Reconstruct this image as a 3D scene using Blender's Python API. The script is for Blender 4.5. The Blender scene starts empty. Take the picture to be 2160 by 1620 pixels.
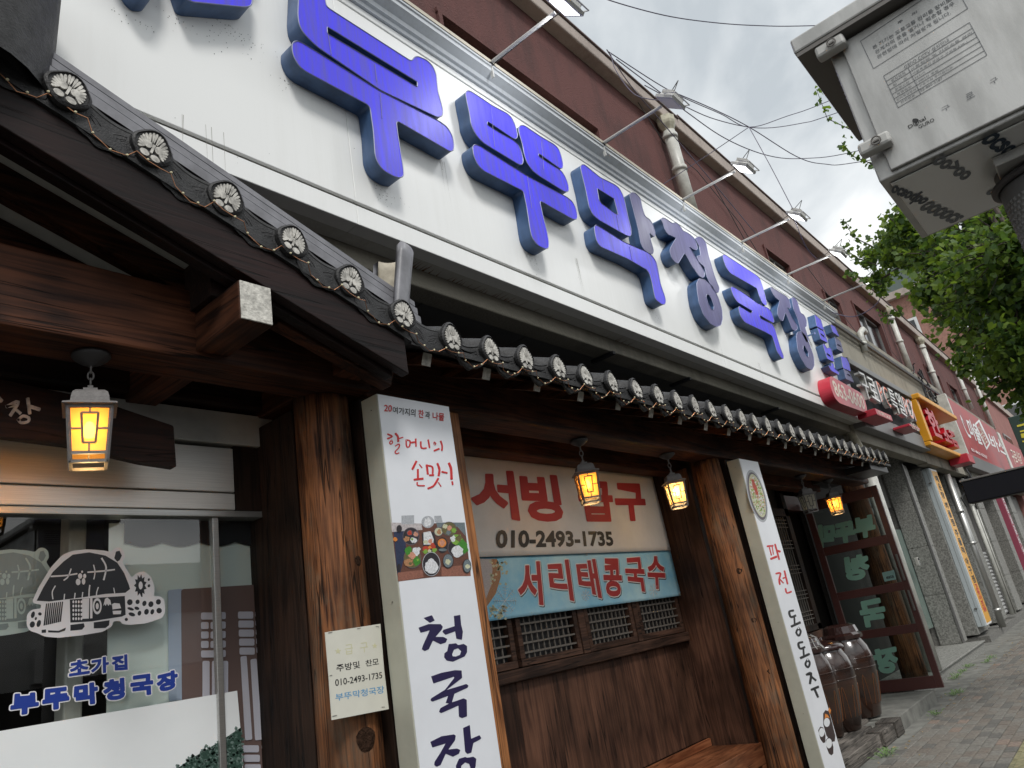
import bpy, math, random
from mathutils import Vector, Matrix, geometry
random.seed(11)
SC = bpy.context.scene
COL = SC.collection
R = math.radians
# ------------------------------------------------------------------ camera
H = 1.5; F = 1550.0
AX = Vector((1332, 310, F)).normalized()
AZ = Vector((-790, -4400, F)); AZ = (AZ - AZ.dot(AX) * AX).normalized()
AY = AZ.cross(AX)
def c2w(v): return Vector((AX.dot(v), AY.dot(v), AZ.dot(v)))
cd = bpy.data.cameras.new('camera'); cam = bpy.data.objects.new('camera', cd); COL.objects.link(cam)
cr, cu, cb = c2w(Vector((1, 0, 0))), c2w(Vector((0, -1, 0))), c2w(Vector((0, 0, -1)))
cam.matrix_world = Matrix(((cr.x, cu.x, cb.x, 0), (cr.y, cu.y, cb.y, 0), (cr.z, cu.z, cb.z, H), (0, 0, 0, 1)))
cd.sensor_width = 36; cd.lens = F / 2160 * 36; cd.clip_start = .05; cd.clip_end = 600
SC.camera = cam
# ------------------------------------------------------------------ sky, sun, exposure
SC.view_settings.view_transform = 'Standard'; SC.view_settings.look = 'None'
SC.view_settings.exposure = 0.62; SC.view_settings.gamma = 1; SC.view_settings.use_curve_mapping = False
SC.cycles.use_denoising = True; SC.cycles.max_bounces = 8; SC.cycles.transparent_max_bounces = 24
SC.cycles.caustics_reflective = False; SC.cycles.caustics_refractive = False
SUN_EL, SUN_AZ = R(52), R(215)
w = bpy.data.worlds.new('World'); SC.world = w; w.use_nodes = True
nt = w.node_tree; nt.nodes.clear(); N = nt.nodes.new; L = nt.links.new
out = N('ShaderNodeOutputWorld'); bg1 = N('ShaderNodeBackground'); bg2 = N('ShaderNodeBackground'); mixs = N('ShaderNodeMixShader')
sky = N('ShaderNodeTexSky'); sky.sky_type = 'NISHITA'; sky.sun_disc = False; sky.sun_elevation = SUN_EL; sky.sun_rotation = SUN_AZ
L(sky.outputs[0], bg1.inputs[0]); bg1.inputs[1].default_value = 0.06
tc = N('ShaderNodeTexCoord'); mp = N('ShaderNodeMapping'); mp.inputs['Scale'].default_value = (1.0, 1.0, 1.7)
L(tc.outputs['Generated'], mp.inputs[0])
n1 = N('ShaderNodeTexNoise'); n1.inputs['Scale'].default_value = 2.1; n1.inputs['Detail'].default_value = 8; n1.inputs['Roughness'].default_value = .52; n1.inputs['Distortion'].default_value = .5
L(mp.outputs[0], n1.inputs[0])
rp = N('ShaderNodeValToRGB'); e = rp.color_ramp.elements
e[0].position = .38; e[0].color = (.40, .435, .46, 1); e[1].position = .60; e[1].color = (.88, .88, .86, 1)
m_ = e.new(.5); m_.color = (.62, .645, .655, 1)
L(n1.outputs[0], rp.inputs[0]); L(rp.outputs[0], bg2.inputs[0]); bg2.inputs[1].default_value = 1.0
mixs.inputs[0].default_value = .9
L(bg1.outputs[0], mixs.inputs[1]); L(bg2.outputs[0], mixs.inputs[2]); L(mixs.outputs[0], out.inputs[0])
sd = bpy.data.lights.new('sun', 'SUN'); sd.energy = 1.45; sd.angle = R(14); sd.color = (1, .97, .93)
so = bpy.data.objects.new('sun', sd); COL.objects.link(so)
sdir = Vector((-.42, -.72, 1.0)).normalized()      # towards the brightest part of the cloud, above the street
so.rotation_euler = sdir.to_track_quat('Z', 'Y').to_euler()
# ------------------------------------------------------------------ helpers
def ray(px, py): return c2w(Vector((px - 1080, py - 810, F)))
CAM = Vector((0, 0, H))
def oY(px, py, Y): d = ray(px, py); return CAM + d * (Y / d.y)
def oX(px, py, X): d = ray(px, py); return CAM + d * (X / d.x)
def oZ(px, py, Z): d = ray(px, py); return CAM + d * ((Z - H) / d.z)

def thing(name, label, cat, loc=(0, 0, 0), group=None):
    o = bpy.data.objects.new(name, None); COL.objects.link(o); o.empty_display_size = .05
    o.location = loc; return tag(o, label, cat, group)
def tag(o, label=None, cat=None, group=None, kind=None):
    if label: o['label'] = label
    if cat: o['category'] = cat
    if group: o['group'] = group
    if kind: o['kind'] = kind
    return o
def struct(o, label=None): o['kind'] = 'structure'; return o
def attach(o, parent):
    o.parent = parent
    if parent.type == 'EMPTY': o.matrix_parent_inverse = Matrix.Translation(-Vector(parent.location))
def mo(name, verts, faces, mats, parent=None, smooth=False, fm=None):
    me = bpy.data.meshes.new(name); me.from_pydata([tuple(v) for v in verts], [], faces)
    for m in (mats if isinstance(mats, (list, tuple)) else [mats]): me.materials.append(m)
    if fm: me.polygons.foreach_set('material_index', fm)
    if smooth: me.polygons.foreach_set('use_smooth', [True] * len(me.polygons))
    me.update()
    o = bpy.data.objects.new(name, me); COL.objects.link(o)
    if parent: attach(o, parent)
    return o
def share(name, me, parent=None, loc=None, rot=None, scale=None):
    o = bpy.data.objects.new(name, me); COL.objects.link(o)
    if parent: attach(o, parent)
    if loc is not None: o.location = loc
    if rot is not None: o.rotation_euler = rot
    if scale is not None: o.scale = scale
    return o
def bev(o, w=.004, s=2):
    m = o.modifiers.new('bevel', 'BEVEL'); m.width = w; m.segments = s; m.limit_method = 'ANGLE'; m.angle_limit = R(40); return o
def copy_tree(o, d, label=None):
    c = o.copy(); COL.objects.link(c); c.location = o.location + Vector(d)
    if label: c['label'] = label
    for ch in o.children:
        k = ch.copy(); COL.objects.link(k); k.parent = c
        for g in ch.children:
            q = g.copy(); COL.objects.link(q); q.parent = k
    return c

class MB:
    def __init__(s): s.v = []; s.f = []; s.m = []
    def add(s, vs, fs, mi=0):
        b = len(s.v); s.v += [tuple(v) for v in vs]; s.f += [tuple(i + b for i in f) for f in fs]; s.m += [mi] * len(fs); return s
    def box(s, x0, x1, y0, y1, z0, z1, mi=0):
        x0, x1 = sorted((x0, x1)); y0, y1 = sorted((y0, y1)); z0, z1 = sorted((z0, z1))
        v = [(x0, y0, z0), (x1, y0, z0), (x1, y1, z0), (x0, y1, z0), (x0, y0, z1), (x1, y0, z1), (x1, y1, z1), (x0, y1, z1)]
        return s.add(v, [(0, 3, 2, 1), (4, 5, 6, 7), (0, 1, 5, 4), (1, 2, 6, 5), (2, 3, 7, 6), (3, 0, 4, 7)], mi)
    def bar(s, a, b, w, h, up=(0, 0, 1), mi=0):
        a, b = Vector(a), Vector(b); d = (b - a).normalized(); u = Vector(up); r = d.cross(u).normalized(); u = r.cross(d)
        v = []
        for p in (a, b):
            for (i, j) in ((-1, -1), (1, -1), (1, 1), (-1, 1)): v.append(p + r * (w / 2 * i) + u * (h / 2 * j))
        return s.add(v, [(0, 1, 2, 3), (7, 6, 5, 4), (0, 4, 5, 1), (1, 5, 6, 2), (2, 6, 7, 3), (3, 7, 4, 0)], mi)
    def tube(s, pts, r, n=8, mi=0, cap=True, rs=None):
        pts = [Vector(p) for p in pts]; rings = []; prev = None
        for i, p in enumerate(pts):
            d = (pts[min(i + 1, len(pts) - 1)] - pts[max(i - 1, 0)]).normalized()
            if prev is None:
                u = Vector((0, 0, 1)) if abs(d.z) < .9 else Vector((1, 0, 0)); u = (u - u.dot(d) * d).normalized()
            else: u = (prev - prev.dot(d) * d).normalized()
            prev = u; w_ = d.cross(u); rr = rs[i] if rs else r
            rings.append([p + u * (rr * math.cos(2 * math.pi * k / n)) + w_ * (rr * math.sin(2 * math.pi * k / n)) for k in range(n)])
        v = [q for ring in rings for q in ring]; f = []
        for i in range(len(pts) - 1):
            for k in range(n): k2 = (k + 1) % n; f.append((i * n + k, i * n + k2, (i + 1) * n + k2, (i + 1) * n + k))
        if cap: f.append(tuple(range(n - 1, -1, -1))); f.append(tuple((len(pts) - 1) * n + k for k in range(n)))
        return s.add(v, f, mi)
    def lathe(s, c, prof, n=24, mi=0, sx=1, sy=1, rot=0):
        c = Vector(c); v = []; f = []
        for (r, z) in prof:
            for k in range(n): a = 2 * math.pi * k / n + rot; v.append((c.x + r * math.cos(a) * sx, c.y + r * math.sin(a) * sy, c.z + z))
        for i in range(len(prof) - 1):
            for k in range(n): k2 = (k + 1) % n; f.append((i * n + k, i * n + k2, (i + 1) * n + k2, (i + 1) * n + k))
        return s.add(v, f, mi)
    def obj(s, name, mats, parent=None, smooth=False): return mo(name, s.v, s.f, mats, parent, smooth, s.m if any(s.m) else None)

def fillet(poly, r, n=4):
    if r <= 0: return [Vector(p) for p in poly]
    out = []; P = [Vector(p) for p in poly]; k = len(P)
    for i in range(k):
        a, b, c = P[i - 1], P[i], P[(i + 1) % k]; la, lc = (a - b).length, (c - b).length
        if la < 1e-9 or lc < 1e-9: out.append(b); continue
        t = min(r, .48 * la, .48 * lc); p0 = b + (a - b) * (t / la); p1 = b + (c - b) * (t / lc)
        for j in range(n + 1): u = j / n; out.append(p0 * (1 - u) ** 2 + b * 2 * u * (1 - u) + p1 * u * u)
    return out
def area2(P): return sum(P[i - 1].x * P[i].y - P[i].x * P[i - 1].y for i in range(len(P)))
class Plane:
    """a plane in the place: u,v axes, n = towards the viewer"""
    def __init__(s, hit, o, u, v, n): s.hit = hit; s.o = Vector(o); s.u = Vector(u); s.v = Vector(v); s.n = Vector(n)
    def uv(s, p): q = s.hit(p[0], p[1]) - s.o; return Vector((q.dot(s.u), q.dot(s.v)))
    def w(s, q, d=0): return s.o + s.u * q[0] + s.v * q[1] + s.n * d
def PY(Y): return Plane(lambda a, b: oY(a, b, Y), (0, Y, 0), (1, 0, 0), (0, 0, 1), (0, -1, 0))
def PX(X): return Plane(lambda a, b: oX(a, b, X), (X, 0, 0), (0, -1, 0), (0, 0, 1), (-1, 0, 0))
def PZ(Z): return Plane(lambda a, b: oZ(a, b, Z), (0, 0, Z), (0, -1, 0), (-1, 0, 0), (0, 0, -1))
def prism(polys, pl, depth, holes=(), r=0.0, lift=0.0, raw=False):
    """front cap (normal pl.n) at `depth` over plane, walls back to `lift`"""
    loops = []
    for i, p in enumerate([polys] + list(holes)):
        q = [Vector(x) for x in p] if raw else [pl.uv(x) for x in p]
        q = fillet(q, r if i == 0 else r * .35)
        if (area2(q) > 0) != (i == 0): q.reverse()
        loops.append(q)
    flat = [q for l in loops for q in l]
    tris = geometry.tessellate_polygon([[Vector((q.x, q.y, 0)) for q in l] for l in loops])
    fv = [pl.w(q, depth) for q in flat]; ff = []
    nrm = pl.u.cross(pl.v)
    for t in tris:
        a, b, c = (flat[i] for i in t); s = (b - a).x * (c - a).y - (b - a).y * (c - a).x
        t = tuple(t) if s > 0 else (t[0], t[2], t[1])
        if nrm.dot(pl.n) < 0: t = t[::-1]
        ff.append(t)
    sv, sf = [], []
    for l in loops:
        b = len(sv); k = len(l)
        for q in l: sv.append(pl.w(q, depth)); sv.append(pl.w(q, lift))
        for i in range(k):
            j = (i + 1) % k; f = (b + 2 * i, b + 2 * i + 1, b + 2 * j + 1, b + 2 * j)
            sf.append(f if nrm.dot(pl.n) > 0 else f[::-1])
    return fv, ff, sv, sf
def decal(name, polys, pl, mat, parent=None, lift=.0, th=.0015, r=0.0, raw=False):
    """thin print or cut film: list of (outer, holes...) tuples or plain outlines"""
    mb = MB()
    for p in polys:
        if isinstance(p, tuple): outer, holes = p[0], p[1:]
        else: outer, holes = p, ()
        fv, ff, sv, sf = prism(outer, pl, lift + th, holes, r, lift, raw); mb.add(fv, ff); mb.add(sv, sf)
    return mb.obj(name, mat, parent)
def loc(scale, ox, oy, pts): return [(ox + a / scale, oy + b / scale) for a, b in pts]
def ell(cx, cy, rx, ry, n=20, rot=0):
    c, s = math.cos(rot), math.sin(rot)
    return [(cx + rx * math.cos(t) * c - ry * math.sin(t) * s, cy + rx * math.cos(t) * s + ry * math.sin(t) * c) for t in [2 * math.pi * k / n for k in range(n)]]
def stroke(pts, w):
    """brush stroke outline in 2D, slightly uneven"""
    P = [Vector(p) for p in pts]
    if len(P) == 2: P = [P[0], (P[0] + P[1]) / 2, P[1]]
    Q = []
    for i in range(len(P) - 1):
        a, b = P[i], P[i + 1]; z = P[max(i - 1, 0)]; d = P[min(i + 2, len(P) - 1)]
        for k in range(4):
            t = k / 4; Q.append(.5 * ((2 * a) + (b - z) * t + (2 * z - 5 * a + 4 * b - d) * t * t + (3 * a - z - 3 * b + d) * t ** 3))
    Q.append(P[-1]); Lf, Rt = [], []
    for i, q in enumerate(Q):
        d = (Q[min(i + 1, len(Q) - 1)] - Q[max(i - 1, 0)]).normalized(); n = Vector((-d.y, d.x)); k = w / 2 * (.93 + .14 * random.random())
        Lf.append(q + n * k); Rt.append(q - n * k)
    d0 = (Q[0] - Q[1]).normalized(); d1 = (Q[-1] - Q[-2]).normalized()
    return [Lf[0]] + Lf[1:] + [Lf[-1] + d1 * w * .28, Q[-1] + d1 * w * .42, Rt[-1] + d1 * w * .28] + Rt[::-1][1:] + [Rt[0] + d0 * w * .28, Q[0] + d0 * w * .42, Lf[0] + d0 * w * .28]
def strokes(name, lst, pl, mat, parent, lift=0, th=.0015):
    mb = MB()
    for i, (pts, w) in enumerate(lst):
        p = stroke(pts, w); p = [tuple(q) for q in p]
        q = [pl.uv(x) for x in p]; fv, ff, sv, sf = prism(q, pl, lift + th + i * .00006, (), 0, lift, True); mb.add(fv, ff); mb.add(sv, sf)
    return mb.obj(name, mat, parent)
_tc = {}
def text(s, pl, quad, mat, name='lettering', parent=None, bold=0.0, lift=.001, th=.001, space=1.0, fat=0.0):
    """lettering fitted to the four corners BL,BR,TR,TL (pixels hit on the plane, or Vector 2D when raw)"""
    key = (s, bold, space)
    if key not in _tc:
        c = bpy.data.curves.new('t', 'FONT'); c.body = s; c.offset = bold; c.resolution_u = 3; c.space_character = space
        o = bpy.data.objects.new('t', c); me = bpy.data.meshes.new_from_object(o)
        _tc[key] = ([tuple(v.co) for v in me.vertices], [tuple(p.vertices) for p in me.polygons])
        bpy.data.objects.remove(o); bpy.data.curves.remove(c); bpy.data.meshes.remove(me)
    vs, fs = _tc[key]
    x0, x1 = min(v[0] for v in vs), max(v[0] for v in vs); y0, y1 = min(v[1] for v in vs), max(v[1] for v in vs)
    q = [pl.uv(p) if not isinstance(p, Vector) else p for p in quad]
    out = []
    for v in vs:
        a = (v[0] - x0) / (x1 - x0); b = (v[1] - y0) / (y1 - y0)
        out.append(q[0] * (1 - a) * (1 - b) + q[1] * a * (1 - b) + q[2] * a * b + q[3] * (1 - a) * b)
    V = [pl.w(p, lift + th) for p in out]
    a, b, c = [V[i] for i in fs[0][:3]]
    if (b - a).cross(c - a).dot(pl.n) < 0: fs = [f[::-1] for f in fs]
    mb = MB(); mb.add(V, fs)
    if fat:                                         # bolder weight: every outline edge widened, corners rounded
        es = {}
        for f in fs:
            for i in range(len(f)): es[(f[i], f[(i + 1) % len(f)])] = 1
        k_ = 0; done = set()
        for (i, j) in es:
            if (j, i) in es: continue
            A, B = out[i], out[j]; d = B - A
            if d.length < 1e-7: continue
            n = Vector((-d.y, d.x)).normalized() * fat; k_ += 1; e_ = (k_ % 23) * 1.1e-5 + 1e-5
            q4 = [pl.w(A - n, lift + th + e_), pl.w(B - n, lift + th + e_), pl.w(B + n, lift + th + e_), pl.w(A + n, lift + th + e_)]
            if (q4[1] - q4[0]).cross(q4[2] - q4[0]).dot(pl.n) < 0: q4.reverse()
            mb.add(q4, [(0, 1, 2, 3)])
            if i not in done:
                done.add(i); e2 = e_ + 4e-6; o8 = [pl.w(A + Vector((fat * math.cos(a), fat * math.sin(a))), lift + th + e2) for a in [q_ * math.pi / 4 + .3 for q_ in range(8)]]
                if (o8[1] - o8[0]).cross(o8[2] - o8[0]).dot(pl.n) < 0: o8.reverse()
                mb.add(o8, [tuple(range(8))])
    if th > .004:                                   # raised letters get side walls
        cnt = {}
        for f in fs:
            for i in range(len(f)):
                e_ = (f[i], f[(i + 1) % len(f)]); cnt[e_] = cnt.get(e_, 0) + 1
        B = [pl.w(p, lift) for p in out]
        for (i, j) in cnt:
            if (j, i) not in cnt: mb.add([V[i], B[i], B[j], V[j]], [(0, 1, 2, 3)], 1)
        return mb.obj(name, mat if isinstance(mat, (list, tuple)) else [mat, mat], parent)
    return mb.obj(name, mat if not isinstance(mat, (list, tuple)) else mat[0], parent)

# ------------------------------------------------------------------ materials
def srgb(r, g, b):
    f = lambda c: (c / 255 / 12.92) if c / 255 <= .04045 else ((c / 255 + .055) / 1.055) ** 2.4
    return (f(r), f(g), f(b), 1)
def mat(name, col, rough=.6, metal=0, spec=.5, emit=None, es=0, noise=0, nscale=20, bump=0, bscale=60, coat=0, stretch=(1, 1, 1), col2=None, alpha=None, trans=0):
    m = bpy.data.materials.new(name); m.use_nodes = True; t = m.node_tree; b = t.nodes['Principled BSDF']
    col = tuple(col) if len(col) == 4 else (*col, 1)
    b.inputs['Base Color'].default_value = col; b.inputs['Roughness'].default_value = rough; b.inputs['Metallic'].default_value = metal
    b.inputs['Specular IOR Level'].default_value = spec; b.inputs['Coat Weight'].default_value = coat
    if trans: b.inputs['Transmission Weight'].default_value = trans
    if emit: b.inputs['Emission Color'].default_value = (*emit[:3], 1); b.inputs['Emission Strength'].default_value = es
    if noise or bump:
        tc = t.nodes.new('ShaderNodeTexCoord'); mp = t.nodes.new('ShaderNodeMapping'); mp.inputs['Scale'].default_value = stretch
        oi = t.nodes.new('ShaderNodeObjectInfo'); ro = t.nodes.new('ShaderNodeMath'); ro.operation = 'MULTIPLY'; ro.inputs[1].default_value = 31; t.links.new(oi.outputs['Random'], ro.inputs[0])
        va = t.nodes.new('ShaderNodeVectorMath'); va.operation = 'ADD'; t.links.new(tc.outputs['Object'], va.inputs[0]); t.links.new(ro.outputs[0], va.inputs[1]); t.links.new(va.outputs[0], mp.inputs[0])
    if noise:
        n = t.nodes.new('ShaderNodeTexNoise'); n.inputs['Scale'].default_value = nscale; n.inputs['Detail'].default_value = 6; n.inputs['Roughness'].default_value = .62
        t.links.new(mp.outputs[0], n.inputs[0]); r = t.nodes.new('ShaderNodeValToRGB')
        c2 = col2 if col2 else tuple(c * (1 - noise) for c in col[:3]); c2 = (*c2[:3], 1)
        r.color_ramp.elements[0].position = .35; r.color_ramp.elements[1].position = .62
        r.color_ramp.elements[0].color = c2; r.color_ramp.elements[1].color = col
        t.links.new(n.outputs[0], r.inputs[0]); t.links.new(r.outputs[0], b.inputs['Base Color'])
        mr = t.nodes.new('ShaderNodeMapRange'); mr.inputs[3].default_value = min(1, rough * 1.25 + .04); mr.inputs[4].default_value = rough * .85
        t.links.new(n.outputs[0], mr.inputs[0]); t.links.new(mr.outputs[0], b.inputs['Roughness'])
    if bump:
        n2 = t.nodes.new('ShaderNodeTexNoise'); n2.inputs['Scale'].default_value = bscale; n2.inputs['Detail'].default_value = 5
        t.links.new(mp.outputs[0], n2.inputs[0]); bp = t.nodes.new('ShaderNodeBump'); bp.inputs['Strength'].default_value = bump; bp.inputs['Distance'].default_value = .01
        t.links.new(n2.outputs[0], bp.inputs['Height']); t.links.new(bp.outputs[0], b.inputs['Normal'])
    return m
def wood(name, dark, light, axis, rough=.6, grain=1.0, knots=True, bumpy=.35, weather=None):
    """grain runs along the axis; rings, streaks, knots"""
    m = bpy.data.materials.new(name); m.use_nodes = True; t = m.node_tree; b = t.nodes['Principled BSDF']; Nn = t.nodes.new; Lk = t.links.new
    b.inputs['Roughness'].default_value = rough; b.inputs['Specular IOR Level'].default_value = .22
    tc = Nn('ShaderNodeTexCoord'); oi = Nn('ShaderNodeObjectInfo'); ad = Nn('ShaderNodeVectorMath'); ad.operation = 'ADD'
    cm = Nn('ShaderNodeCombineXYZ'); mu = Nn('ShaderNodeMath'); mu.operation = 'MULTIPLY'; mu.inputs[1].default_value = 7.3
    Lk(oi.outputs['Random'], mu.inputs[0]); Lk(mu.outputs[0], cm.inputs[(axis + 1) % 3]); Lk(tc.outputs['Object'], ad.inputs[0]); Lk(cm.outputs[0], ad.inputs[1])
    sc = [16 * grain] * 3; sc[axis] = 1.1 * grain
    mp = Nn('ShaderNodeMapping'); mp.inputs['Scale'].default_value = sc; Lk(ad.outputs[0], mp.inputs[0])
    n1 = Nn('ShaderNodeTexNoise'); n1.inputs['Scale'].default_value = 1.0; n1.inputs['Detail'].default_value = 3; n1.inputs['Distortion'].default_value = .6; Lk(mp.outputs[0], n1.inputs[0])
    m1 = Nn('ShaderNodeMath'); m1.operation = 'MULTIPLY'; m1.inputs[1].default_value = 34; Lk(n1.outputs[0], m1.inputs[0])
    m2 = Nn('ShaderNodeMath'); m2.operation = 'SINE'; Lk(m1.outputs[0], m2.inputs[0])
    sc2 = [90 * grain] * 3; sc2[axis] = 4 * grain
    mp2 = Nn('ShaderNodeMapping'); mp2.inputs['Scale'].default_value = sc2; Lk(ad.outputs[0], mp2.inputs[0])
    n2 = Nn('ShaderNodeTexNoise'); n2.inputs['Scale'].default_value = 1; n2.inputs['Detail'].default_value = 4; Lk(mp2.outputs[0], n2.inputs[0])
    n3 = Nn('ShaderNodeTexNoise'); n3.inputs['Scale'].default_value = 3.2; n3.inputs['Detail'].default_value = 5; Lk(ad.outputs[0], n3.inputs[0])
    a1 = Nn('ShaderNodeMath'); a1.operation = 'MULTIPLY_ADD'; a1.inputs[1].default_value = .13; a1.inputs[2].default_value = 0; Lk(m2.outputs[0], a1.inputs[0])
    a2 = Nn('ShaderNodeMath'); a2.operation = 'MULTIPLY_ADD'; a2.inputs[1].default_value = .55; Lk(n2.outputs[0], a2.inputs[0]); Lk(a1.outputs[0], a2.inputs[2])
    a3 = Nn('ShaderNodeMath'); a3.operation = 'MULTIPLY_ADD'; a3.inputs[1].default_value = .75; Lk(n3.outputs[0], a3.inputs[0]); Lk(a2.outputs[0], a3.inputs[2])
    r = Nn('ShaderNodeValToRGB'); r.color_ramp.elements[0].position = .38; r.color_ramp.elements[1].position = .88
    r.color_ramp.elements[0].color = (*dark[:3], 1); r.color_ramp.elements[1].color = (*light[:3], 1); Lk(a3.outputs[0], r.inputs[0])
    last = r.outputs[0]
    if knots:
        sk = [3.2] * 3; sk[axis] = 1.5
        mk = Nn('ShaderNodeMapping'); mk.inputs['Scale'].default_value = sk; Lk(ad.outputs[0], mk.inputs[0])
        vo = Nn('ShaderNodeTexVoronoi'); vo.inputs['Scale'].default_value = 1.15; Lk(mk.outputs[0], vo.inputs[0])
        rk = Nn('ShaderNodeValToRGB'); rk.color_ramp.elements[0].position = .035; rk.color_ramp.elements[1].position = .12
        rk.color_ramp.elements[0].color = (.12, .1, .1, 1); rk.color_ramp.elements[1].color = (1, 1, 1, 1); Lk(vo.outputs['Distance'], rk.inputs[0])
        mx = Nn('ShaderNodeMix'); mx.data_type = 'RGBA'; mx.blend_type = 'MULTIPLY'; mx.inputs[0].default_value = .85
        Lk(last, mx.inputs[6]); Lk(rk.outputs[0], mx.inputs[7]); last = mx.outputs[2]
    if weather:
        n4 = Nn('ShaderNodeTexNoise'); n4.inputs['Scale'].default_value = 2.2; n4.inputs['Detail'].default_value = 8; n4.inputs['Roughness'].default_value = .7
        sw = [2.4] * 3; sw[axis] = .8
        mw = Nn('ShaderNodeMapping'); mw.inputs['Scale'].default_value = sw; Lk(ad.outputs[0], mw.inputs[0]); Lk(mw.outputs[0], n4.inputs[0])
        rw = Nn('ShaderNodeValToRGB'); rw.color_ramp.elements[0].position = .5; rw.color_ramp.elements[1].position = .68
        rw.color_ramp.elements[0].color = (0, 0, 0, 1); rw.color_ramp.elements[1].color = (1, 1, 1, 1); Lk(n4.outputs[0], rw.inputs[0])
        mx2 = Nn('ShaderNodeMix'); mx2.data_type = 'RGBA'; Lk(rw.outputs[0], mx2.inputs[0]); Lk(last, mx2.inputs[6]); mx2.inputs[7].default_value = (*weather[:3], 1); last = mx2.outputs[2]
    # drying cracks along the grain
    scr = [26 * grain] * 3; scr[axis] = .9 * grain
    mc = Nn('ShaderNodeMapping'); mc.inputs['Scale'].default_value = scr; Lk(ad.outputs[0], mc.inputs[0])
    nc = Nn('ShaderNodeTexNoise'); nc.inputs['Scale'].default_value = 1; nc.inputs['Detail'].default_value = 2; nc.inputs['Distortion'].default_value = .25; Lk(mc.outputs[0], nc.inputs[0])
    c1 = Nn('ShaderNodeMath'); c1.operation = 'SUBTRACT'; c1.inputs[1].default_value = .58; Lk(nc.outputs[0], c1.inputs[0])
    c2 = Nn('ShaderNodeMath'); c2.operation = 'ABSOLUTE'; Lk(c1.outputs[0], c2.inputs[0])
    c3 = Nn('ShaderNodeMapRange'); c3.inputs[1].default_value = .004; c3.inputs[2].default_value = .016; Lk(c2.outputs[0], c3.inputs[0])
    n5 = Nn('ShaderNodeTexNoise'); n5.inputs['Scale'].default_value = 1.7; n5.inputs['Detail'].default_value = 3; Lk(ad.outputs[0], n5.inputs[0])
    r5 = Nn('ShaderNodeMapRange'); r5.inputs[1].default_value = .35; r5.inputs[2].default_value = .65; r5.inputs[3].default_value = .45; r5.inputs[4].default_value = 1.25; Lk(n5.outputs[0], r5.inputs[0])
    c4 = Nn('ShaderNodeMath'); c4.operation = 'MULTIPLY_ADD'; c4.inputs[1].default_value = .8; c4.inputs[2].default_value = .2; Lk(c3.outputs[0], c4.inputs[0])
    c5 = Nn('ShaderNodeMath'); c5.operation = 'MULTIPLY'; Lk(c4.outputs[0], c5.inputs[0]); Lk(r5.outputs[0], c5.inputs[1])
    vm = Nn('ShaderNodeVectorMath'); vm.operation = 'SCALE'; Lk(last, vm.inputs[0]); Lk(c5.outputs[0], vm.inputs['Scale']); Lk(vm.outputs[0], b.inputs['Base Color'])
    hs = Nn('ShaderNodeMath'); hs.operation = 'ADD'; Lk(a3.outputs[0], hs.inputs[0]); Lk(c3.outputs[0], hs.inputs[1])
    bp = Nn('ShaderNodeBump'); bp.inputs['Strength'].default_value = bumpy; bp.inputs['Distance'].default_value = .006; Lk(hs.outputs[0], bp.inputs['Height']); Lk(bp.outputs[0], b.inputs['Normal'])
    return m
def glassmat(name, tint=(.93, .96, .95), refl=1.0, rough=0.0):
    m = bpy.data.materials.new(name); m.use_nodes = True; t = m.node_tree; t.nodes.clear(); Nn = t.nodes.new; Lk = t.links.new
    o = Nn('ShaderNodeOutputMaterial'); tr = Nn('ShaderNodeBsdfTransparent'); tr.inputs[0].default_value = (*tint, 1)
    g = Nn('ShaderNodeBsdfGlossy'); g.inputs['Roughness'].default_value = rough; g.inputs[0].default_value = (refl, refl, refl, 1)
    lw = Nn('ShaderNodeLayerWeight'); lw.inputs[0].default_value = .5
    pw = Nn('ShaderNodeMath'); pw.operation = 'POWER'; pw.inputs[1].default_value = 4; Lk(lw.outputs['Facing'], pw.inputs[0])
    m2 = Nn('ShaderNodeMath'); m2.operation = 'MULTIPLY_ADD'; m2.inputs[1].default_value = .88; m2.inputs[2].default_value = .085; m2.use_clamp = True; Lk(pw.outputs[0], m2.inputs[0])
    mx = Nn('ShaderNodeMixShader'); Lk(m2.outputs[0], mx.inputs[0]); Lk(tr.outputs[0], mx.inputs[1]); Lk(g.outputs[0], mx.inputs[2]); Lk(mx.outputs[0], o.inputs[0])
    return m
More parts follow.
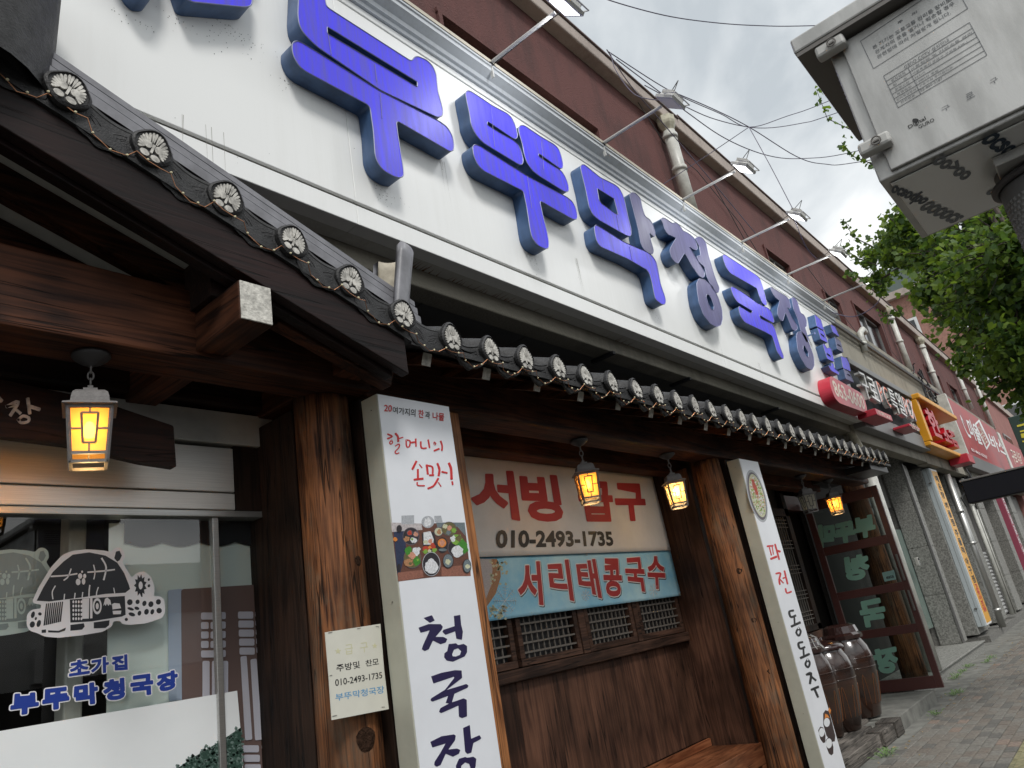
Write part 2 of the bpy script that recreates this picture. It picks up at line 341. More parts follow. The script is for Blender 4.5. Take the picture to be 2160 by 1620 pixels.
def streaky(name, base, dirt, amount=.35, rough=.35, metal=0, sx=30, sz=1.2, bump=0, spots=True, rust=None):
    """painted or cladding surface with rain streaks running down"""
    m = bpy.data.materials.new(name); m.use_nodes = True; t = m.node_tree; b = t.nodes['Principled BSDF']; Nn = t.nodes.new; Lk = t.links.new
    b.inputs['Roughness'].default_value = rough; b.inputs['Metallic'].default_value = metal
    tc = Nn('ShaderNodeTexCoord'); mp = Nn('ShaderNodeMapping'); mp.inputs['Scale'].default_value = (sx, sx, sz); Lk(tc.outputs['Object'], mp.inputs[0])
    n = Nn('ShaderNodeTexNoise'); n.inputs['Scale'].default_value = 1; n.inputs['Detail'].default_value = 6; n.inputs['Roughness'].default_value = .7; Lk(mp.outputs[0], n.inputs[0])
    n2 = Nn('ShaderNodeTexNoise'); n2.inputs['Scale'].default_value = 1.3; n2.inputs['Detail'].default_value = 4; Lk(tc.outputs['Object'], n2.inputs[0])
    mu = Nn('ShaderNodeMath'); mu.operation = 'MULTIPLY'; Lk(n.outputs[0], mu.inputs[0]); Lk(n2.outputs[0], mu.inputs[1])
    r = Nn('ShaderNodeMapRange'); r.inputs[1].default_value = .22; r.inputs[2].default_value = .48; r.inputs[3].default_value = 0; r.inputs[4].default_value = amount; Lk(mu.outputs[0], r.inputs[0])
    mx = Nn('ShaderNodeMix'); mx.data_type = 'RGBA'; mx.inputs[6].default_value = (*base[:3], 1); mx.inputs[7].default_value = (*dirt[:3], 1); Lk(r.outputs[0], mx.inputs[0]); last = mx.outputs[2]
    if rust:
        n3 = Nn('ShaderNodeTexNoise'); n3.inputs['Scale'].default_value = 1; n3.inputs['Detail'].default_value = 7; mp3 = Nn('ShaderNodeMapping'); mp3.inputs['Scale'].default_value = (9, 9, 3); Lk(tc.outputs['Object'], mp3.inputs[0]); Lk(mp3.outputs[0], n3.inputs[0])
        r3 = Nn('ShaderNodeMapRange'); r3.inputs[1].default_value = .6; r3.inputs[2].default_value = .72; r3.inputs[4].default_value = .8; Lk(n3.outputs[0], r3.inputs[0])
        m3 = Nn('ShaderNodeMix'); m3.data_type = 'RGBA'; Lk(r3.outputs[0], m3.inputs[0]); Lk(last, m3.inputs[6]); m3.inputs[7].default_value = (*rust[:3], 1); last = m3.outputs[2]
    Lk(last, b.inputs['Base Color'])
    if bump:
        n4 = Nn('ShaderNodeTexNoise'); n4.inputs['Scale'].default_value = 55; n4.inputs['Detail'].default_value = 6; Lk(tc.outputs['Object'], n4.inputs[0])
        bp = Nn('ShaderNodeBump'); bp.inputs['Strength'].default_value = bump; bp.inputs['Distance'].default_value = .012; Lk(n4.outputs[0], bp.inputs['Height']); Lk(bp.outputs[0], b.inputs['Normal'])
    return m

M = {}
M['log'] = wood('log wood', (.030, .011, .006), (.27, .108, .043), 2, .6, 1.0, True, .9, (.13, .095, .065))
M['beamx'] = wood('beam wood x', (.010, .0038, .0026), (.105, .037, .017), 0, .6, .8, True, .4)
M['beamy'] = wood('beam wood y', (.016, .006, .004), (.14, .052, .025), 1, .6, .8, True, .4)
M['darkz'] = wood('dark timber', (.007, .004, .003), (.038, .02, .013), 2, .65, .8, False, .4)
M['darkx'] = wood('dark timber x', (.006, .004, .004), (.03, .014, .01), 0, .6, .8, False, .3)
M['panelz'] = wood('wall panel wood', (.030, .0135, .009), (.105, .050, .031), 2, .55, .7, False, .3)
M['railx'] = wood('rail wood', (.02, .0105, .0075), (.088, .046, .031), 0, .6, .9, True, .3)
M['jambz'] = wood('jamb wood', (.10, .035, .014), (.36, .15, .055), 2, .5, .7, True, .35)
M['bench'] = wood('bench wood', (.10, .03, .013), (.26, .10, .045), 0, .35, .9, False, .2)
M['oldwood'] = wood('weathered timber', (.05, .045, .04), (.19, .17, .15), 0, .85, 1.2, False, .7)
M['white_board'] = mat('painted sheathing', (.60, .60, .57), .6, noise=.2, nscale=5)
M['white_end'] = mat('white painted timber end', (.66, .64, .58), .6, noise=.45, nscale=38, bump=.5, bscale=60)
M['black_board'] = wood('barge board', (.005, .003, .003), (.017, .007, .006), 0, .5, .8, False, .3)
M['tile'] = mat('black roof tile', (.036, .036, .037), .5, spec=.3, noise=.4, nscale=25, bump=.35, bscale=130)
M['tile_edge'] = mat('worn tile edge', (.09, .085, .075), .6)
M['ridge'] = mat('grey ridge tile', (.23, .23, .25), .38, noise=.35, nscale=9)
M['scoop_in'] = mat('tile inner face', (.42, .38, .30), .7, noise=.35, nscale=12)
M['petal'] = mat('palmette paint', (.62, .60, .55), .6, noise=.6, nscale=34)
M['wire'] = mat('copper light wire', (.45, .22, .12), .4, .9)
M['bead'] = mat('light bead', (.75, .68, .45), .25)
M['panel'] = streaky('white composite panel', (.80, .81, .80), (.45, .44, .39), .12, .42, rust=None)
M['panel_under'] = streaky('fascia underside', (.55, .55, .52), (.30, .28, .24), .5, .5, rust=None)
M['groove'] = mat('sealant groove', (.13, .125, .11), .8, noise=.5, nscale=40)
M['mould'] = streaky('grey moulding', (.50, .53, .56), (.28, .27, .24), .5, .35)
M['mould_dirty'] = streaky('beige drip ledge', (.50, .46, .38), (.22, .19, .15), .7, .8)
M['blue'] = mat('blue acrylic face', (.045, .030, .90), .42, noise=.16, nscale=4, stretch=(7, 7, .6), col2=(.075, .06, .56))
M['navy'] = mat('navy letter return', (.055, .115, .245), .42, noise=.35, nscale=3, stretch=(3, 3, 1))
M['faded'] = mat('faded violet face', (.085, .08, .22), .45, noise=.2, nscale=3, stretch=(6, 6, .7))
M['trim'] = mat('letter trim', (.25, .27, .42), .4)
M['redsign'] = mat('red plaque', (.52, .030, .055), .35, noise=.1, nscale=4)
M['cream'] = mat('cream lettering', (.72, .62, .52), .5)
M['lettwhite'] = mat('white lettering', (.78, .78, .78), .5)
M['red_plaster'] = streaky('red stucco', (.125, .048, .043), (.052, .026, .025), .95, .9, bump=1.0, sx=4, sz=.7)
M['parapet'] = streaky('parapet render', (.42, .36, .32), (.20, .16, .145), .8, .85, bump=.5, sx=6, sz=1)
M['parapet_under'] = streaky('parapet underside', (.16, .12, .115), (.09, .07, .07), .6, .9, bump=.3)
M['concrete'] = streaky('stained concrete', (.29, .27, .22), (.10, .095, .08), .85, .85, bump=.5, sx=4, sz=1.2)
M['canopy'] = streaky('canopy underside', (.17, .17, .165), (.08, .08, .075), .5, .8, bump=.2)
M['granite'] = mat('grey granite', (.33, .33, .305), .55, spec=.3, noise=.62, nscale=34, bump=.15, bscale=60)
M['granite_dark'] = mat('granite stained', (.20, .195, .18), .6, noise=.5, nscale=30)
M['alu'] = mat('brushed aluminium', (.55, .55, .53), .35, .85, noise=.2, nscale=30, stretch=(.1, 1, 14))
M['steel'] = mat('stainless panel', (.82, .80, .76), .42, .55, noise=.15, nscale=4, stretch=(1, 1, 90))
M['box_steel'] = mat('brushed steel box', (.50, .50, .485), .42, .55, noise=.25, nscale=6, stretch=(1, 2.2, .6), bump=.05, bscale=200)
M['box_dark'] = mat('box seam', (.16, .15, .14), .5, .4)
M['film'] = mat('glossy protective film', (.74, .75, .74), .35, .2)
M['black'] = mat('black paint', (.012, .012, .014), .45)
M['blackgloss'] = mat('black metal', (.009, .009, .012), .5, spec=.15)
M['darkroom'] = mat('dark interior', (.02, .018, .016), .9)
M['pvc'] = mat('grey white pvc', (.62, .62, .57), .35, noise=.3, nscale=6)
M['pvc_old'] = mat('yellowed pvc', (.58, .55, .42), .4, noise=.4, nscale=9)
M['box_white'] = mat('light box face', (.74, .76, .80), .28, noise=.05, nscale=4)
M['box_side'] = mat('light box side', (.42, .42, .35), .5, noise=.12, nscale=6)
M['ink_navy'] = mat('navy ink', (.014, .008, .055), .5)
M['ink_black'] = mat('black ink', (.012, .012, .013), .5)
M['ink_red'] = mat('red ink', (.55, .018, .02), .5)
M['ink_red2'] = mat('banner red', (.42, .035, .035), .6)
M['ink_grey'] = mat('grey print', (.16, .17, .18), .5)
M['ink_blue'] = mat('sky blue ink', (.10, .30, .52), .5)
M['ink_royal'] = mat('royal blue film', (.015, .045, .30), .4)
M['banner'] = mat('banner fabric', (.76, .75, .73), .7, noise=.14, nscale=2.5)
M['banner_blue'] = mat('blue banner print', (.22, .56, .78), .6, noise=.3, nscale=2, col2=(.52, .78, .86))
M['paper'] = mat('laminated notice', (.66, .65, .57), .4, noise=.08, nscale=6)
M['cast'] = mat('grey cast lantern', (.16, .15, .145), .55, noise=.2, nscale=60, bump=.3, bscale=200)
M['cast_dark'] = mat('dark cast iron', (.045, .043, .045), .5)
M['maroon'] = mat('maroon aluminium', (.085, .030, .026), .4, noise=.1, nscale=8, bump=.02)
M['jar'] = mat('onggi glaze', (.040, .016, .009), .2, noise=.75, nscale=3.2, stretch=(1, 1, 2.2), coat=.6, col2=(.018, .011, .009), bump=.12, bscale=18)
M['jarlid'] = mat('onggi lid glaze', (.035, .015, .013), .12, noise=.4, nscale=30, coat=.7, bump=.3, bscale=40)
M['sage'] = mat('sage film back', (.20, .38, .30), .5)
M['glass'] = glassmat('window glass', (.92, .95, .94), .9)
M['glass_door'] = glassmat('door glass', (.72, .80, .76), .8)
M['led'] = mat('led panel', (1, 1, 1), .3, emit=(1, 1, 1), es=3)
M['led_off'] = mat('unlit led panel', (.55, .55, .52), .3)
M['lampbody'] = mat('grey lamp housing', (.50, .50, .48), .6)
M['yellow'] = mat('yellow sign paint', (.72, .32, .012), .4, noise=.08, nscale=3)
M['orange'] = mat('orange neon letter', (.72, .12, .03), .4)
M['sign_red'] = mat('red vinyl', (.30, .028, .036), .45, noise=.25, nscale=1.2, col2=(.42, .05, .05))
M['sign_dark'] = mat('dark sign board', (.006, .008, .012), .6, spec=.15)
M['greysign'] = mat('grey sign base', (.16, .16, .16), .5)
M['boxpanel'] = mat('pale metal box side', (.52, .58, .60), .35, .1)
M['shutter'] = mat('shutter slat', (.62, .63, .62), .35, .5)
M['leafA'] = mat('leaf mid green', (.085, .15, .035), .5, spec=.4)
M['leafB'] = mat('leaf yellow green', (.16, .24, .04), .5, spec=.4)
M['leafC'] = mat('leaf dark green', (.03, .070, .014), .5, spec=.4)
M['bark'] = mat('bark', (.06, .045, .035), .9, noise=.5, nscale=20, bump=.6, bscale=30)
M['brick_far'] = mat('far brick', (.33, .18, .14), .85, noise=.3, nscale=8)
M['pink_wall'] = mat('pink render wall', (.33, .15, .13), .85, noise=.2, nscale=3)
for k in ('leafA', 'leafB', 'leafC'):
    b = M[k].node_tree.nodes['Principled BSDF']; t = M[k].node_tree
    tr = t.nodes.new('ShaderNodeBsdfTranslucent'); tr.inputs[0].default_value = (.22, .34, .03, 1) if k != 'leafC' else (.12, .22, .03, 1)
    ms = t.nodes.new('ShaderNodeMixShader'); ms.inputs[0].default_value = .42
    o_ = t.nodes['Material Output']; t.links.new(b.outputs[0], ms.inputs[1]); t.links.new(tr.outputs[0], ms.inputs[2]); t.links.new(ms.outputs[0], o_.inputs[0])
# ================================================================== THE SETTING: ground, road, pavement
M['asphalt'] = mat('asphalt', (.05, .05, .052), .9, noise=.3, nscale=40, bump=.4, bscale=200)
M['joint'] = mat('sand joint bed', (.085, .082, .07), .95, noise=.3, nscale=30, bump=.4, bscale=120)
M['gutter'] = mat('gutter concrete', (.21, .21, .19), .9, noise=.45, nscale=5, bump=.4, bscale=90)
M['kerbstone'] = mat('kerb stone', (.33, .32, .30), .7, noise=.4, nscale=30)
struct(MB().add([(-200, -300, -.16), (600, -300, -.16), (600, 300, -.16), (-200, 300, -.16)], [(0, 1, 2, 3)]).obj('ground', M['asphalt']))
struct(MB().box(-12, 90, -12, -1.05, -.157, -.15).obj('road', M['asphalt']))
struct(MB().box(-12, 90, -1.05, -.85, -.15, .0).obj('kerb', M['kerbstone']))
side = struct(MB().box(-12, 90, -.85, 2.38, -.15, -.03).obj('pavement', M['joint']))
struct(MB().box(-12, 90, 2.38, 4.0, -.15, -.004).obj('gutter_strip', M['gutter']))
lw = MB()
for i in range(4): lw.box(-12, 90, -6.2 + i * .0, -6.05, -.15, -.146) if i == 0 else None
struct(lw.obj('lane_line', M['cream']))
# pavers: long side along the street, each its own piece near by, one mesh farther off
def brickmat(n, c): return mat(n, c, .85, noise=.35, nscale=35, bump=.35, bscale=160)
BM = [brickmat('paver grey', (.20, .19, .168)), brickmat('paver warm grey', (.195, .175, .15)), brickmat('paver brown', (.18, .155, .13)), brickmat('paver pink', (.24, .185, .15)), brickmat('paver dark', (.14, .135, .122))]
BW = [6, 4.5, 1.6, .35, 3]
def pbox(hx, hy, h, c=.006):
    v = []
    for z, k in ((-.03, 0), (h - c, 0), (h, c)): v += [(-hx + k, -hy + k, z), (hx - k, -hy + k, z), (hx - k, hy - k, z), (-hx + k, hy - k, z)]
    f = [(8, 9, 10, 11)]
    for r_ in (0, 4): f += [(r_ + i, r_ + (i + 1) % 4, r_ + 4 + (i + 1) % 4, r_ + 4 + i) for i in range(4)]
    return v, f
pv, pf = pbox(.0965, .0465, .0)
bms = []
for m in BM:
    me = bpy.data.meshes.new('brick'); me.from_pydata(pv, [], pf); me.materials.append(m); bms.append(me)
cand = []; far = [MB() for _ in BM]
for j in range(26):
    y = 2.33 - j * .1
    if y < 1.42: break
    for i in range(95):
        x = 5.6 + i * .2 + (.1 if j % 2 else 0)
        cand.append((x, y))
def seen(x, y):
    v = Vector((x, y, 0)) - CAM; zc = c2w(Vector((0, 0, 1))).dot(v); px = 1080 + F * cr.dot(v) / zc; py = 810 - F * cu.dot(v) / zc
    return 1600 < px < 2240 and 1200 < py < 1700
for j in range(36):
    pass
near = sorted([c for c in cand if seen(*c)], key=lambda c: c[0])[:298]; nset = set(near)
for c in cand:
    k = random.choices(range(5), BW)[0]; z = random.uniform(-.0035, .002)
    if c in nset:
        share('brick', bms[k], side, (c[0], c[1], z), (random.uniform(-.006, .006), random.uniform(-.006, .006), random.uniform(-.01, .01)))
    elif c[0] > 5.5:
        far[k].add([(c[0] + a, c[1] + b, z + d) for a, b, d in pv], pf)
allb = MB()
for k, mb_ in enumerate(far): allb.add(mb_.v, mb_.f, k)
for i in range(95, 200):                               # the stretch beyond
    for j in range(10):
        x = 5.6 + i * .2 + (.1 if j % 2 else 0); allb.add([(x + a, 2.33 - j * .1 + b, d) for a, b, d in pv], pf, random.choices(range(5), BW)[0])
tag(allb.obj('brick_field', BM, side), kind='stuff')
M['tactile'] = mat('yellow tactile block', (.27, .25, .14), .8, noise=.35, nscale=20, bump=.2)
tb = MB()
tv, tf = pbox(.147, .147, .0)
tme = bpy.data.meshes.new('tactile_block'); dots = MB(); dots.add(tv, tf)
for a in range(4): dots.box(-.12, .12, -.12 + a * .075, -.09 + a * .075, 0, .005)
tme.from_pydata(dots.v, [], dots.f); tme.materials.append(M['tactile'])
for i in range(24): share('tactile_block', tme, side, (5.9 + i * .3, 1.23, random.uniform(-.002, .001)))
rest = MB()
for j in range(22):
    for i in range(40): rest.add([(5.7 + i * .2 + (.1 if j % 2 else 0) + a, 1.03 - j * .1 + b, d) for a, b, d in pv], pf, random.choices(range(5), BW)[0])
tag(rest.obj('brick_field', BM, side), kind='stuff')
# debris and weeds along the gutter
M['dryleaf'] = mat('dry leaf', (.36, .25, .10), .8); M['weed'] = mat('weed', (.10, .17, .05), .7)
dl = MB()
for _ in range(150):
    x = random.uniform(7, 20); y = 2.36 + random.gauss(0, .05) + (random.random() < .35) * .25; s_ = random.uniform(.008, .022); a = random.random() * 6.28; z = .004
    if random.random() < .12: y -= random.random() * .9
    dl.add([(x + s_ * math.cos(a), y + s_ * math.sin(a), z), (x - s_ * .6 * math.sin(a), y + s_ * .6 * math.cos(a), z + .006), (x - s_ * math.cos(a), y - s_ * math.sin(a), z), (x + s_ * .5 * math.sin(a), y - s_ * .5 * math.cos(a), z + .003)], [(0, 1, 2, 3)])
tag(dl.obj('fallen_leaves', M['dryleaf']), 'small dry leaves and bits scattered along the gutter edge of the paving', 'litter', kind='stuff')
wd = MB()
for (cx, cy) in ((7.6, 2.4), (7.75, 2.42), (9.6, 2.38), (10.9, 2.42), (11.05, 2.4), (12.4, 2.68), (12.7, 2.7), (13.1, 2.7), (13.6, 2.7), (14.0, 2.5), (14.5, 2.5)):
    for _ in range(26):
        a = random.random() * 6.28; r_ = random.uniform(.02, .08); h_ = random.uniform(.01, .05); x, y = cx + random.gauss(0, .05), cy + random.gauss(0, .02)
        wd.add([(x, y, 0), (x + r_ * math.cos(a) + .008, y + r_ * math.sin(a), h_), (x + r_ * math.cos(a) * 1.3, y + r_ * math.sin(a) * 1.3, h_ * .7), (x + r_ * math.cos(a), y + r_ * math.sin(a) + .01, h_)], [(0, 1, 2, 3)])
tag(wd.obj('weeds', M['weed']), 'low green weeds growing in the cracks beside the step and gutter', 'weeds', kind='stuff')
# steps in front of the shops
st = MB().box(8.72, 10.5, 2.53, 3.6, -.02, .14); o = struct(st.obj('concrete_step', M['gutter'])); bev(o, .008)
st = MB().box(-3, 8.70, 2.68, 3.6, -.02, .12); o = struct(st.obj('shop_floor_slab', M['gutter']))
st = MB().box(10.62, 15.9, 2.79, 3.6, -.02, .14).box(10.62, 15.9, 2.76, 3.58, .14, .165); o = struct(st.obj('granite_step', M['granite'])); bev(o, .006)
st = MB().box(17.3, 40, 2.9, 3.6, -.02, .12); o = struct(st.obj('far_step', M['granite_dark']))
tsb = thing('timber_step', 'weathered grey timber sleepers laid as a low step below the jars', 'step', (7.9, 2.55, 0))
for (x0, x1, y0, y1, z0, z1) in ((6.6, 8.0, 2.53, 2.66, 0, .125), (8.03, 8.42, 2.50, 2.66, 0, .135), (8.44, 8.7, 2.49, 2.68, 0, .15), (6.6, 8.3, 2.67, 2.80, .02, .15), (6.6, 8.69, 2.81, 2.93, .02, .155)):
    bev(MB().box(x0, x1, y0, y1, z0, z1).obj('sleeper', M['oldwood'], tsb), .008)
# ================================================================== BUILDINGS
bd = thing('commercial_building', 'long two storey building with dark red stucco upper wall over the shop fronts', 'building', (3, 3.2, 0))
rw = MB()
WINS = [(4.02, 6.52, 6.02, 6.83), (11.6, 12.7, 6.35, 6.95), (14.6, 15.6, 6.3, 6.95), (16.9, 19.2, 6.4, 7.3), (23.6, 25.6, 6.1, 7.0), (27.0, 28.5, 6.0, 7.0)]
xs = [-8.0]
for wn in WINS: xs += [wn[0], wn[1]]
xs.append(34.0)
YR = 3.15
for i in range(0, len(xs), 2): rw.box(xs[i], xs[i + 1], YR, YR + .25, 3.8, 8.0)
for (a, b, c, d) in WINS: rw.box(a, b, YR, YR + .25, 3.8, c); rw.box(a, b, YR, YR + .25, d, 8.0)
rw.box(-8, 34, YR + .25, YR + .4, 5.0, 8.0)
rw.obj('upper_wall', M['red_plaster'], bd)
pp = MB().box(-8, 8.85, 3.0, 3.6, 7.91, 8.10).obj('parapet', [M['parapet']], bd); bev(pp, .02)
pp = MB().box(8.86, 34, 3.01, 3.6, 7.93, 8.17).obj('parapet', [M['parapet']], bd); bev(pp, .02)
cop = MB().box(-8, 8.87, 2.98, 3.7, 8.10, 8.12).box(8.88, 34, 2.99, 3.7, 8.17, 8.19).obj('coping', M['parapet_under'], bd)
MB().box(-8, 34, 3.6, 12, 7.9, 8.0).obj('roof', M['concrete'], bd)
M['frame_al'] = mat('window aluminium', (.24, .235, .23), .4, .5); M['winglass'] = mat('dark window pane', (.02, .022, .024), .08, spec=.8)
M['winpale'] = mat('pale window pane', (.45, .48, .47), .2)
for i, (a, b, c, d) in enumerate(WINS):
    fr = MB(); y = YR + .10
    for (x0, x1, z0, z1) in ((a, b, c, c + .05), (a, b, d - .05, d), (a, a + .05, c, d), (b - .05, b, c, d), ((a + b) / 2 - .03, (a + b) / 2 + .03, c, d)): fr.box(x0, x1, y - .04, y + .03, z0, z1)
    w_ = fr.obj('window', M['frame_al'], bd)
    MB().box(a + .05, (a + b) / 2 - .03, y, y + .01, c + .05, d - .05).obj('pane', M['winglass'], w_)
    MB().box((a + b) / 2 + .03, b - .05, y - .012, y - .002, c + .05, d - .05).obj('pane', M['winpale'] if i in (0, 4) else M['winglass'], w_)
    MB().box(a - .06, b + .06, YR - .03, YR, d, d + .05).box(a - .05, a, YR - .03, YR, c, d).box(b, b + .05, YR - .03, YR, c, d).obj('window_trim', M['red_plaster'], bd)
# concrete band and canopy over the ground floor
cb_ = MB().box(12.3, 16.05, 3.0, 3.15, 3.98, 6.22).box(16.06, 20.9, 3.0, 3.15, 3.98, 6.22).box(20.95, 34, 3.0, 3.15, 3.98, 6.2).obj('concrete_band', M['concrete'], bd)
cn = MB().box(1.6, 11.98, 2.85, 3.02, 3.66, 3.80).box(12.0, 16.8, 2.80, 3.0, 3.52, 3.95).box(16.82, 21.6, 2.80, 3.0, 3.5, 3.9).box(21.7, 34, 2.80, 3.0, 3.5, 3.9).obj('canopy_edge', M['concrete'], bd); bev(cn, .01)
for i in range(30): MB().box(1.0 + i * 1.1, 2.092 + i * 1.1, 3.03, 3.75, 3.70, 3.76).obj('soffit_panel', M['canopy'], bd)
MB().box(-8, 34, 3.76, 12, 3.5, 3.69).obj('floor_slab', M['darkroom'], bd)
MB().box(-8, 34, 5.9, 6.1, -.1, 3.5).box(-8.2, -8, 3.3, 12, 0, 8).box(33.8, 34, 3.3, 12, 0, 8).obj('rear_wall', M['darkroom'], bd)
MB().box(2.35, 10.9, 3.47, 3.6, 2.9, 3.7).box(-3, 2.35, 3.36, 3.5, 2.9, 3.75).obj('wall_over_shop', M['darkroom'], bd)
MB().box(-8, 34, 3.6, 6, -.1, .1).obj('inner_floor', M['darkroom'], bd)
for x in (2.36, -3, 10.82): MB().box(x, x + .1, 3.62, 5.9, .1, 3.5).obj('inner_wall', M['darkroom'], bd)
M['glass_green'] = mat('greenish glass sheet', (.17, .235, .21), .25, coat=.4)
# granite piers between the shop fronts: separate cladding slabs
def pier(x0, x1, y0, y1, z1, hs=.87):
    z = .165; k = 0
    while z < z1:
        h = min(hs, z1 - z); bev(MB().box(x0, x1, y0, y1, z + .004, z + h - .004).obj('granite_slab', M['granite'], bd), .003, 1); z += h; k += 1
for (x0, x1, y0) in ((15.84, 16.3, 3.10), (18.15, 18.6, 3.05), (19.6, 20.9, 3.02), (22.9, 23.9, 3.02), (26, 27, 3.02), (29.5, 30.6, 3.02)):
    pier(x0, x1, y0, y0 + .45, 3.5)
# dark shutter guide rails, infill glass and shutters
for k in range(4): bev(MB().box(15.8, 15.819, 3.10, 3.46, .17 + k * .875, .17 + k * .875 + .868).obj('granite_slab', M['granite'], bd), .003, 1)
bev(MB().box(15.79, 15.83, 3.055, 3.095, .16, 3.5).obj('guide_rail', M['frame_al'], bd), .003)
MB().box(15.83, 16.3, 3.38, 3.9, .1, 3.6).obj('recess_wall_or_dark_sheet', M['granite_dark'], bd)
for x in (16.32, 18.62, 19.55, 20.95, 22.85): MB().box(x, x + .045, 3.14, 3.5, .16, 3.5).obj('guide_rail', M['frame_al'], bd)
MB().add([(10.95, 3.62, .55), (15.8, 3.62, .55), (15.8, 3.62, 2.6), (10.95, 3.62, 2.6)], [(0, 1, 2, 3)]).obj('shop_glass', M['glass_door'], bd)
for (a, b_, c, d, y) in ((10.95, 15.8, 2.6, 2.72, 3.55), (10.95, 15.8, .165, .55, 3.58), (10.95, 15.8, 2.72, 3.5, 3.5)): bev(MB().box(a, b_, y, y + .1, c, d).obj('shop_frame', M['granite_dark'] if c > 2.7 else M['frame_al'], bd), .004)
for x in (11.9, 13.0, 14.1, 15.2, 15.72): bev(MB().box(x, x + .06, 3.57, 3.66, .55, 2.6).obj('shop_frame', M['frame_al'], bd), .003)
bev(MB().box(15.3, 15.795, 3.47, 3.50, .5, 2.3).obj('shop_glass', M['glass_green'], bd), .002)
def shutter(x0, x1, y, z1):
    z = .15
    while z < z1: MB().add([(x0, y, z), (x1, y, z), (x1, y - .03, z + .045), (x0, y - .03, z + .045), (x1, y, z + .088), (x0, y, z + .088)], [(0, 1, 2, 3), (3, 2, 4, 5)]).obj('shutter_slat', M['shutter'], bd); z += .09
MB().box(10.62, 13.4, 3.46, 3.52, .0, 3.5).obj('recess_wall_or_dark_sheet', M['darkroom'], bd)  # near-black sheet added in place of shade behind and beside the open door
shutter(18.68, 19.5, 3.25, 2.0); shutter(21.0, 22.8, 3.25, 1.6)
MB().box(16.36, 18.15, 3.34, 3.38, .15, 3.5).box(18.6, 19.55, 3.34, 3.38, .15, 3.5).box(21, 22.85, 3.3, 3.34, .15, 3.5).box(23.95, 26, 3.3, 3.34, .15, 3.5).box(27, 29.5, 3.3, 3.34, .15, 3.5).box(30.6, 34, 3.2, 3.3, .15, 3.5).obj('recess_wall_or_dark_sheet', M['granite_dark'], bd)
# building farther along, and brick block behind
fb = thing('pink_building', 'pale pink rendered building at the far end of the row', 'building', (36, 3, 0))
MB().box(34.1, 62, 3.0, 12, -.1, 7.6).obj('wall', M['pink_wall'], fb)
MB().box(34.1, 62, 2.9, 12, 7.6, 7.9).obj('parapet', M['parapet'], fb)
for i in range(4):
    w_ = MB().box(36 + i * 5, 38.2 + i * 5, 2.95, 2.99, 4.6, 6.2).obj('window', M['frame_al'], fb); MB().box(36.1 + i * 5, 38.1 + i * 5, 2.93, 2.948, 4.7, 6.1).obj('pane', M['winglass'], w_)
bb = thing('brick_apartment_block', 'tall pinkish brick building with white window frames seen behind the leaves', 'building', (48, 9, 0))
MB().box(46, 60, 1.2, 16, -.1, 16.5).obj('wall', M['brick_far'], bb)
MB().box(45.6, 60, .8, 16.4, 16.5, 16.9).obj('roof', M['parapet'], bb)
MB().box(45.7, 60, 3, 15.8, 16.9, 18.3).obj('roof_screen', mat('green grey roof screen', (.10, .13, .12), .6), bb)
M['whiteframe'] = mat('white window frame', (.62, .64, .64), .5)
for k in range(4):
    for j in range(4):
        w_ = MB().box(45.9, 45.99, 2.2 + j * 3.4, 3.9 + j * 3.4, 4.2 + k * 3.1, 5.8 + k * 3.1).obj('window', M['whiteframe'], bb)
        MB().box(45.86, 45.89, 2.35 + j * 3.4, 3.75 + j * 3.4, 4.35 + k * 3.1, 5.65 + k * 3.1).obj('pane', M['winglass'], w_)
# across the street (seen in the reflections)
ob = thing('opposite_building', 'pale rendered building across the street, seen only in window reflections', 'building', (4, -16, 0))
M['opp'] = mat('pale render', (.62, .62, .60), .8, noise=.2, nscale=1)
MB().box(-6, 16, -24, -15, -.1, 5.2).box(17, 40, -24, -15.4, -.1, 5.8).obj('wall', M['opp'], ob)
for i in range(9): MB().box(-5 + i * 4.6, -2.4 + i * 4.6, -14.99, -14.93, 3.9, 5.3).obj('window', M['winglass'], ob)
for i in range(7): MB().box(-5.5 + i * 6.2, -.2 + i * 6.2, -14.99, -14.7, 2.5, 3.3).obj('fascia', [M['sign_red'], M['greysign'], M['opp']][i % 3], ob)
MB().box(-6, 40, -15.0, -14.96, .1, 2.4).obj('shop_window', M['winglass'], ob)
# ================================================================== THE WHITE SHOP SIGN
S = 2.65; XS = 12.15
sg = thing('shop_sign', 'large white fascia sign with raised blue Korean letters along the whole shop front', 'sign', (6, S, 3.78))
def slab(x0, x1, z0, z1, nm='fascia_panel'): return bev(MB().box(x0, x1, S, S + .10, z0, z1).obj(nm, M['panel'], sg), .003, 1)
seams = [-4, 2.35, 7.1, XS]
for a, b in zip(seams, seams[1:]):
    slab(a + .001, b - .001, 3.78, 3.905); slab(a + .001, b - .001, 3.93, 5.43); slab(a + .001, b - .001, 5.445, 5.50)
MB().box(-4, XS - .02, S + .02, S + .09, 3.88, 5.5).obj('sealant_groove', M['groove'], sg)
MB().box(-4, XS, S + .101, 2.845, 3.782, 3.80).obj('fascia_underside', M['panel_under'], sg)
MB().box(XS - .02, XS, S + .101, 3.0, 3.79, 5.5).obj('return_panel', M['panel'], sg)
prof = [(0, 5.50), (-.02, 5.50), (-.025, 5.525), (-.045, 5.535), (-.05, 5.57), (-.09, 5.60), (-.105, 5.61), (-.105, 5.645), (-.115, 5.65), (-.115, 5.67), (.5, 5.67)]
mv = []; 
for x in (-4, XS + .12): mv += [(x, S + a, z) for a, z in prof] + [(x, S + .5, 5.50)]
n_ = len(prof) + 1
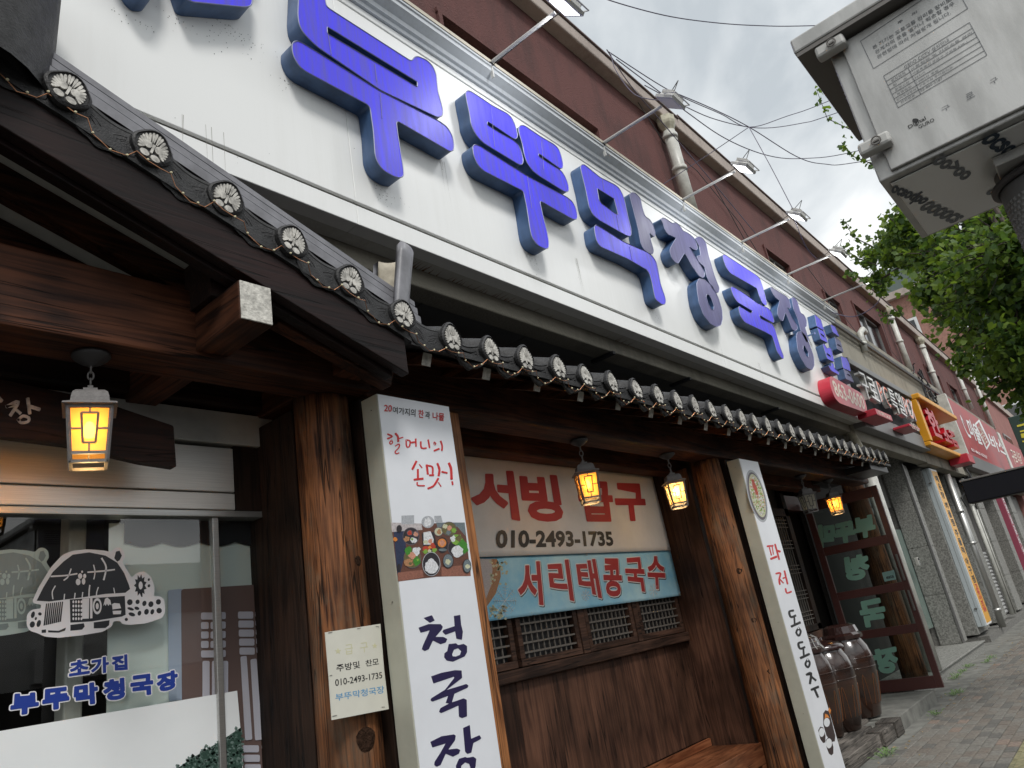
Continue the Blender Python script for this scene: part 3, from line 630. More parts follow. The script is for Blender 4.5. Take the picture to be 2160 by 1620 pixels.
MB().add(mv, [(i, i + 1, n_ + i + 1, n_ + i) for i in range(n_ - 1)] + [tuple(range(n_ - 1, -1, -1)), tuple(range(n_, 2 * n_))]).obj('crown_moulding', M['mould'], sg)
MB().box(-4, XS + .13, S - .12, S + .5, 5.672, 5.705).obj('drip_ledge', M['mould_dirty'], sg)
for x in (4.05, 5.45, 7.8):                             # small dark brackets under the fascia
    MB().box(x + 1.1, x + 1.14, 2.83, 3.06, 3.63, 3.657).obj('bracket', M['black'], sg)
M['streak2'] = mat('dull joint line', (.16, .15, .30), .6)
# raised letters, traced on the plane of their faces
PF = PY(S - .11)
Z1 = lambda p: loc(4.05, 580, 0, p); Z2 = lambda p: loc(4.153, 940, 170, p); Z3 = lambda p: loc(4.767, 1190, 330, p); Z4 = lambda p: loc(4.763, 1360, 440, p); Z5 = lambda p: loc(5.4, 1590, 590, p)
def letter(parts, faded=(), r=.05):
    fm = MB(); sm = MB()
    for i, p in enumerate(parts):
        outer, holes = (p[0], p[1:]) if isinstance(p, tuple) else (p, ())
        fv, ff, sv, sf = prism(outer, PF, 0, holes, r, -.108 - .0004 * i)
        sm.add(sv, sf)
        q = fillet([PF.uv(x) for x in outer], r); c = sum(q, Vector((0, 0))) / len(q)
        fm.add(fv, ff, 1 if i in faded else 0)
        for l in [outer] + list(holes):                # thin metal trim round the acrylic
            q = fillet([PF.uv(x) for x in l], r if l is outer else r * .35)
            pts = [PF.w(x, .001) for x in q]; sm.tube(pts + [pts[0]], .0035, 4, 1, False)
    lt = sm.obj('letter', [M['navy'], M['trim']], sg, False)
    fc = fm.obj('letter_face', [M['blue'], M['faded']], lt)
    return lt
letter([Z1([(205, -140), (300, -190), (400, -130), (425, -20), (440, 55), (475, 82), (1165, 525), (1190, 490), (1215, 480), (1290, 510), (1345, 560), (1378, 640), (1392, 790), (1415, 870), (1435, 950), (1428, 992), (1395, 1003), (1350, 985), (900, 770), (365, 405), (300, 345), (240, 280), (207, 215), (195, 130), (200, 0)]) and
        (Z1([(205, -140), (300, -190), (400, -130), (425, -20), (440, 55), (475, 82), (1165, 525), (1190, 490), (1215, 480), (1290, 510), (1345, 560), (1378, 640), (1392, 790), (1415, 870), (1435, 950), (1428, 992), (1395, 1003), (1350, 985), (900, 770), (365, 405), (300, 345), (240, 280), (207, 215), (195, 130), (200, 0)]),
         Z1([(445, 228), (1215, 700), (1216, 745), (447, 287)])),
        Z1([(148, 365), (185, 348), (225, 362), (890, 775), (1400, 1035), (1470, 1085), (1515, 1160), (1530, 1240), (1525, 1285), (1495, 1295), (1035, 1028), (1045, 1120), (1095, 1440), (1100, 1500), (1075, 1520), (1020, 1510), (930, 1460), (880, 1400), (855, 1330), (840, 1120), (810, 905), (260, 610), (210, 570), (165, 500), (145, 430)])], r=.03)
letter([Z2([(172, 110), (190, 88), (215, 92), (290, 140), (400, 215), (540, 290), (580, 330), (612, 400), (630, 480), (624, 505), (600, 514), (368, 358), (362, 372), (366, 390), (480, 462), (590, 522), (635, 560), (662, 620), (680, 700), (672, 735), (645, 738), (400, 590), (320, 540), (260, 470), (222, 390), (210, 300), (188, 200)]),
        Z2([(638, 410), (660, 390), (690, 395), (830, 490), (950, 560), (990, 600), (1015, 670), (1030, 740), (1022, 770), (1000, 770), (815, 638), (810, 660), (900, 722), (1015, 792), (1050, 850), (1075, 920), (1080, 960), (1065, 978), (1035, 970), (810, 830), (760, 790), (710, 720), (688, 650), (672, 560), (640, 455)]),
        Z2([(235, 580), (252, 558), (290, 568), (720, 840), (1060, 1020), (1110, 1060), (1140, 1120), (1155, 1190), (1145, 1218), (1115, 1215), (822, 1050), (850, 1180), (890, 1340), (905, 1430), (900, 1470), (870, 1475), (800, 1440), (755, 1375), (738, 1300), (710, 1110), (680, 968), (330, 790), (280, 740), (245, 660)])], r=.03)
letter([(Z3([(162, 110), (172, 84), (200, 80), (360, 210), (510, 285), (555, 322), (590, 390), (605, 440), (640, 600), (670, 720), (674, 790), (658, 804), (620, 792), (350, 640), (290, 590), (250, 510), (215, 330), (180, 190)]), Z3([(330, 320), (500, 425), (540, 582), (510, 572), (370, 470), (350, 440)])),
        Z3([(655, 385), (680, 360), (720, 372), (765, 420), (785, 520), (810, 600), (860, 635), (890, 680), (915, 770), (905, 812), (880, 792), (855, 765), (870, 850), (900, 950), (890, 982), (860, 980), (800, 940), (770, 880), (740, 720), (700, 560)]),
        Z3([(300, 705), (322, 688), (352, 705), (600, 860), (830, 960), (885, 1000), (925, 1060), (945, 1150), (970, 1290), (1005, 1390), (1022, 1450), (1015, 1487), (985, 1490), (920, 1440), (905, 1390), (880, 1260), (857, 1180), (830, 1140), (640, 1030), (360, 905), (325, 850), (310, 780)])], faded=(1,), r=.03)
letter([Z4([(160, 110), (180, 90), (208, 100), (280, 150), (300, 140), (330, 150), (355, 180), (380, 220), (440, 250), (490, 290), (515, 340), (530, 400), (520, 417), (490, 412), (440, 375), (480, 440), (560, 570), (597, 630), (600, 682), (580, 697), (545, 680), (480, 590), (400, 445), (335, 552), (310, 545), (270, 500), (250, 430), (255, 398), (315, 295), (230, 258), (200, 212), (183, 150)]),
        Z4([(505, 300), (545, 280), (582, 300), (612, 340), (642, 480), (700, 680), (748, 800), (740, 846), (715, 845), (670, 790), (622, 690), (600, 590), (540, 535), (520, 480), (560, 470), (548, 380)]),
        (Z4([(520, 750), (545, 700), (600, 710), (680, 780), (740, 900), (775, 1020), (780, 1110), (765, 1170), (720, 1190), (660, 1160), (590, 1070), (545, 950), (525, 830)]), Z4([(618, 862), (642, 865), (670, 910), (695, 980), (690, 1020), (668, 1010), (635, 950), (616, 890)]))], faded=(0, 1, 2), r=.03)
letter([Z4([(780, 470), (800, 460), (1120, 670), (1152, 700), (1182, 780), (1207, 870), (1227, 960), (1215, 977), (1180, 950), (1150, 880), (1125, 800), (860, 650), (820, 600), (790, 520)]),
        Z4([(860, 790), (885, 783), (1010, 860), (1130, 950), (1240, 1000), (1272, 1040), (1292, 1100), (1300, 1142), (1285, 1146), (1150, 1068), (1160, 1102), (1280, 1160), (1307, 1210), (1332, 1300), (1362, 1400), (1397, 1490), (1392, 1512), (1370, 1500), (1330, 1440), (1300, 1340), (1280, 1280), (1210, 1240), (1000, 1140), (960, 1080), (940, 1000), (948, 980), (1070, 1052), (1082, 1030), (930, 940), (890, 880)])], r=.035)
letter([Z5([(187, 95), (195, 78), (240, 110), (370, 190), (402, 230), (420, 320), (400, 330), (370, 300), (430, 430), (492, 520), (497, 562), (470, 582), (440, 570), (360, 370), (330, 472), (300, 460), (270, 400), (268, 340), (295, 240), (240, 200), (205, 140)]),
        Z5([(430, 205), (460, 200), (497, 250), (532, 380), (572, 400), (602, 470), (600, 532), (580, 542), (625, 680), (620, 717), (590, 700), (540, 600), (500, 450), (450, 330)]),
        (Z5([(482, 650), (495, 600), (540, 588), (592, 640), (642, 760), (682, 880), (687, 980), (662, 1032), (600, 1000), (540, 900), (500, 800)]), Z5([(560, 750), (580, 755), (620, 830), (620, 887), (595, 862), (563, 800)]))], faded=(0, 1, 2), r=.04)
letter([Z5([(690, 392), (720, 420), (762, 455), (800, 580), (715, 530)]), (Z5([(722, 545), (800, 590), (843, 722), (765, 680)]), Z5([(755, 605), (800, 640), (808, 662), (765, 628)])), Z5([(690, 600), (690, 620), (700, 620), (700, 600)])], r=.02)
letter([Z5([(870, 505), (925, 535), (975, 650), (900, 600)]), (Z5([(920, 650), (985, 700), (1020, 832), (950, 790)]), Z5([(945, 725), (990, 755), (993, 770), (950, 742)]))], faded=(1,), r=.02)
letter([(Z5([(785, 740), (800, 728), (830, 780), (870, 770), (885, 800), (918, 940), (835, 900)]), Z5([(825, 830), (870, 862), (878, 885), (832, 852)])), Z5([(845, 975), (885, 985), (880, 945), (905, 955), (915, 1005), (970, 1055), (968, 1085), (880, 1035)])], r=.02)
letter([Z5([(990, 870), (1055, 890), (1085, 950), (1102, 1045), (1015, 1005)]), (Z5([(1020, 1010), (1085, 1050), (1100, 1080), (1140, 1172), (1050, 1130)]), Z5([(1060, 1068), (1098, 1090), (1103, 1106), (1064, 1082)]))], faded=(1,), r=.02)
letter([[(215, -150), (262, -60), (285, -22), (300, -8), (322, -6), (340, -40), (335, -150)], [(372, -60), (392, -2), (405, 4), (515, 15), (530, 13), (533, -5), (533, -60)], [(345, -150), (350, -95), (540, -80), (530, -135)]], r=.03)
for sx0, sy0, sx1, sy1 in ((692, 72, 699, 116), (790, 135, 795, 172), (802, 196, 806, 250), (1036, 222, 1043, 310), (1142, 300, 1147, 358), (1112, 372, 1122, 440), (1270, 376, 1274, 402), (1300, 452, 1306, 486), (1328, 520, 1334, 552), (1605, 640, 1609, 668)):
    MB().tube([oY(sx0, sy0, S - .1115), oY(sx1, sy1, S - .1115)], .0022, 4).obj('acrylic_seam', M['streak2'], sg)
# phone number plaque
Z6 = lambda p: loc(8.1, 1730, 750, p)
PP = PY(S - .17)
pl_ = Z6([(158, 400), (180, 345), (700, 640), (760, 740), (800, 900), (803, 985), (330, 810), (250, 720), (185, 560)])
fv, ff, sv, sf = prism(pl_, PP, 0, (), .09, -.168)
ph = MB().add(fv, ff).add(sv, sf).obj('phone_plaque', M['redsign'], sg)
text('863-0600', PP, Z6([(275, 690), (775, 935), (728, 690), (182, 400)]), M['cream'], 'lettering', ph, .022)
# dirt below the letters
dm = MB(); stk = MB(); random.seed(5)
for (px, py, n, sx, sz) in ((500, 60, 90, .13, .10), (475, 45, 60, .06, .08), (290, 40, 40, .05, .03), (385, 40, 40, .06, .05), (600, 168, 40, .03, .05), (815, 400, 90, .06, .06), (935, 340, 14, .03, .04), (1125, 545, 50, .04, .06), (1215, 545, 10, .02, .1), (1380, 655, 30, .03, .1), (1600, 765, 20, .03, .08), (800, 300, 18, .15, .15), (450, 270, 10, .2, .05)):
    c = oY(px, py, S)
    for _ in range(n):
        x, z = c.x + random.gauss(0, sx), c.z - abs(random.gauss(0, sz)); r_ = random.uniform(.0008, .0032)
        if _ % 2: continue
        dm.add([(x - r_, S - .0012, z), (x, S - .0012, z - r_ * random.uniform(1, 2)), (x + r_, S - .0012, z), (x, S - .0012, z + r_)], [(0, 1, 2, 3)])
    if n < 30:
        for _ in range(5):                              # run-off streak, long and thin
            x = c.x + random.gauss(0, sx * .6); l = random.uniform(.08, .5); wd_ = random.uniform(.0006, .0016)
            stk.add([(x - wd_, S - .0011, c.z), (x + random.gauss(0, .004), S - .0011, c.z - l), (x + wd_, S - .0011, c.z)], [(0, 1, 2)])
tag(dm.obj('dirt_specks', M['ink_black'], sg), kind='stuff')
M['streakc'] = mat('faint grey run', (.30, .29, .26), .7)
tag(stk.obj('dirt_runs', M['streakc'], sg), kind='stuff')
rs = MB()
M['rust'] = mat('rust run', (.20, .075, .02), .8)
for (px, py, n, sp) in ((885, 560, 14, .05), (960, 590, 10, .25), (1030, 620, 8, .2), (1310, 720, 10, .12), (1010, 610, 10, .3), (1560, 800, 8, .2)):
    c = oZ(px, py, 3.78)
    for _ in range(n):
        x = c.x + random.gauss(0, sp); l = random.uniform(.03, .11)
        rs.add([(x - .004, 2.844, 3.7805), (x + .003, 2.844, 3.7805), (x + random.gauss(0, .01), 2.844 - l, 3.7805)], [(0, 2, 1)])
tag(rs.obj('rust_runs', M['rust'], sg), kind='stuff')
# ================================================================== THE TIMBER SHOP FRONT WITH ITS TILED ROOFS
random.seed(21)
tf_ = thing('timber_shop_front', 'dark timber shop front in hanok style with black tiled eaves and round log posts', 'shop front', (5, 2.9, 0))
EY = 2.2; SL = -.3475
def zv(x): return 3.47 + SL * (x - .74)               # verge line of the gable
# long beams
bev(MB().box(-2.5, 2.2, 2.52, 2.74, 2.73, 3.03).obj('beam', M['beamx'], tf_), .012)
bev(MB().box(2.21, 10.9, 2.58, 2.80, 2.73, 3.05).obj('beam', M['beamx'], tf_), .015)
bev(MB().box(2.6, 10.2, 3.02, 3.18, 2.70, 2.90).obj('beam', M['beamx'], tf_), .012)
bev(MB().box(-2.5, 2.3, 3.10, 3.22, 2.80, 3.0).obj('beam', M['darkx'], tf_), .01)
# gable end: purlin, spacer block, verge rafters, barge board, painted sheathing
for x in (1.335, -.35):
    bev(MB().box(x, x + .135, 2.2, 3.3, 2.765, 2.93).obj('purlin', M['beamy'], tf_), .006)
    bev(MB().box(x + .003, x + .132, 2.193, 2.199, 2.769, 2.926).obj('purlin_end', M['white_end'], tf_), .002, 1)
    MB().box(x - .02, x + .12, 2.36, 3.3, 2.932, 3.14).obj('spacer_block', M['darkx'], tf_)
def slope_box(x0, x1, y0, y1, dz0, dz1, nm, m, b=.004):
    z0a, z0b, z1a, z1b = zv(x0) + dz0, zv(x1) + dz0, zv(x0) + dz1, zv(x1) + dz1
    v = [(x0, y0, z0a), (x1, y0, z0b), (x1, y1, z0b), (x0, y1, z0a), (x0, y0, z1a), (x1, y0, z1b), (x1, y1, z1b), (x0, y1, z1a)]
    o = MB().add(v, [(0, 3, 2, 1), (4, 5, 6, 7), (0, 1, 5, 4), (1, 2, 6, 5), (2, 3, 7, 6), (3, 0, 4, 7)]).obj(nm, m, tf_)
    return bev(o, b) if b else o
slope_box(-.3, 2.17, 2.225, 2.275, -.27, -.095, 'barge_board', M['black_board'])
slope_box(-.3, 2.12, 2.277, 2.33, -.29, -.15, 'barge_moulding', M['black_board'])
for i, (a, b_) in enumerate(((2.335, 2.50), (2.503, 2.72), (2.723, 2.90), (2.903, 3.08))):
    slope_box(-.3, 2.15, a, b_, -.125, -.105, 'sheathing_board', M['white_board'], 0)
slope_box(-.3, 2.02, 2.56, 2.64, -.235, -.126, 'rafter', M['beamx']); slope_box(-.3, 1.9, 2.86, 2.94, -.235, -.126, 'rafter', M['beamx'])
slope_box(-.3, 2.2, 2.21, 3.15, -.10, -.05, 'roof_deck', M['tile'], 0)
# inner short beams at the right of the gable
bev(MB().bar((1.62, 2.40, 2.93), (2.2, 2.40, 2.74), .07, .09).obj('brace', M['beamx'], tf_), .006)
bev(MB().box(1.98, 2.13, 2.3, 3.2, 2.77, 2.9).obj('tie_beam', M['beamy'], tf_), .006)
# eave of the long roof: rafters with white ends, boarding, deck
def er(y): return 2.835 + (y - 2.29) * .42
for i in range(19):
    x = 2.33 + i * .428
    a, b_ = Vector((x + .03, 2.29, er(2.29) - .0)), Vector((x + .03, 3.1, er(3.1) - .0))
    rf = bev(MB().bar(a, b_, .055, .06).obj('rafter', M['beamy'], tf_), .004)
    MB().bar(a - (b_ - a).normalized() * .004, a - (b_ - a).normalized() * .0005, .056, .061).obj('rafter_end', M['white_end'], rf)
    if i < 18:
        v = [(x + .065, 2.33, er(2.33) + .02), (x + .425, 2.33, er(2.33) + .02), (x + .425, 3.12, er(3.12) + .02), (x + .065, 3.12, er(3.12) + .02)]
        MB().add(v + [(p[0], p[1], p[2] + .012) for p in v], [(0, 3, 2, 1), (4, 5, 6, 7), (0, 1, 5, 4), (2, 3, 7, 6)]).obj('sheathing_board', M['beamy'], tf_)
v = [(2.2, 2.215, er(2.2) + .055), (10.72, 2.215, er(2.2) + .055), (10.72, 3.2, er(3.2) + .055), (2.2, 3.2, er(3.2) + .055)]
MB().add(v + [(p[0], p[1], p[2] + .03) for p in v], [(0, 3, 2, 1), (4, 5, 6, 7), (0, 1, 5, 4), (1, 2, 6, 5), (2, 3, 7, 6), (3, 0, 4, 7)]).obj('roof_deck', M['tile'], tf_)
bev(MB().box(9.9, 10.74, 2.27, 3.1, 2.78, 2.86).obj('end_board', M['black'], tf_), .005)
# ---- eave tiles: one palmette disc, one scalloped plate, one round cover tile each
def disc_outline(k=1.0):
    out = []
    for i in range(28):
        t = 2 * math.pi * i / 28; r_ = .070 + .009 * max(0, math.cos(t)) ** 5 + .003 * math.cos(4 * t)
        out.append((r_ * k * math.sin(t), r_ * k * math.cos(t)))
    return out
P0 = Plane(None, (0, 0, 0), (1, 0, 0), (0, 0, 1), (0, -1, 0))
mb = MB(); fv, ff, sv, sf = prism(disc_outline(1.06), P0, .006, (), 0, -.012, True); mb.add(fv, ff).add(sv, sf)
dv = disc_outline(1.04); di = disc_outline(.93)
for i in range(28):                                     # raised rim
    j = (i + 1) % 28
    mb.add([P0.w(dv[i], .007), P0.w(dv[j], .007), P0.w(di[j], .013), P0.w(di[i], .013)], [(0, 1, 2, 3)])
    mb.add([P0.w(di[i], .013), P0.w(di[j], .013), P0.w(disc_outline(.9)[j], .0065), P0.w(disc_outline(.9)[i], .0065)], [(0, 1, 2, 3)])
tmp = mb.obj('tile_disc', M['tile']); disc_me = tmp.data; bpy.data.objects.remove(tmp)
pm = MB()
def petal(x0, y0, x1, y1, w_):
    a, b_ = Vector((x0, y0)), Vector((x1, y1)); d = (b_ - a); n = Vector((-d.y, d.x)).normalized(); q = []
    for t, k in ((0, .12), (.3, .55), (.62, .9), (.85, 1), (.96, .7), (1, .2)): q.append(a + d * t + n * w_ * k)
    for t, k in ((1, .2), (.96, .7), (.85, 1), (.62, .9), (.3, .55), (0, .12)): q.append(a + d * t - n * w_ * k)
    fv, ff, sv, sf = prism(q, P0, .0115, (), 0, .006, True); pm.add(fv, ff).add(sv, sf)
for s_ in (-1, 1):
    for i in range(7):                                  # side lobe fan, springing from the stem
        t = R(28 + i * 15.5); rr = .058 + .004 * math.cos(2 * t)
        ox, oy = s_ * (.014 + .002 * i), -.016 + .002 * (6 - i)
        petal(ox, oy, s_ * rr * math.sin(t), rr * math.cos(t) - .002, .0050)
    for i in range(2): petal(s_ * (.0045 + .004 * i), .016, s_ * (.006 + i * .0115), .066 - i * .004, .0046)
    fv, ff, sv, sf = prism([(s_ * .020 + .017 * math.cos(a), -.044 + .0135 * math.sin(a)) for a in [2 * math.pi * k / 14 for k in range(14)]], P0, .0125, (), 0, .006, True); pm.add(fv, ff).add(sv, sf)
    fv, ff, sv, sf = prism([(s_ * .0195 + .014 * math.cos(a), .000 + .017 * math.sin(a)) for a in [2 * math.pi * k / 12 for k in range(12)]], P0, .0118, (), 0, .006, True); pm.add(fv, ff).add(sv, sf)
fv, ff, sv, sf = prism([(-.004, -.03), (.004, -.03), (.005, .012), (-.005, .012)], P0, .012, (), 0, .006, True); pm.add(fv, ff).add(sv, sf)
tmp = pm.obj('palmette', M['petal']); pal_me = tmp.data; bpy.data.objects.remove(tmp)
# cover tile going back up the slope (local: y back, z up)
cm_ = MB(); rr = .072; nn = 10; BL_ = .95; sl = .42
def half(y0, y1, r_, th=.012):
    v = []; 
    for y in (y0, y1):
        for q in (r_, r_ - th):
            for k in range(nn + 1): a = math.pi * k / nn; v.append((q * math.cos(a), y, q * math.sin(a) + y * sl))
    f = []; m_ = nn + 1
    for k in range(nn): f += [(k, k + 1, 2 * m_ + k + 1, 2 * m_ + k), (m_ + k + 1, m_ + k, 3 * m_ + k, 3 * m_ + k + 1), (k + 1, k, m_ + k, m_ + k + 1)]
    cm_.add(v, f)
for i in range(4): half(.005 + i * .24, .25 + i * .24, rr - .001 * i, .012)
for i in range(4): half(.225 + i * .24, .25 + i * .24, rr + .005, .012)
tmp = cm_.obj('cover_tile', M['tile'], None, True); cov_me = tmp.data; bpy.data.objects.remove(tmp)
# scalloped drip plate
dp = MB(); nu, nv_ = 16, 4; W_ = .205
def dpt(u, v_):
    x = (u - .5) * W_; low = -.062 - .036 * math.sin(math.pi * u) - .010 * abs(math.sin(3 * math.pi * u)); top = .046 - .014 * math.sin(math.pi * u)
    return (x, .012 + .028 * math.sin(math.pi * u), top + (low - top) * v_)
vs = [dpt(i / nu, j / nv_) for i in range(nu + 1) for j in range(nv_ + 1)]
vb = [(a, b_ + .012, c) for a, b_, c in vs]; k_ = nv_ + 1; nn_ = len(vs)
fs = [(i * k_ + j, i * k_ + j + 1, (i + 1) * k_ + j + 1, (i + 1) * k_ + j) for i in range(nu) for j in range(nv_)]
dp.add(vs + vb, fs + [tuple(nn_ + q for q in reversed(f)) for f in fs] + [(i * k_ + nv_, nn_ + i * k_ + nv_, nn_ + (i + 1) * k_ + nv_, (i + 1) * k_ + nv_) for i in range(nu)] + [((i + 1) * k_, nn_ + (i + 1) * k_, nn_ + i * k_, i * k_) for i in range(nu)])
def ridgeline(pts, r_=.0022): dp.tube([Vector((p[0] , .012 + .028 * math.sin(math.pi * (p[0] / W_ + .5)) - .001, p[1])) for p in pts], r_, 4, 0)
for s_ in (-1, 1):                                      # raised leaf sprays and beaded top line
    ridgeline([(s_ * .012, -.055), (s_ * .03, -.03), (s_ * .06, -.012), (s_ * .068, -.028), (s_ * .05, -.05), (s_ * .03, -.052)])
    ridgeline([(s_ * .014, -.05), (s_ * .035, -.04), (s_ * .058, -.02)]); ridgeline([(s_ * .02, -.02), (s_ * .04, -.005), (s_ * .06, 0)])
ridgeline([((u - .5) * W_, .034 - .014 * math.sin(math.pi * u)) for u in [i / 12 for i in range(1, 12)]], .003)
ridgeline([((u - .5) * W_, -.055 - .036 * math.sin(math.pi * u) - .010 * abs(math.sin(3 * math.pi * u))) for u in [i / 24 for i in range(1, 24)]], .0025)
tmp = dp.obj('drip_tile', M['tile'], None, True); drip_flat = tmp.data; bpy.data.objects.remove(tmp)
# trough behind
tv_ = []
for y in (.03, .93):
    for k in range(9): u = k / 8; tv_.append(((u - .5) * W_, y, .01 - .035 * math.sin(math.pi * u) + y * sl))
dp.add(tv_, [(k, k + 1, 9 + k + 1, 9 + k) for k in range(8)])
tmp = dp.obj('drip_tile', M['tile'], None, True); drip_me = tmp.data; bpy.data.objects.remove(tmp)
PITCH = .2872
tiles = []
for i in range(-4, 6): tiles.append((.74 + i * .282, zv(.74 + i * .282), math.atan(-SL)))
for i in range(29): tiles.append((2.46 + i * PITCH + random.uniform(-.006, .006), 2.925 + .0012 * i + random.uniform(-.006, .006), 0))
wirepts = []
for i, (x, z, tilt) in enumerate(tiles):
    t2 = tilt + random.uniform(-.05, .05); sp = random.uniform(-.006, .006)
    d = share('tile_disc', disc_me, tf_, (x, EY + sp, z), (random.uniform(-.08, .04), t2, random.uniform(-.06, .06)))
    p_ = share('palmette', pal_me); p_.parent = d
    if tilt == 0: share('cover_tile', cov_me, tf_, (x, EY + .004, z - .004), (0, 0, random.uniform(-.01, .01)))
    if i < len(tiles) - 1:
        x2, z2 = tiles[i + 1][0], tiles[i + 1][1]
        q = share('drip_tile', drip_flat if tilt else drip_me, tf_, ((x + x2) / 2, EY + .002, (z + z2) / 2 - .012), (random.uniform(-.04, .02), math.atan2(z - z2, x2 - x), 0))
        if tilt: q.scale = (1.05, .4, 1)
    # light wire
    if x > .1:
        for u in (-.4, -.15, .15, .4):
            wirepts.append(Vector((x + u * .15, EY - .012, z - .082 + .02 * abs(u) * 2 - SL * 0 + (SL * u * .15 if tilt else 0))))
        if i < len(tiles) - 1:
            for u in (.3, .4, .5, .6, .7):
                w1 = .052 + .045 * math.sin(math.pi * (u - .2) / .6) + .008 * abs(math.sin(3 * math.pi * (u - .2) / .6))
                wirepts.append(Vector((x + (x2 - x) * u, EY + .008, z + (z2 - z) * u - .012 - w1)))
wirepts.sort(key=lambda p: p.x)
ls = thing('string_of_lights', 'thin copper wire of tiny fairy lights along the lower edge of the eave tiles', 'fairy lights', wirepts[0])
MB().tube([p + Vector((0, random.uniform(-.003, .002), random.uniform(-.004, .002))) for p in wirepts], .0018, 5).obj('wire', M['wire'], ls)
bm_ = MB()
for p in wirepts[::2]: bm_.lathe(p - Vector((0, .003, .004)), [(.0005, 0), (.0045, .003), (.005, .007), (.0005, .011)], 6)
tag(bm_.obj('beads', M['bead'], ls), kind='stuff')
# sloping ridge of grey tiles above the verge, stacked mouldings with wavy cap
rg = MB(); prs = [(2.232, .05), (2.232, .095), (2.256, .098), (2.256, .108), (2.246, .112), (2.246, .145), (2.268, .148), (2.268, .158), (2.258, .162), (2.258, .188), (2.275, .192)]
xs_ = [i * .02 - .3 for i in range(int(2.62 / .02))]
prev = None; vv = []
for x in xs_:
    ph = (x / .282) % 1; bump_ = .014 * max(0, 1 - abs(ph - .5) / .09)
    zz = zv(x); cap = [(2.29 + .035 * (1 - math.cos(a)), .192 + (.030 + bump_) * math.sin(a)) for a in (0, .5, 1.0, 1.57, 2.2, 2.7, 3.14)]
    vv.append([(x, y, zz + d) for y, d in prs + cap + [(2.40, .05)]])
n_ = len(vv[0]); flat = [p for r_ in vv for p in r_]
rg.add(flat, [(i * n_ + k, (i + 1) * n_ + k, (i + 1) * n_ + k + 1, i * n_ + k + 1) for i in range(len(vv) - 1) for k in range(n_ - 1)])
rg.obj('verge_ridge', M['ridge'], tf_, False)
# big end tiles (half round shells)
def scoop(c, r_, L_, axis, face, nm='end_tile', th=.016, flare=.15):
    ax = Vector(axis).normalized(); fdir = Vector(face); fdir = (fdir - fdir.dot(ax) * ax).normalized(); sd_ = ax.cross(fdir); c = Vector(c); m_ = MB(); n = 16; rows = 7
    for side_, mi in ((0, 0), (th, 1)):
        g = []
        for j in range(rows + 1):
            t = j / rows; r2 = (r_ - side_) * (1 + flare * t)
            for k in range(n + 1):
                a = math.pi * (k / n) * 1.06 - .09; up_ = .10 * r_ * math.sin(a) * t
                g.append(c + ax * (L_ * t + up_) + sd_ * (r2 * math.cos(a)) - fdir * (r2 * math.sin(a)))
        f = [(j * (n + 1) + k, j * (n + 1) + k + 1, (j + 1) * (n + 1) + k + 1, (j + 1) * (n + 1) + k) for j in range(rows) for k in range(n)]
        m_.add(g, f if mi == 0 else [q[::-1] for q in f], mi)
    b2 = (rows + 1) * (n + 1)
    for k in range(n): m_.f.append((rows * (n + 1) + k, rows * (n + 1) + k + 1, b2 + rows * (n + 1) + k + 1, b2 + rows * (n + 1) + k)); m_.m.append(0)
    for j in range(rows):
        for e0 in (0, n): m_.f.append((j * (n + 1) + e0, (j + 1) * (n + 1) + e0, b2 + (j + 1) * (n + 1) + e0, b2 + j * (n + 1) + e0)); m_.m.append(0)
    return m_.obj(nm, [M['ridge'], M['scoop_in']], tf_, True)
scoop((2.14, 2.30, 3.02), .105, .36, (.20, 0, 1), (-1, .12, 0), th=.035)
ap = scoop((.43, 2.40, 3.46), .31, .85, (.02, -.02, 1), (-1, .35, 0), 'ridge_end_tile', .03, .03)
ap.data.materials[0] = M['tile']; ap.data.materials[1] = M['tile']
bev(MB().box(.36, .70, 2.26, 2.3, 3.36, 3.62).obj('flashing', M['tile'], tf_), .01)
# ---- log posts and squared jambs
def log_post(x, y, r_, z0, z1, nm='log_post'):
    m_ = MB(); n = 28; rows = 14; V = []; ph = random.random() * 6
    for j in range(rows + 1):
        t = j / rows; z = z0 + (z1 - z0) * t; r2 = r_ * (1.09 - .12 * t) * (1 + .012 * math.sin(5 * t + ph))
        for k in range(n):
            a = 2 * math.pi * k / n; q = r2 * (1 + .02 * math.sin(3 * a + 2 * t + ph) + .010 * math.sin(9 * a + 5 * t)); V.append((x + q * math.cos(a), y + q * math.sin(a), z))
    m_.add(V, [(j * n + k, j * n + (k + 1) % n, (j + 1) * n + (k + 1) % n, (j + 1) * n + k) for j in range(rows) for k in range(n)] + [tuple(range(n - 1, -1, -1)), tuple(rows * n + k for k in range(n))])
    return m_.obj(nm, M['log'], tf_, True)
def knot(x, y, r_, z, a, s_=.03):
    c = Vector((x + r_ * math.cos(a), y + r_ * math.sin(a), z)); n = Vector((math.cos(a), math.sin(a), 0)); t = Vector((-n.y, n.x, 0)); m_ = MB(); V = []
    for rr_, h in ((1.6, -.003), (1.05, .003), (.75, .0035), (.45, -.001), (.08, .001)):
        for k in range(14): b_ = 2 * math.pi * k / 14; V.append(c + n * h * s_ / .03 + t * (s_ * rr_ * math.cos(b_) * (1 + .1 * math.sin(3 * b_))) + Vector((0, 0, s_ * rr_ * 1.1 * math.sin(b_))))
    m_.add(V, [(j * 14 + k, j * 14 + (k + 1) % 14, (j + 1) * 14 + (k + 1) % 14, (j + 1) * 14 + k) for j in range(4) for k in range(14)] + [tuple(56 + k for k in range(14))])
    return m_.obj('knot', M['log'], tf_, True)
p1 = log_post(2.065, 2.74, .130, .12, 2.75)
p2 = log_post(6.17, 2.74, .135, .12, 2.75)
p3 = log_post(oY(1822, 1097, 2.92).x, 2.92, .15, .17, 2.95)
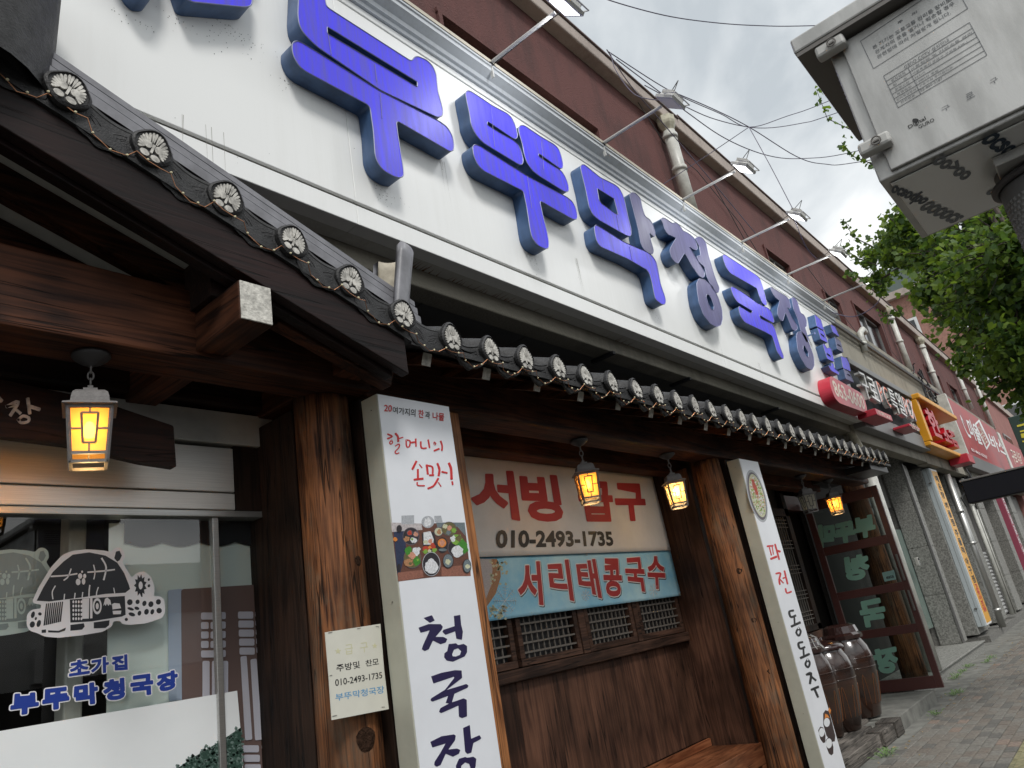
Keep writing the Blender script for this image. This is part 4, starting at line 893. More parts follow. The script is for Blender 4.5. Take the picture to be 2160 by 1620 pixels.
M['knotdark'] = mat('knot', (.045, .024, .015), .95, spec=.1, noise=.6, nscale=90, bump=1, bscale=120)
for (x, r_, z, a, s_) in ((2.065, .133, 1.24, -1.7, .036), (2.065, .130, 1.95, -1.3, .018), (2.065, .124, 2.45, -1.55, .022), (2.065, .131, 1.6, -2.3, .014), (6.17, .138, 1.75, -2.3, .022), (6.17, .132, 2.05, -2.0, .018), (6.17, .140, 1.35, -2.2, .022), (6.17, .142, .95, -2.1, .02), (6.17, .13, 2.3, -2.2, .02)):
    k_ = knot(x, 2.74, r_, z, a, s_ * .75); k_.data.materials[0] = M['knotdark']
# squared timbers either side of the light boxes
bev(MB().box(2.20, 2.36, 2.62, 2.9, .12, 2.73).obj('jamb', M['darkz'], tf_), .006)
bev(MB().box(2.60, 2.87, 2.60, 2.74, .12, 2.73).obj('jamb', M['jambz'], tf_), .006)
bev(MB().box(6.30, 6.48, 2.60, 2.8, .12, 2.73).obj('jamb', M['darkz'], tf_), .006)
bev(MB().box(2.88, 3.02, 2.9, 3.3, .12, 2.72).obj('side_board', M['darkz'], tf_), .004)
bev(MB().box(1.98, 2.26, 2.86, 3.3, .12, 2.72).obj('side_board', M['darkz'], tf_), .004)
bev(MB().box(6.12, 6.44, 2.9, 3.4, .12, 2.72).obj('side_board', M['panelz'], tf_), .004)
# ---- bay wall: boards, rails, lattice windows, bench
BY = 3.30
xb = 3.03
while xb < 6.1: bev(MB().box(xb, min(xb + .385, 6.11) - .003, BY + random.uniform(0, .003), BY + .04, .5, 1.27).obj('wall_board', M['panelz'], tf_), .003, 1); xb += .385
MB().box(3.02, 6.12, BY + .045, BY + .16, .1, 2.85).obj('wall_core', M['darkroom'], tf_)
bev(MB().box(3.03, 6.11, BY - .05, BY + .04, 1.272, 1.345).obj('rail', M['railx'], tf_), .006)
bev(MB().box(3.03, 6.11, BY - .03, BY + .04, 2.42, 2.72).obj('rail', M['railx'], tf_), .006)
def lattice(x0, x1, z0, z1, y=BY, nh=5, nv=9):
    w_ = MB()
    for (a, b_, c, d) in ((x0, x1, z0, z0 + .045), (x0, x1, z1 - .045, z1), (x0, x0 + .045, z0 + .045, z1 - .045), (x1 - .045, x1, z0 + .045, z1 - .045)): w_.box(a, b_, y - .045, y, c, d)
    f_ = bev(w_.obj('lattice_window', M['railx'], tf_), .004)
    MB().box(x0 + .04, x1 - .04, y + .012, y + .016, z0 + .04, z1 - .04).obj('lattice_back', M['black'], f_)
    for k in range(nv):
        x = x0 + .045 + (x1 - x0 - .09) * (k + 1) / (nv + 1); b_ = MB().box(x - .005, x + .005, y - .028, y - .018, z0 + .045, z1 - .045).obj('lattice_bar', M['lat'], f_)
    for k in range(nh):
        z = z0 + .045 + (z1 - z0 - .09) * (k + .6) / (nh + .2); MB().box(x0 + .045, x1 - .045, y - .036, y - .029, z - .006, z + .006).obj('lattice_bar', M['lat'], f_)
M['lat'] = mat('grey brown lattice bar', (.13, .115, .10), .7)
for a, b_ in ((3.06, 3.80), (3.84, 4.52), (4.62, 5.28), (5.36, 6.06)): lattice(a, b_, 1.35, 1.75)
for (x0, x1) in ((4.53, 4.61), (5.29, 5.35)): bev(MB().box(x0, x1, BY - .05, BY, 1.347, 2.4).obj('mullion', M['railx'], tf_), .004)
for a, b_ in ((3.06, 4.5), (4.62, 6.06)): MB().box(a, b_, BY + .01, BY + .04, 1.76, 2.4).obj('upper_board', M['panelz'], tf_)
bn = thing('wooden_bench', 'built-in orange brown wooden bench below the latticed wall', 'bench', (4.6, 3.0, .12))
bev(MB().box(3.06, 6.08, 2.84, 3.29, .40, .44).obj('seat', M['bench'], bn), .006)
bev(MB().box(3.06, 6.08, 2.815, 2.838, .30, .45).obj('front_rail', M['bench'], bn), .006)
bev(MB().box(3.06, 6.08, 3.262, 3.288, .441, .50).obj('back_rail', M['bench'], bn), .005)
for x in (3.1, 4.05, 5.0, 5.98): bev(MB().box(x, x + .07, 2.82, 2.88, .12, .299).obj('leg', M['bench'], bn), .004)
MB().box(3.08, 6.05, 2.89, 2.91, .12, .39).obj('front_panel', M['bench'], bn)
# ---- doorway side: dark timber lattice screen, frame, threshold
ds = MB()
for (a, b_, c, d) in ((7.35, 9.55, 2.42, 2.52), (7.35, 7.43, .5, 2.52), (9.42, 9.55, .12, 2.72), (7.35, 9.55, 1.05, 1.12)): ds.box(a, b_, 3.30, 3.36, c, d)
so_ = bev(ds.obj('screen_frame', M['darkz'], tf_), .004)
for k in range(26):
    x = 7.46 + k * .076; MB().box(x, x + .008, 3.322, 3.332, 1.12, 2.42).obj('lattice_bar', M['lat'], so_)
for g in (1.18, 1.42, 1.72, 2.02, 2.28):
    for k in range(3): MB().box(7.43, 9.42, 3.312, 3.32, g + k * .045, g + k * .045 + .008).obj('lattice_bar', M['lat'], so_)
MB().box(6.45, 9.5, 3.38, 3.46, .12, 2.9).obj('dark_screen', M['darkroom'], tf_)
bev(MB().box(7.35, 9.5, 3.29, 3.37, .12, 1.04).obj('wall_board', M['panelz'], tf_), .004)
bev(MB().box(9.7, 10.7, 3.45, 3.55, 2.55, 2.75).obj('door_head', M['maroon'], tf_), .005)
# ---- window wall on the left
WY = 3.2
ww = thing('shop_window', 'large aluminium framed shop window with stickers and a steel header, left of the first log post', 'window', (1.2, WY, .1))
for (z0, z1) in ((2.30, 2.378), (2.385, 2.60)):
    bev(MB().box(-2.5, 1.84, WY - .05, WY, z0, z1).obj('steel_header', M['steel'], ww), .003, 1)
MB().box(2.065, 2.3, WY - .05, WY + .02, .12, 2.62).obj('side_panel', M['darkz'], ww); MB().box(1.845, 2.3, WY - .045, WY - .02, 2.30, 2.615).obj('side_panel', M['darkz'], ww)
bev(MB().box(-2.5, 2.06, WY - .06, WY + .03, 2.62, 2.78).obj('white_strip', M['white_board'], ww), .003)
fr = MB()
for (a, b_, c, d) in ((-2.5, 2.06, 2.268, 2.298), (2.03, 2.06, .4, 2.27), (-2.5, 2.06, .38, .42)): fr.box(a, b_, WY - .045, WY + .04, c, d)
bev(fr.obj('window_frame', M['alu'], ww), .003)
sa = MB().box(1.735, 1.765, WY - .03, WY - .002, .42, 2.268).box(.0, .03, WY - .03, WY - .002, .42, 2.268); bev(sa.obj('sash_stile', M['alu'], ww), .003)
MB().add([(-2.5, WY - .012, .42), (1.735, WY - .012, .42), (1.735, WY - .012, 2.268), (-2.5, WY - .012, 2.268)], [(0, 1, 2, 3)]).obj('pane', M['glass'], ww)
MB().add([(1.765, WY + .022, .42), (2.03, WY + .022, .42), (2.03, WY + .022, 2.268), (1.765, WY + .022, 2.268)], [(0, 1, 2, 3)]).obj('pane', M['glass'], ww)
# inside: pale pillar, blinds, back wall glimpses
room = thing('room_interior', 'dim dining room behind the shop window', 'room', (0, 4.5, .1))
bev(MB().box(1.22, 1.29, WY + .2, WY + .3, .1, 2.6).obj('pillar', M['pvc'], room), .008)
M['blind'] = mat('pale green blind', (.78, .86, .82), .8); M['wallgrey'] = mat('inner wall', (.09, .085, .075), .9, noise=.3, nscale=4)
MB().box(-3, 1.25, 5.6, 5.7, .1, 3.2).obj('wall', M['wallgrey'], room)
MB().box(1.33, 2.06, WY + .075, WY + .08, .42, 2.262).obj('roller_blind', M['blind'], ww)
MB().box(.2, .9, 5.0, 5.4, .1, 1.9).obj('cupboard', M['panelz'], room)
M['warmlamp'] = mat('warm ceiling lamp', (1, .7, .4), .5, emit=(1, .62, .28), es=3)
for (x, y) in ((.4, 4.9), (1.0, 5.2)): MB().lathe((x, y, 2.5), [(.01, 0), (.06, .01), (.06, .05), (.01, .06)], 12).obj('ceiling_lamp', M['warmlamp'], room)
PW = PY(WY - .014)
PB = PY(WY + .02)
# scalloped dark valance on the inner pane and the printed lattice
vz = MB()
vp = [(262, 1088), (569, 1083), (573, 1143)]
for k in range(4):
    for t in range(8): a = math.pi * t / 8; vp.append((573 - k * 77 - 77 * t / 8, 1143 + k * .6 + 9 * math.sin(a)))
vp += [(262, 1146)]
M['valance'] = mat('black valance', (.006, .008, .012), .8)
PB2 = PY(WY + .068)
decal('valance', [[(p[0], p[1]) for p in vp]], PB2, M['valance'], ww, 0, .004)
M['bluegrey'] = mat('blue grey band', (.48, .55, .70), .7); M['brownfilm'] = mat('brown print', (.20, .125, .115), .6); M['mauve'] = mat('mauve print', (.72, .68, .78), .6)
sp_ = PY(WY + .03)
decal('poster_band', [[(354, 1245), (386, 1242), (388, 1475), (356, 1480)]], PY(WY + .066), M['bluegrey'], ww, 0, .003, .01)
pf_ = decal('lattice_poster', [[(382, 1243), (560, 1232), (610, 1640), (385, 1640)]], PY(WY + .062), M['brownfilm'], ww, 0, .002, .012)
pt = []
def rb(x, y, w_, h): pt.append([(x, y), (x + w_, y), (x + w_, y + h), (x, y + h)])
for r_ in range(5):
    rb(424, 1292 + r_ * 20, 36 if r_ in (0, 4) else 16, 15)
    if r_ not in (0, 4): rb(444, 1292 + r_ * 20, 16, 15)
    rb(464, 1291 + r_ * 20, 12, 15)
    rb(502 + r_ * .8, 1290 + r_ * 19, 32, 15); rb(538 + r_ * .8, 1288 + r_ * 19, 13, 14); rb(556 + r_ * .8, 1286 + r_ * 19, 13, 14)
for x in (427, 447, 466): rb(x, 1394, 15, 110)
for k, x in enumerate((505, 526, 545, 562)): pt.append([(x + 2, 1385 + (k % 2) * 6), (x + 15, 1383 + (k % 2) * 6), (x + 27, 1560), (x + 12, 1562)])
for r_ in range(5):
    rb(512 + r_ * 2, 1572 + r_ * 20, 34, 15); rb(552 + r_ * 2, 1566 + r_ * 20, 14, 15); rb(572 + r_ * 2, 1564 + r_ * 20, 14, 15)
decal('lattice_print', pt, PY(WY + .0575), M['mauve'], pf_, .0, .001, .008)
M['sticker_white'] = mat('white film', (.80, .83, .84), .4, noise=.05, nscale=2)
decal('white_film', [[(-330, 1590), (0, 1542), (500, 1457), (508, 1548), (520, 1760), (-330, 1760)]], PW, M['sticker_white'], ww, 0, .001)
# wooded hill printed on the film
M['pr1'] = mat('print green a', (.06, .11, .09), .6); M['pr2'] = mat('print green b', (.13, .19, .17), .6); M['pr3'] = mat('print green c', (.025, .06, .045), .6)
random.seed(3); ft = [[], [], []]
for _ in range(620):
    x = random.uniform(372, 512); top = 1617 - (x - 372) * .62 + 6 * math.sin(x * .2); y = random.uniform(top, 1650)
    if y < top: continue
    s_ = random.uniform(2, 4.5); ft[random.randrange(3) if y > top + 8 else 1].append(([(x + s_ * math.cos(a) * random.uniform(.6, 1.2), y + s_ * math.sin(a) * random.uniform(.6, 1.1)) for a in [k * 2 * math.pi / 7 for k in range(7)]]))
hb = decal('hill_print', [[(372, 1622), (400, 1602), (430, 1584), (470, 1560), (508, 1534), (512, 1660), (372, 1660)]], PW, M['pr3'], ww, .0012, .0004)
for k, m_ in enumerate(('pr1', 'pr2', 'pr3')): tag(decal('tree_print', ft[k], PW, M[m_], hb, .0018 + k * .0002, .0002), kind='stuff')
# round thatched house sticker
Z8 = lambda p: loc(4.05, 0, 1140, p)
def cottage(pl, mw, mk, dx=0, parent=ww):
    T = lambda p: [(a + dx, b) for a, b in Z8(p)]
    base = decal('cottage_sticker', [T([(275, 520), (330, 400), (430, 235), (530, 125), (610, 90), (740, 75), (880, 85), (950, 100), (975, 66), (1020, 60), (1060, 90), (1066, 150), (1040, 182), (1090, 260), (1125, 322), (1170, 275), (1230, 264), (1290, 310), (1320, 400), (1312, 482), (1360, 474), (1400, 500), (1412, 600), (1390, 660), (1250, 708), (1100, 722), (1040, 712), (1030, 690), (965, 690), (960, 730), (880, 780), (700, 810), (500, 832), (380, 822), (320, 792), (250, 772), (225, 720), (230, 632), (270, 590), (350, 582), (350, 546), (290, 540)])], pl, mw, parent, 0, .0008, .012)
    blk = [T([(312, 515), (370, 400), (450, 270), (540, 182), (620, 122), (760, 102), (900, 130), (1000, 190), (1060, 280), (1100, 380), (1110, 415), (1070, 447), (900, 457), (700, 487), (420, 522)]), T([(975, 152), (990, 95), (1020, 88), (1040, 130), (1020, 170), (1000, 182)]), T([(595, 505), (1065, 475), (1072, 635), (1040, 650), (780, 692), (600, 702)]),
           T([(600, 722), (715, 708), (722, 735), (700, 762), (600, 772)]), T([(800, 700), (935, 682), (930, 725), (900, 748), (800, 752)]), T([(355, 765), (392, 760), (392, 788), (355, 790)]), T([(410, 768), (500, 772), (562, 745), (555, 770), (500, 788), (410, 786)])]
    for k in range(9): blk.append(T([(392 + k * 17, 540 - k * 2), (402 + k * 17, 539 - k * 2), (384 + k * 17, 726 - k * 4), (370 + k * 17, 728 - k * 4)]))
    for (x, y, rx, ry) in ((280, 635, 16, 30), (330, 710, 18, 32), (275, 718, 22, 28), (305, 668, 9, 14), (340, 628, 16, 14), (1108, 528, 24, 26), (1174, 525, 18, 20), (1232, 538, 18, 24), (1288, 545, 22, 26), (1352, 525, 22, 24), (1115, 585, 30, 12), (1168, 580, 22, 14), (1125, 632, 30, 16), (1190, 622, 16, 22), (1250, 610, 20, 26), (1300, 610, 16, 24), (1358, 600, 24, 24), (1270, 335, 9, 12), (1271, 388, 11, 14), (1078, 675, 14, 14), (828, 560, 1, 1)):
        blk.append(T(ell(x, y, rx, ry, 9, .3)))
    fl = []
    for k in range(22): a = 2 * math.pi * k / 22; q = 1.25 if k % 2 else .85; fl.append((1198 + 44 * q * math.cos(a), 385 + 78 * q * math.sin(a)))
    blk.append(T(fl)); blk.append(T([(1205, 440), (1215, 440), (1216, 482), (1206, 482)]))
    b_ = decal('sticker_black', blk, pl, mk, base, .001, .0005)
    wh = []
    for s0 in (([(435, 308), (560, 300), (655, 285)], 13), ([(605, 245), (580, 310), (545, 340)], 11), ([(750, 272), (880, 262), (975, 250)], 13), ([(798, 212), (810, 270), (800, 330)], 10), ([(868, 155), (905, 230), (885, 335)], 15), ([(470, 390), (445, 440), (450, 500)], 9), ([(765, 385), (760, 430), (758, 485)], 11), ([(838, 402), (825, 440), (822, 470)], 9), ([(970, 408), (978, 450)], 8), ([(640, 452), (635, 492)], 9), ([(550, 460), (545, 505)], 9), ([(705, 445), (700, 488)], 9)): wh.append(([T([p])[0] for p in s0[0]], s0[1] / 4.05))
    w1 = [T(ell(666, 355, 20, 28)), T(ell(683, 305, 18, 24)), T(ell(712, 350, 15, 28)), T(ell(722, 305, 13, 20)), T(ell(700, 268, 8, 10)), T([(700, 500), (760, 496), (757, 668), (700, 670)]), T([(768, 495), (788, 492), (788, 665), (768, 667)]), (T(ell(829, 562, 38, 70)), T(ell(829, 562, 25, 48))), T(ell(829, 562, 13, 27)), T([(880, 560), (895, 500), (915, 488), (940, 510), (950, 555), (935, 545), (925, 560), (912, 540), (900, 560), (892, 545)]), T([(955, 545), (975, 535), (1020, 540), (1032, 580), (960, 590)]), T([(960, 602), (1035, 600), (1030, 630), (965, 632)]), T(ell(1200, 385, 17, 34))]
    for k in range(4):
        for j in range(5): w1.append(T(ell(625 + k * 23, 525 + j * 36, 8, 13, 8)))
    decal('sticker_white', w1, pl, mw, base, .0016, .0005)
    mb = MB()
    for (pts, w_) in wh:
        q = [pl.uv(tuple(x)) for x in stroke(pts, w_)]; fv, ff, sv, sf = prism(q, pl, .0022, (), 0, .0016, True); mb.add(fv, ff).add(sv, sf)
    mb.obj('sticker_straw', mw, base)
M['film_white'] = mat('white sticker', (.80, .79, .82), .4); M['film_black'] = mat('black sticker', (.018, .020, .026), .4); M['film_pale'] = mat('pale sticker behind glass', (.60, .68, .65), .5); M['film_grey'] = mat('grey sticker behind glass', (.30, .34, .34), .5)
cottage(PW, M['film_white'], M['film_black'])
cottage(PY(WY + .03), M['film_pale'], M['film_grey'], -160)
for s_, q in (('초', [(146, 1426), (188, 1420), (186, 1389), (146, 1396)]), ('가', [(193, 1424), (228, 1417), (228, 1385), (191, 1391)]), ('집', [(236, 1414), (268, 1412), (267, 1381), (236, 1385)]), ('부', [(22, 1510), (80, 1500), (78, 1462), (26, 1466)]), ('뚜', [(90, 1499), (145, 1490), (142, 1450), (92, 1456)]), ('막', [(156, 1488), (206, 1482), (203, 1440), (158, 1447)]), ('청', [(218, 1478), (262, 1472), (260, 1431), (220, 1437)]), ('국', [(276, 1468), (322, 1463), (320, 1422), (276, 1428)]), ('장', [(331, 1460), (374, 1450), (372, 1414), (332, 1424)])):
    f_ = .0016 if s_ in '초가집' else .0034
    text(s_, PW, q, M['film_white'], 'sticker_border', ww, .02, .0, .0012, 1, f_ + .0042); text(s_, PW, q, M['ink_royal'], 'sticker_text', ww, .02, .0016, .0008, 1, f_)
# dark carved name board under the beam
nb = thing('name_board', 'dark wooden name board with pale carved characters hanging behind the lit lantern', 'sign', (.9, 2.92, 2.4))
PN = PY(2.92)
fv, ff, sv, sf = prism([(-700, 760), (0, 800), (200, 842), (366, 898), (372, 986), (300, 975), (140, 938), (0, 920), (-700, 900)], PN, 0, (), .01, -.04)
MB().add(fv, ff).add(sv, sf).obj('board', M['darkx'], nb)
strokes('carved_text', [([(14, 858), (38, 848), (22, 876)], 7), ([(30, 862), (42, 872)], 6), ([(58, 842), (62, 872)], 7), ([(63, 858), (82, 864)], 7), ([(38, 886), (48, 878), (60, 882), (58, 890), (44, 892), (38, 886)], 6), ([(-6, 838), (2, 846)], 8)], PN, M['petal'], nb, .001, .003)
# ================================================================== UPRIGHT LIGHT BOXES
random.seed(31)
PL = PY(2.45)
def lightbox(nm, label, x0, x1, z0, z1, y0=2.45, y1=2.57):
    t = thing(nm, label, 'sign', ((x0 + x1) / 2, y1, z0))
    bev(MB().box(x0, x1, y0 + .004, y1, z0, z1).obj('housing', M['box_side'], t), .004)
    MB().box(x0 + .004, x1 - .004, y0, y0 + .0035, z0 + .004, z1 - .004).obj('face', M['box_white'], t)
    for z in (z1 - .07, z0 + .5, z0 + 1.2): MB().lathe((x0 - .001, y0 + .05, z), [(.0, 0), (.004, 0), (.004, .002)], 8).obj('screw', M['black'], t)
    MB().box(x0 + .05, x1 - .05, y1, 2.598, z1 - .3, z1 - .25).obj('mounting_bracket', M['black'], t)
    return t
lb1 = lightbox('light_box_sign', 'tall white light box sign with a food photograph and navy brush lettering, beside the nearest log post', 2.168, 2.643, .55, 2.690)
lb1['label'] = 'tall white light box with a food photo and navy brush lettering, nearest log post'
Q1 = lambda p: loc(7.365, 780, 840, p); Q2 = lambda p: loc(4.63, 860, 1270, p); Q6 = lambda p: loc(9, 820, 1060, p)
text('20', PL, Q1([(215, 205), (338, 215), (345, 110), (222, 100)]), M['ink_red'], 'lettering', lb1, .02)
text('여가지의', PL, Q1([(355, 235), (705, 290), (708, 172), (350, 130)]), M['ink_black'], 'lettering', lb1, .012)
text('찬', PL, Q1([(752, 300), (835, 312), (835, 188), (750, 175)]), M['ink_red'], 'lettering', lb1, .02)
text('과', PL, Q1([(855, 305), (935, 325), (935, 212), (855, 200)]), M['ink_black'], 'lettering', lb1, .012)
text('나물', PL, Q1([(975, 335), (1150, 360), (1155, 235), (972, 215)]), M['ink_red'], 'lettering', lb1, .02)
K = 1 / 7.365
def SQ(Q, k, lst): return [([tuple(x) for x in Q(p)], w_ * k) for p, w_ in lst]
strokes('brush_lettering', SQ(Q1, K, [([(280, 560), (345, 595), (278, 628)], 26), ([(335, 650), (352, 690), (325, 715), (308, 690), (335, 650)], 17), ([(400, 550), (435, 600), (440, 670)], 30), ([(460, 625), (510, 608)], 18),
    ([(398, 742), (440, 715), (460, 730), (445, 775), (400, 820), (395, 850), (420, 862), (450, 850)], 17), ([(562, 650), (572, 755), (615, 745), (622, 665), (562, 650)], 20), ([(640, 690), (702, 682)], 26), ([(712, 635), (716, 745)], 22),
    ([(790, 680), (800, 770), (872, 776)], 24), ([(905, 650), (926, 765)], 22), ([(1000, 680), (1022, 705), (1005, 730), (994, 705), (1000, 680)], 13), ([(1002, 815), (1070, 787)], 26), ([(1100, 670), (1122, 740), (1118, 810)], 24)]), PL, M['ink_red'], lb1)
strokes('brush_lettering', SQ(Q1, K, [
    ([(720, 985), (662, 1100)], 32), ([(770, 1030), (808, 1080)], 16), ([(745, 1110), (747, 1240)], 28), ([(692, 1265), (820, 1250)], 32), ([(735, 1310), (745, 1355), (845, 1360)], 20),
    ([(882, 1040), (900, 1175)], 30), ([(885, 1045), (970, 1070), (975, 1180)], 26), ([(930, 1197), (985, 1195)], 28), ([(1050, 1020), (1080, 1110), (1068, 1200)], 32), ([(1122, 1145), (1195, 1160)], 26), ([(1060, 1250), (990, 1360), (905, 1400)], 28), ([(1065, 1310), (1103, 1370)], 14),
    ([(1230, 1015), (1260, 1100), (1268, 1250)], 36), ([(1278, 1300), (1285, 1340)], 24)]), PL, M['ink_red'], lb1)
decal('navy_lettering', [Q2(p) if not isinstance(p, tuple) else tuple(Q2(q) for q in p) for p in [
    [(155, 155), (235, 128), (262, 180), (215, 202)], [(105, 250), (200, 215), (320, 215), (342, 240), (330, 270), (270, 340), (345, 340), (385, 360), (370, 395), (320, 412), (245, 375), (205, 460), (165, 478), (137, 460), (150, 420), (215, 275), (125, 300)],
    [(450, 135), (512, 125), (520, 220), (538, 290), (528, 368), (475, 358), (462, 285), (368, 320), (338, 290), (350, 270), (458, 235)],
    ([(400, 410), (470, 402), (490, 420), (545, 408), (578, 430), (578, 490), (555, 530), (440, 582), (380, 570), (355, 540), (358, 500), (385, 480)], [(432, 510), (450, 465), (490, 450), (522, 480), (510, 515), (470, 532), (438, 530)]),
    [(228, 725), (330, 690), (460, 665), (525, 668), (530, 740), (375, 860), (570, 800), (592, 815), (585, 835), (455, 895), (430, 980), (545, 940), (575, 955), (578, 1115), (530, 1133), (500, 1120), (495, 1010), (325, 1085), (305, 1070), (320, 1035), (405, 990), (370, 985), (395, 915), (240, 972), (222, 960), (228, 940), (365, 855), (455, 740), (450, 728), (250, 795)],
    [(220, 1365), (330, 1310), (450, 1292), (468, 1305), (460, 1350), (395, 1440), (480, 1430), (512, 1445), (500, 1480), (440, 1510), (370, 1480), (320, 1590), (280, 1608), (258, 1590), (262, 1560), (320, 1470), (370, 1380), (240, 1420)],
    [(540, 1230), (605, 1200), (618, 1335), (700, 1300), (718, 1330), (700, 1345), (640, 1375), (620, 1470), (580, 1482), (560, 1460)],
    ([(500, 1530), (560, 1512), (580, 1520), (640, 1510), (668, 1530), (662, 1600), (640, 1680), (560, 1705), (480, 1680), (470, 1600)], [(520, 1600), (560, 1565), (600, 1580), (612, 1620), (560, 1650), (520, 1640)])]], PL, M['ink_navy'], lb1, 0, .0012, .003)
# printed meal photograph
FC = dict(table=(.14, .05, .03), table2=(.30, .12, .08), cloth=(.02, .03, .08), fade=(.55, .50, .50), dark=(.02, .015, .02), rim=(.12, .10, .12), green=(.05, .25, .02), lime=(.22, .42, .05), rice=(.75, .76, .78), red=(.50, .05, .02), orange=(.75, .25, .04), tan=(.45, .22, .10), pink=(.65, .30, .20), olive=(.14, .12, .04), slate=(.16, .20, .22), cream=(.62, .62, .42), grey=(.45, .47, .50))
FM = {k: mat('print ' + k, v, .45, noise=.35, nscale=160) for k, v in FC.items()}
ph = decal('meal_photo', [Q6([(45, 380), (620, 400), (1440, 380), (1555, 1390), (900, 1410), (180, 1500)])], PL, FM['table'], lb1, 0, .0005)
lay = [0]
def pr(items):
    for poly, c in items:
        lay[0] += 1; decal('print_patch', [Q6(poly)], PL, FM[c], ph, .0005 + lay[0] * .00004, .00004)
random.seed(8)
def blob(cx, cy, r_, n=14, k=.3): return [(cx + r_ * (1 + random.uniform(-k, k)) * math.cos(2 * math.pi * i / n), cy + r_ * (1 + random.uniform(-k, k)) * math.sin(2 * math.pi * i / n)) for i in range(n)]
pr([([(45, 380), (620, 400), (640, 520), (60, 560)], 'fade'), ([(900, 380), (1440, 380), (1460, 640), (1300, 460), (920, 470)], 'slate'), ([(90, 560), (300, 540), (330, 900), (200, 1400), (160, 1350)], 'cloth'), ([(170, 1330), (640, 1280), (660, 1420), (180, 1500)], 'table2'), ([(1000, 1230), (1545, 1180), (1555, 1395), (1000, 1405)], 'table2'), ([(240, 250), (480, 240), (480, 410), (240, 415)], 'grey'), ([(860, 255), (990, 250), (1020, 370), (870, 372)], 'grey'),
    (ell(740, 370, 120, 115), 'grey'), (blob(735, 380, 85), 'rice'), (ell(420, 640, 160, 170), 'rim'), (ell(420, 640, 148, 156), 'dark'), (ell(395, 575, 55, 55), 'rim'), (blob(398, 580, 42), 'red'), (ell(512, 600, 58, 58), 'rim'), (blob(515, 605, 44), 'pink'), (blob(340, 690, 56), 'tan'), (blob(462, 715, 58), 'rice'), (blob(440, 700, 22), 'lime'),
    ([(620, 590), (850, 560), (920, 830), (840, 960), (660, 960)], 'dark'), ([(655, 570), (790, 545), (850, 700), (840, 800), (660, 800)], 'rice'), (blob(700, 750, 40), 'cream'), (blob(790, 740, 40), 'pink'), (blob(710, 880, 62), 'red'), (blob(835, 840, 60), 'red'), (blob(775, 850, 30), 'orange'), (blob(860, 905, 45), 'lime'), (blob(690, 935, 45), 'lime'), (blob(770, 920, 30), 'cream'),
    (ell(940, 555, 88, 88), 'rim'), (ell(940, 555, 74, 74), 'cream'), (blob(950, 560, 45), 'tan'), (ell(1140, 500, 148, 136), 'rim'), (ell(1140, 500, 136, 124), 'olive'), (blob(1060, 455, 45), 'cream'), (blob(1150, 480, 46), 'pink'), (blob(1230, 530, 44), 'lime'), (blob(1130, 575, 42), 'slate'),
    (ell(1015, 810, 105, 150), 'dark'), (ell(1005, 770, 82, 84), 'orange'), (blob(1005, 770, 50), 'pink'), (ell(1020, 900, 80, 26), 'slate'), (ell(1300, 860, 190, 180), 'rim'), (ell(1300, 860, 176, 166), 'dark'), (blob(1290, 700, 110), 'lime'), (blob(1210, 690, 55), 'rice'), (blob(1380, 800, 90), 'green'), (blob(1430, 890, 70), 'green'), (blob(1330, 680, 60), 'olive'), (blob(1300, 930, 110, 14, .12), 'rice'),
    (ell(440, 1060, 170, 195), 'rim'), (ell(440, 1060, 158, 182), 'olive'), (blob(360, 920, 78), 'green'), (blob(515, 920, 80), 'rice'), (blob(520, 1110, 82), 'green'), (blob(370, 1140, 80), 'tan'), (blob(440, 1005, 68), 'pink'), (blob(400, 1160, 30), 'olive'), (blob(545, 1090, 25), 'lime'),
    (ell(800, 1170, 172, 230, 26), 'grey'), (ell(800, 1170, 160, 218, 26), 'dark'), (blob(800, 1225, 130, 22, .10), 'rice'), (blob(800, 1130, 70, 12, .2), 'rice'), (ell(1120, 1115, 104, 138), 'dark'), (ell(1118, 1108, 92, 124), 'slate'), (blob(1115, 1130, 52), 'cream'), (ell(1475, 1210, 84, 136), 'dark'), (ell(1480, 1205, 70, 120), 'slate'), (blob(1485, 1220, 46), 'cream'), (ell(190, 500, 52, 70), 'dark'), (blob(115, 700, 40, 12, .1), 'orange'), (ell(185, 1240, 35, 75), 'dark')])
lb2 = lightbox('light_box_sign', 'tall white light box with a noodle bowl print and red and black lettering', 6.25, 6.68, .10, 2.690)
Q3 = lambda p: loc(5.784, 1550, 960, p); Q4 = lambda p: loc(4.263, 1640, 1240, p)
strokes('red_lettering', SQ(Q3, 1 / 5.784, [([(398, 1112), (462, 1106)], 22), ([(422, 1130), (445, 1220)], 14), ([(455, 1120), (470, 1210)], 11), ([(442, 1265), (505, 1240)], 26), ([(490, 1090), (540, 1270)], 20), ([(520, 1168), (548, 1176)], 24),
    ([(505, 1445), (555, 1442), (540, 1520), (548, 1575)], 20), ([(545, 1510), (590, 1560)], 14), ([(588, 1502), (620, 1490)], 16), ([(605, 1415), (642, 1570)], 19)]), PL, M['ink_red'], lb2)
strokes('red_lettering', SQ(Q4, 1 / 4.263, [([(72, 8), (84, 46), (122, 34)], 14)]), PL, M['ink_red'], lb2)
bl = []
for dx, dy in ((0, 0), (82, 284)):
    bl += [([(140 + dx, 204 + dy), (105 + dx, 216 + dy), (120 + dx, 262 + dy), (160 + dx, 250 + dy)], 19), ([(150 + dx, 270 + dy), (154 + dx, 322 + dy)], 15), ([(127 + dx, 346 + dy), (200 + dx, 312 + dy)], 21), ([(188 + dx, 360 + dy), (208 + dx, 392 + dy), (192 + dx, 430 + dy), (168 + dx, 402 + dy), (188 + dx, 360 + dy)], 17)]
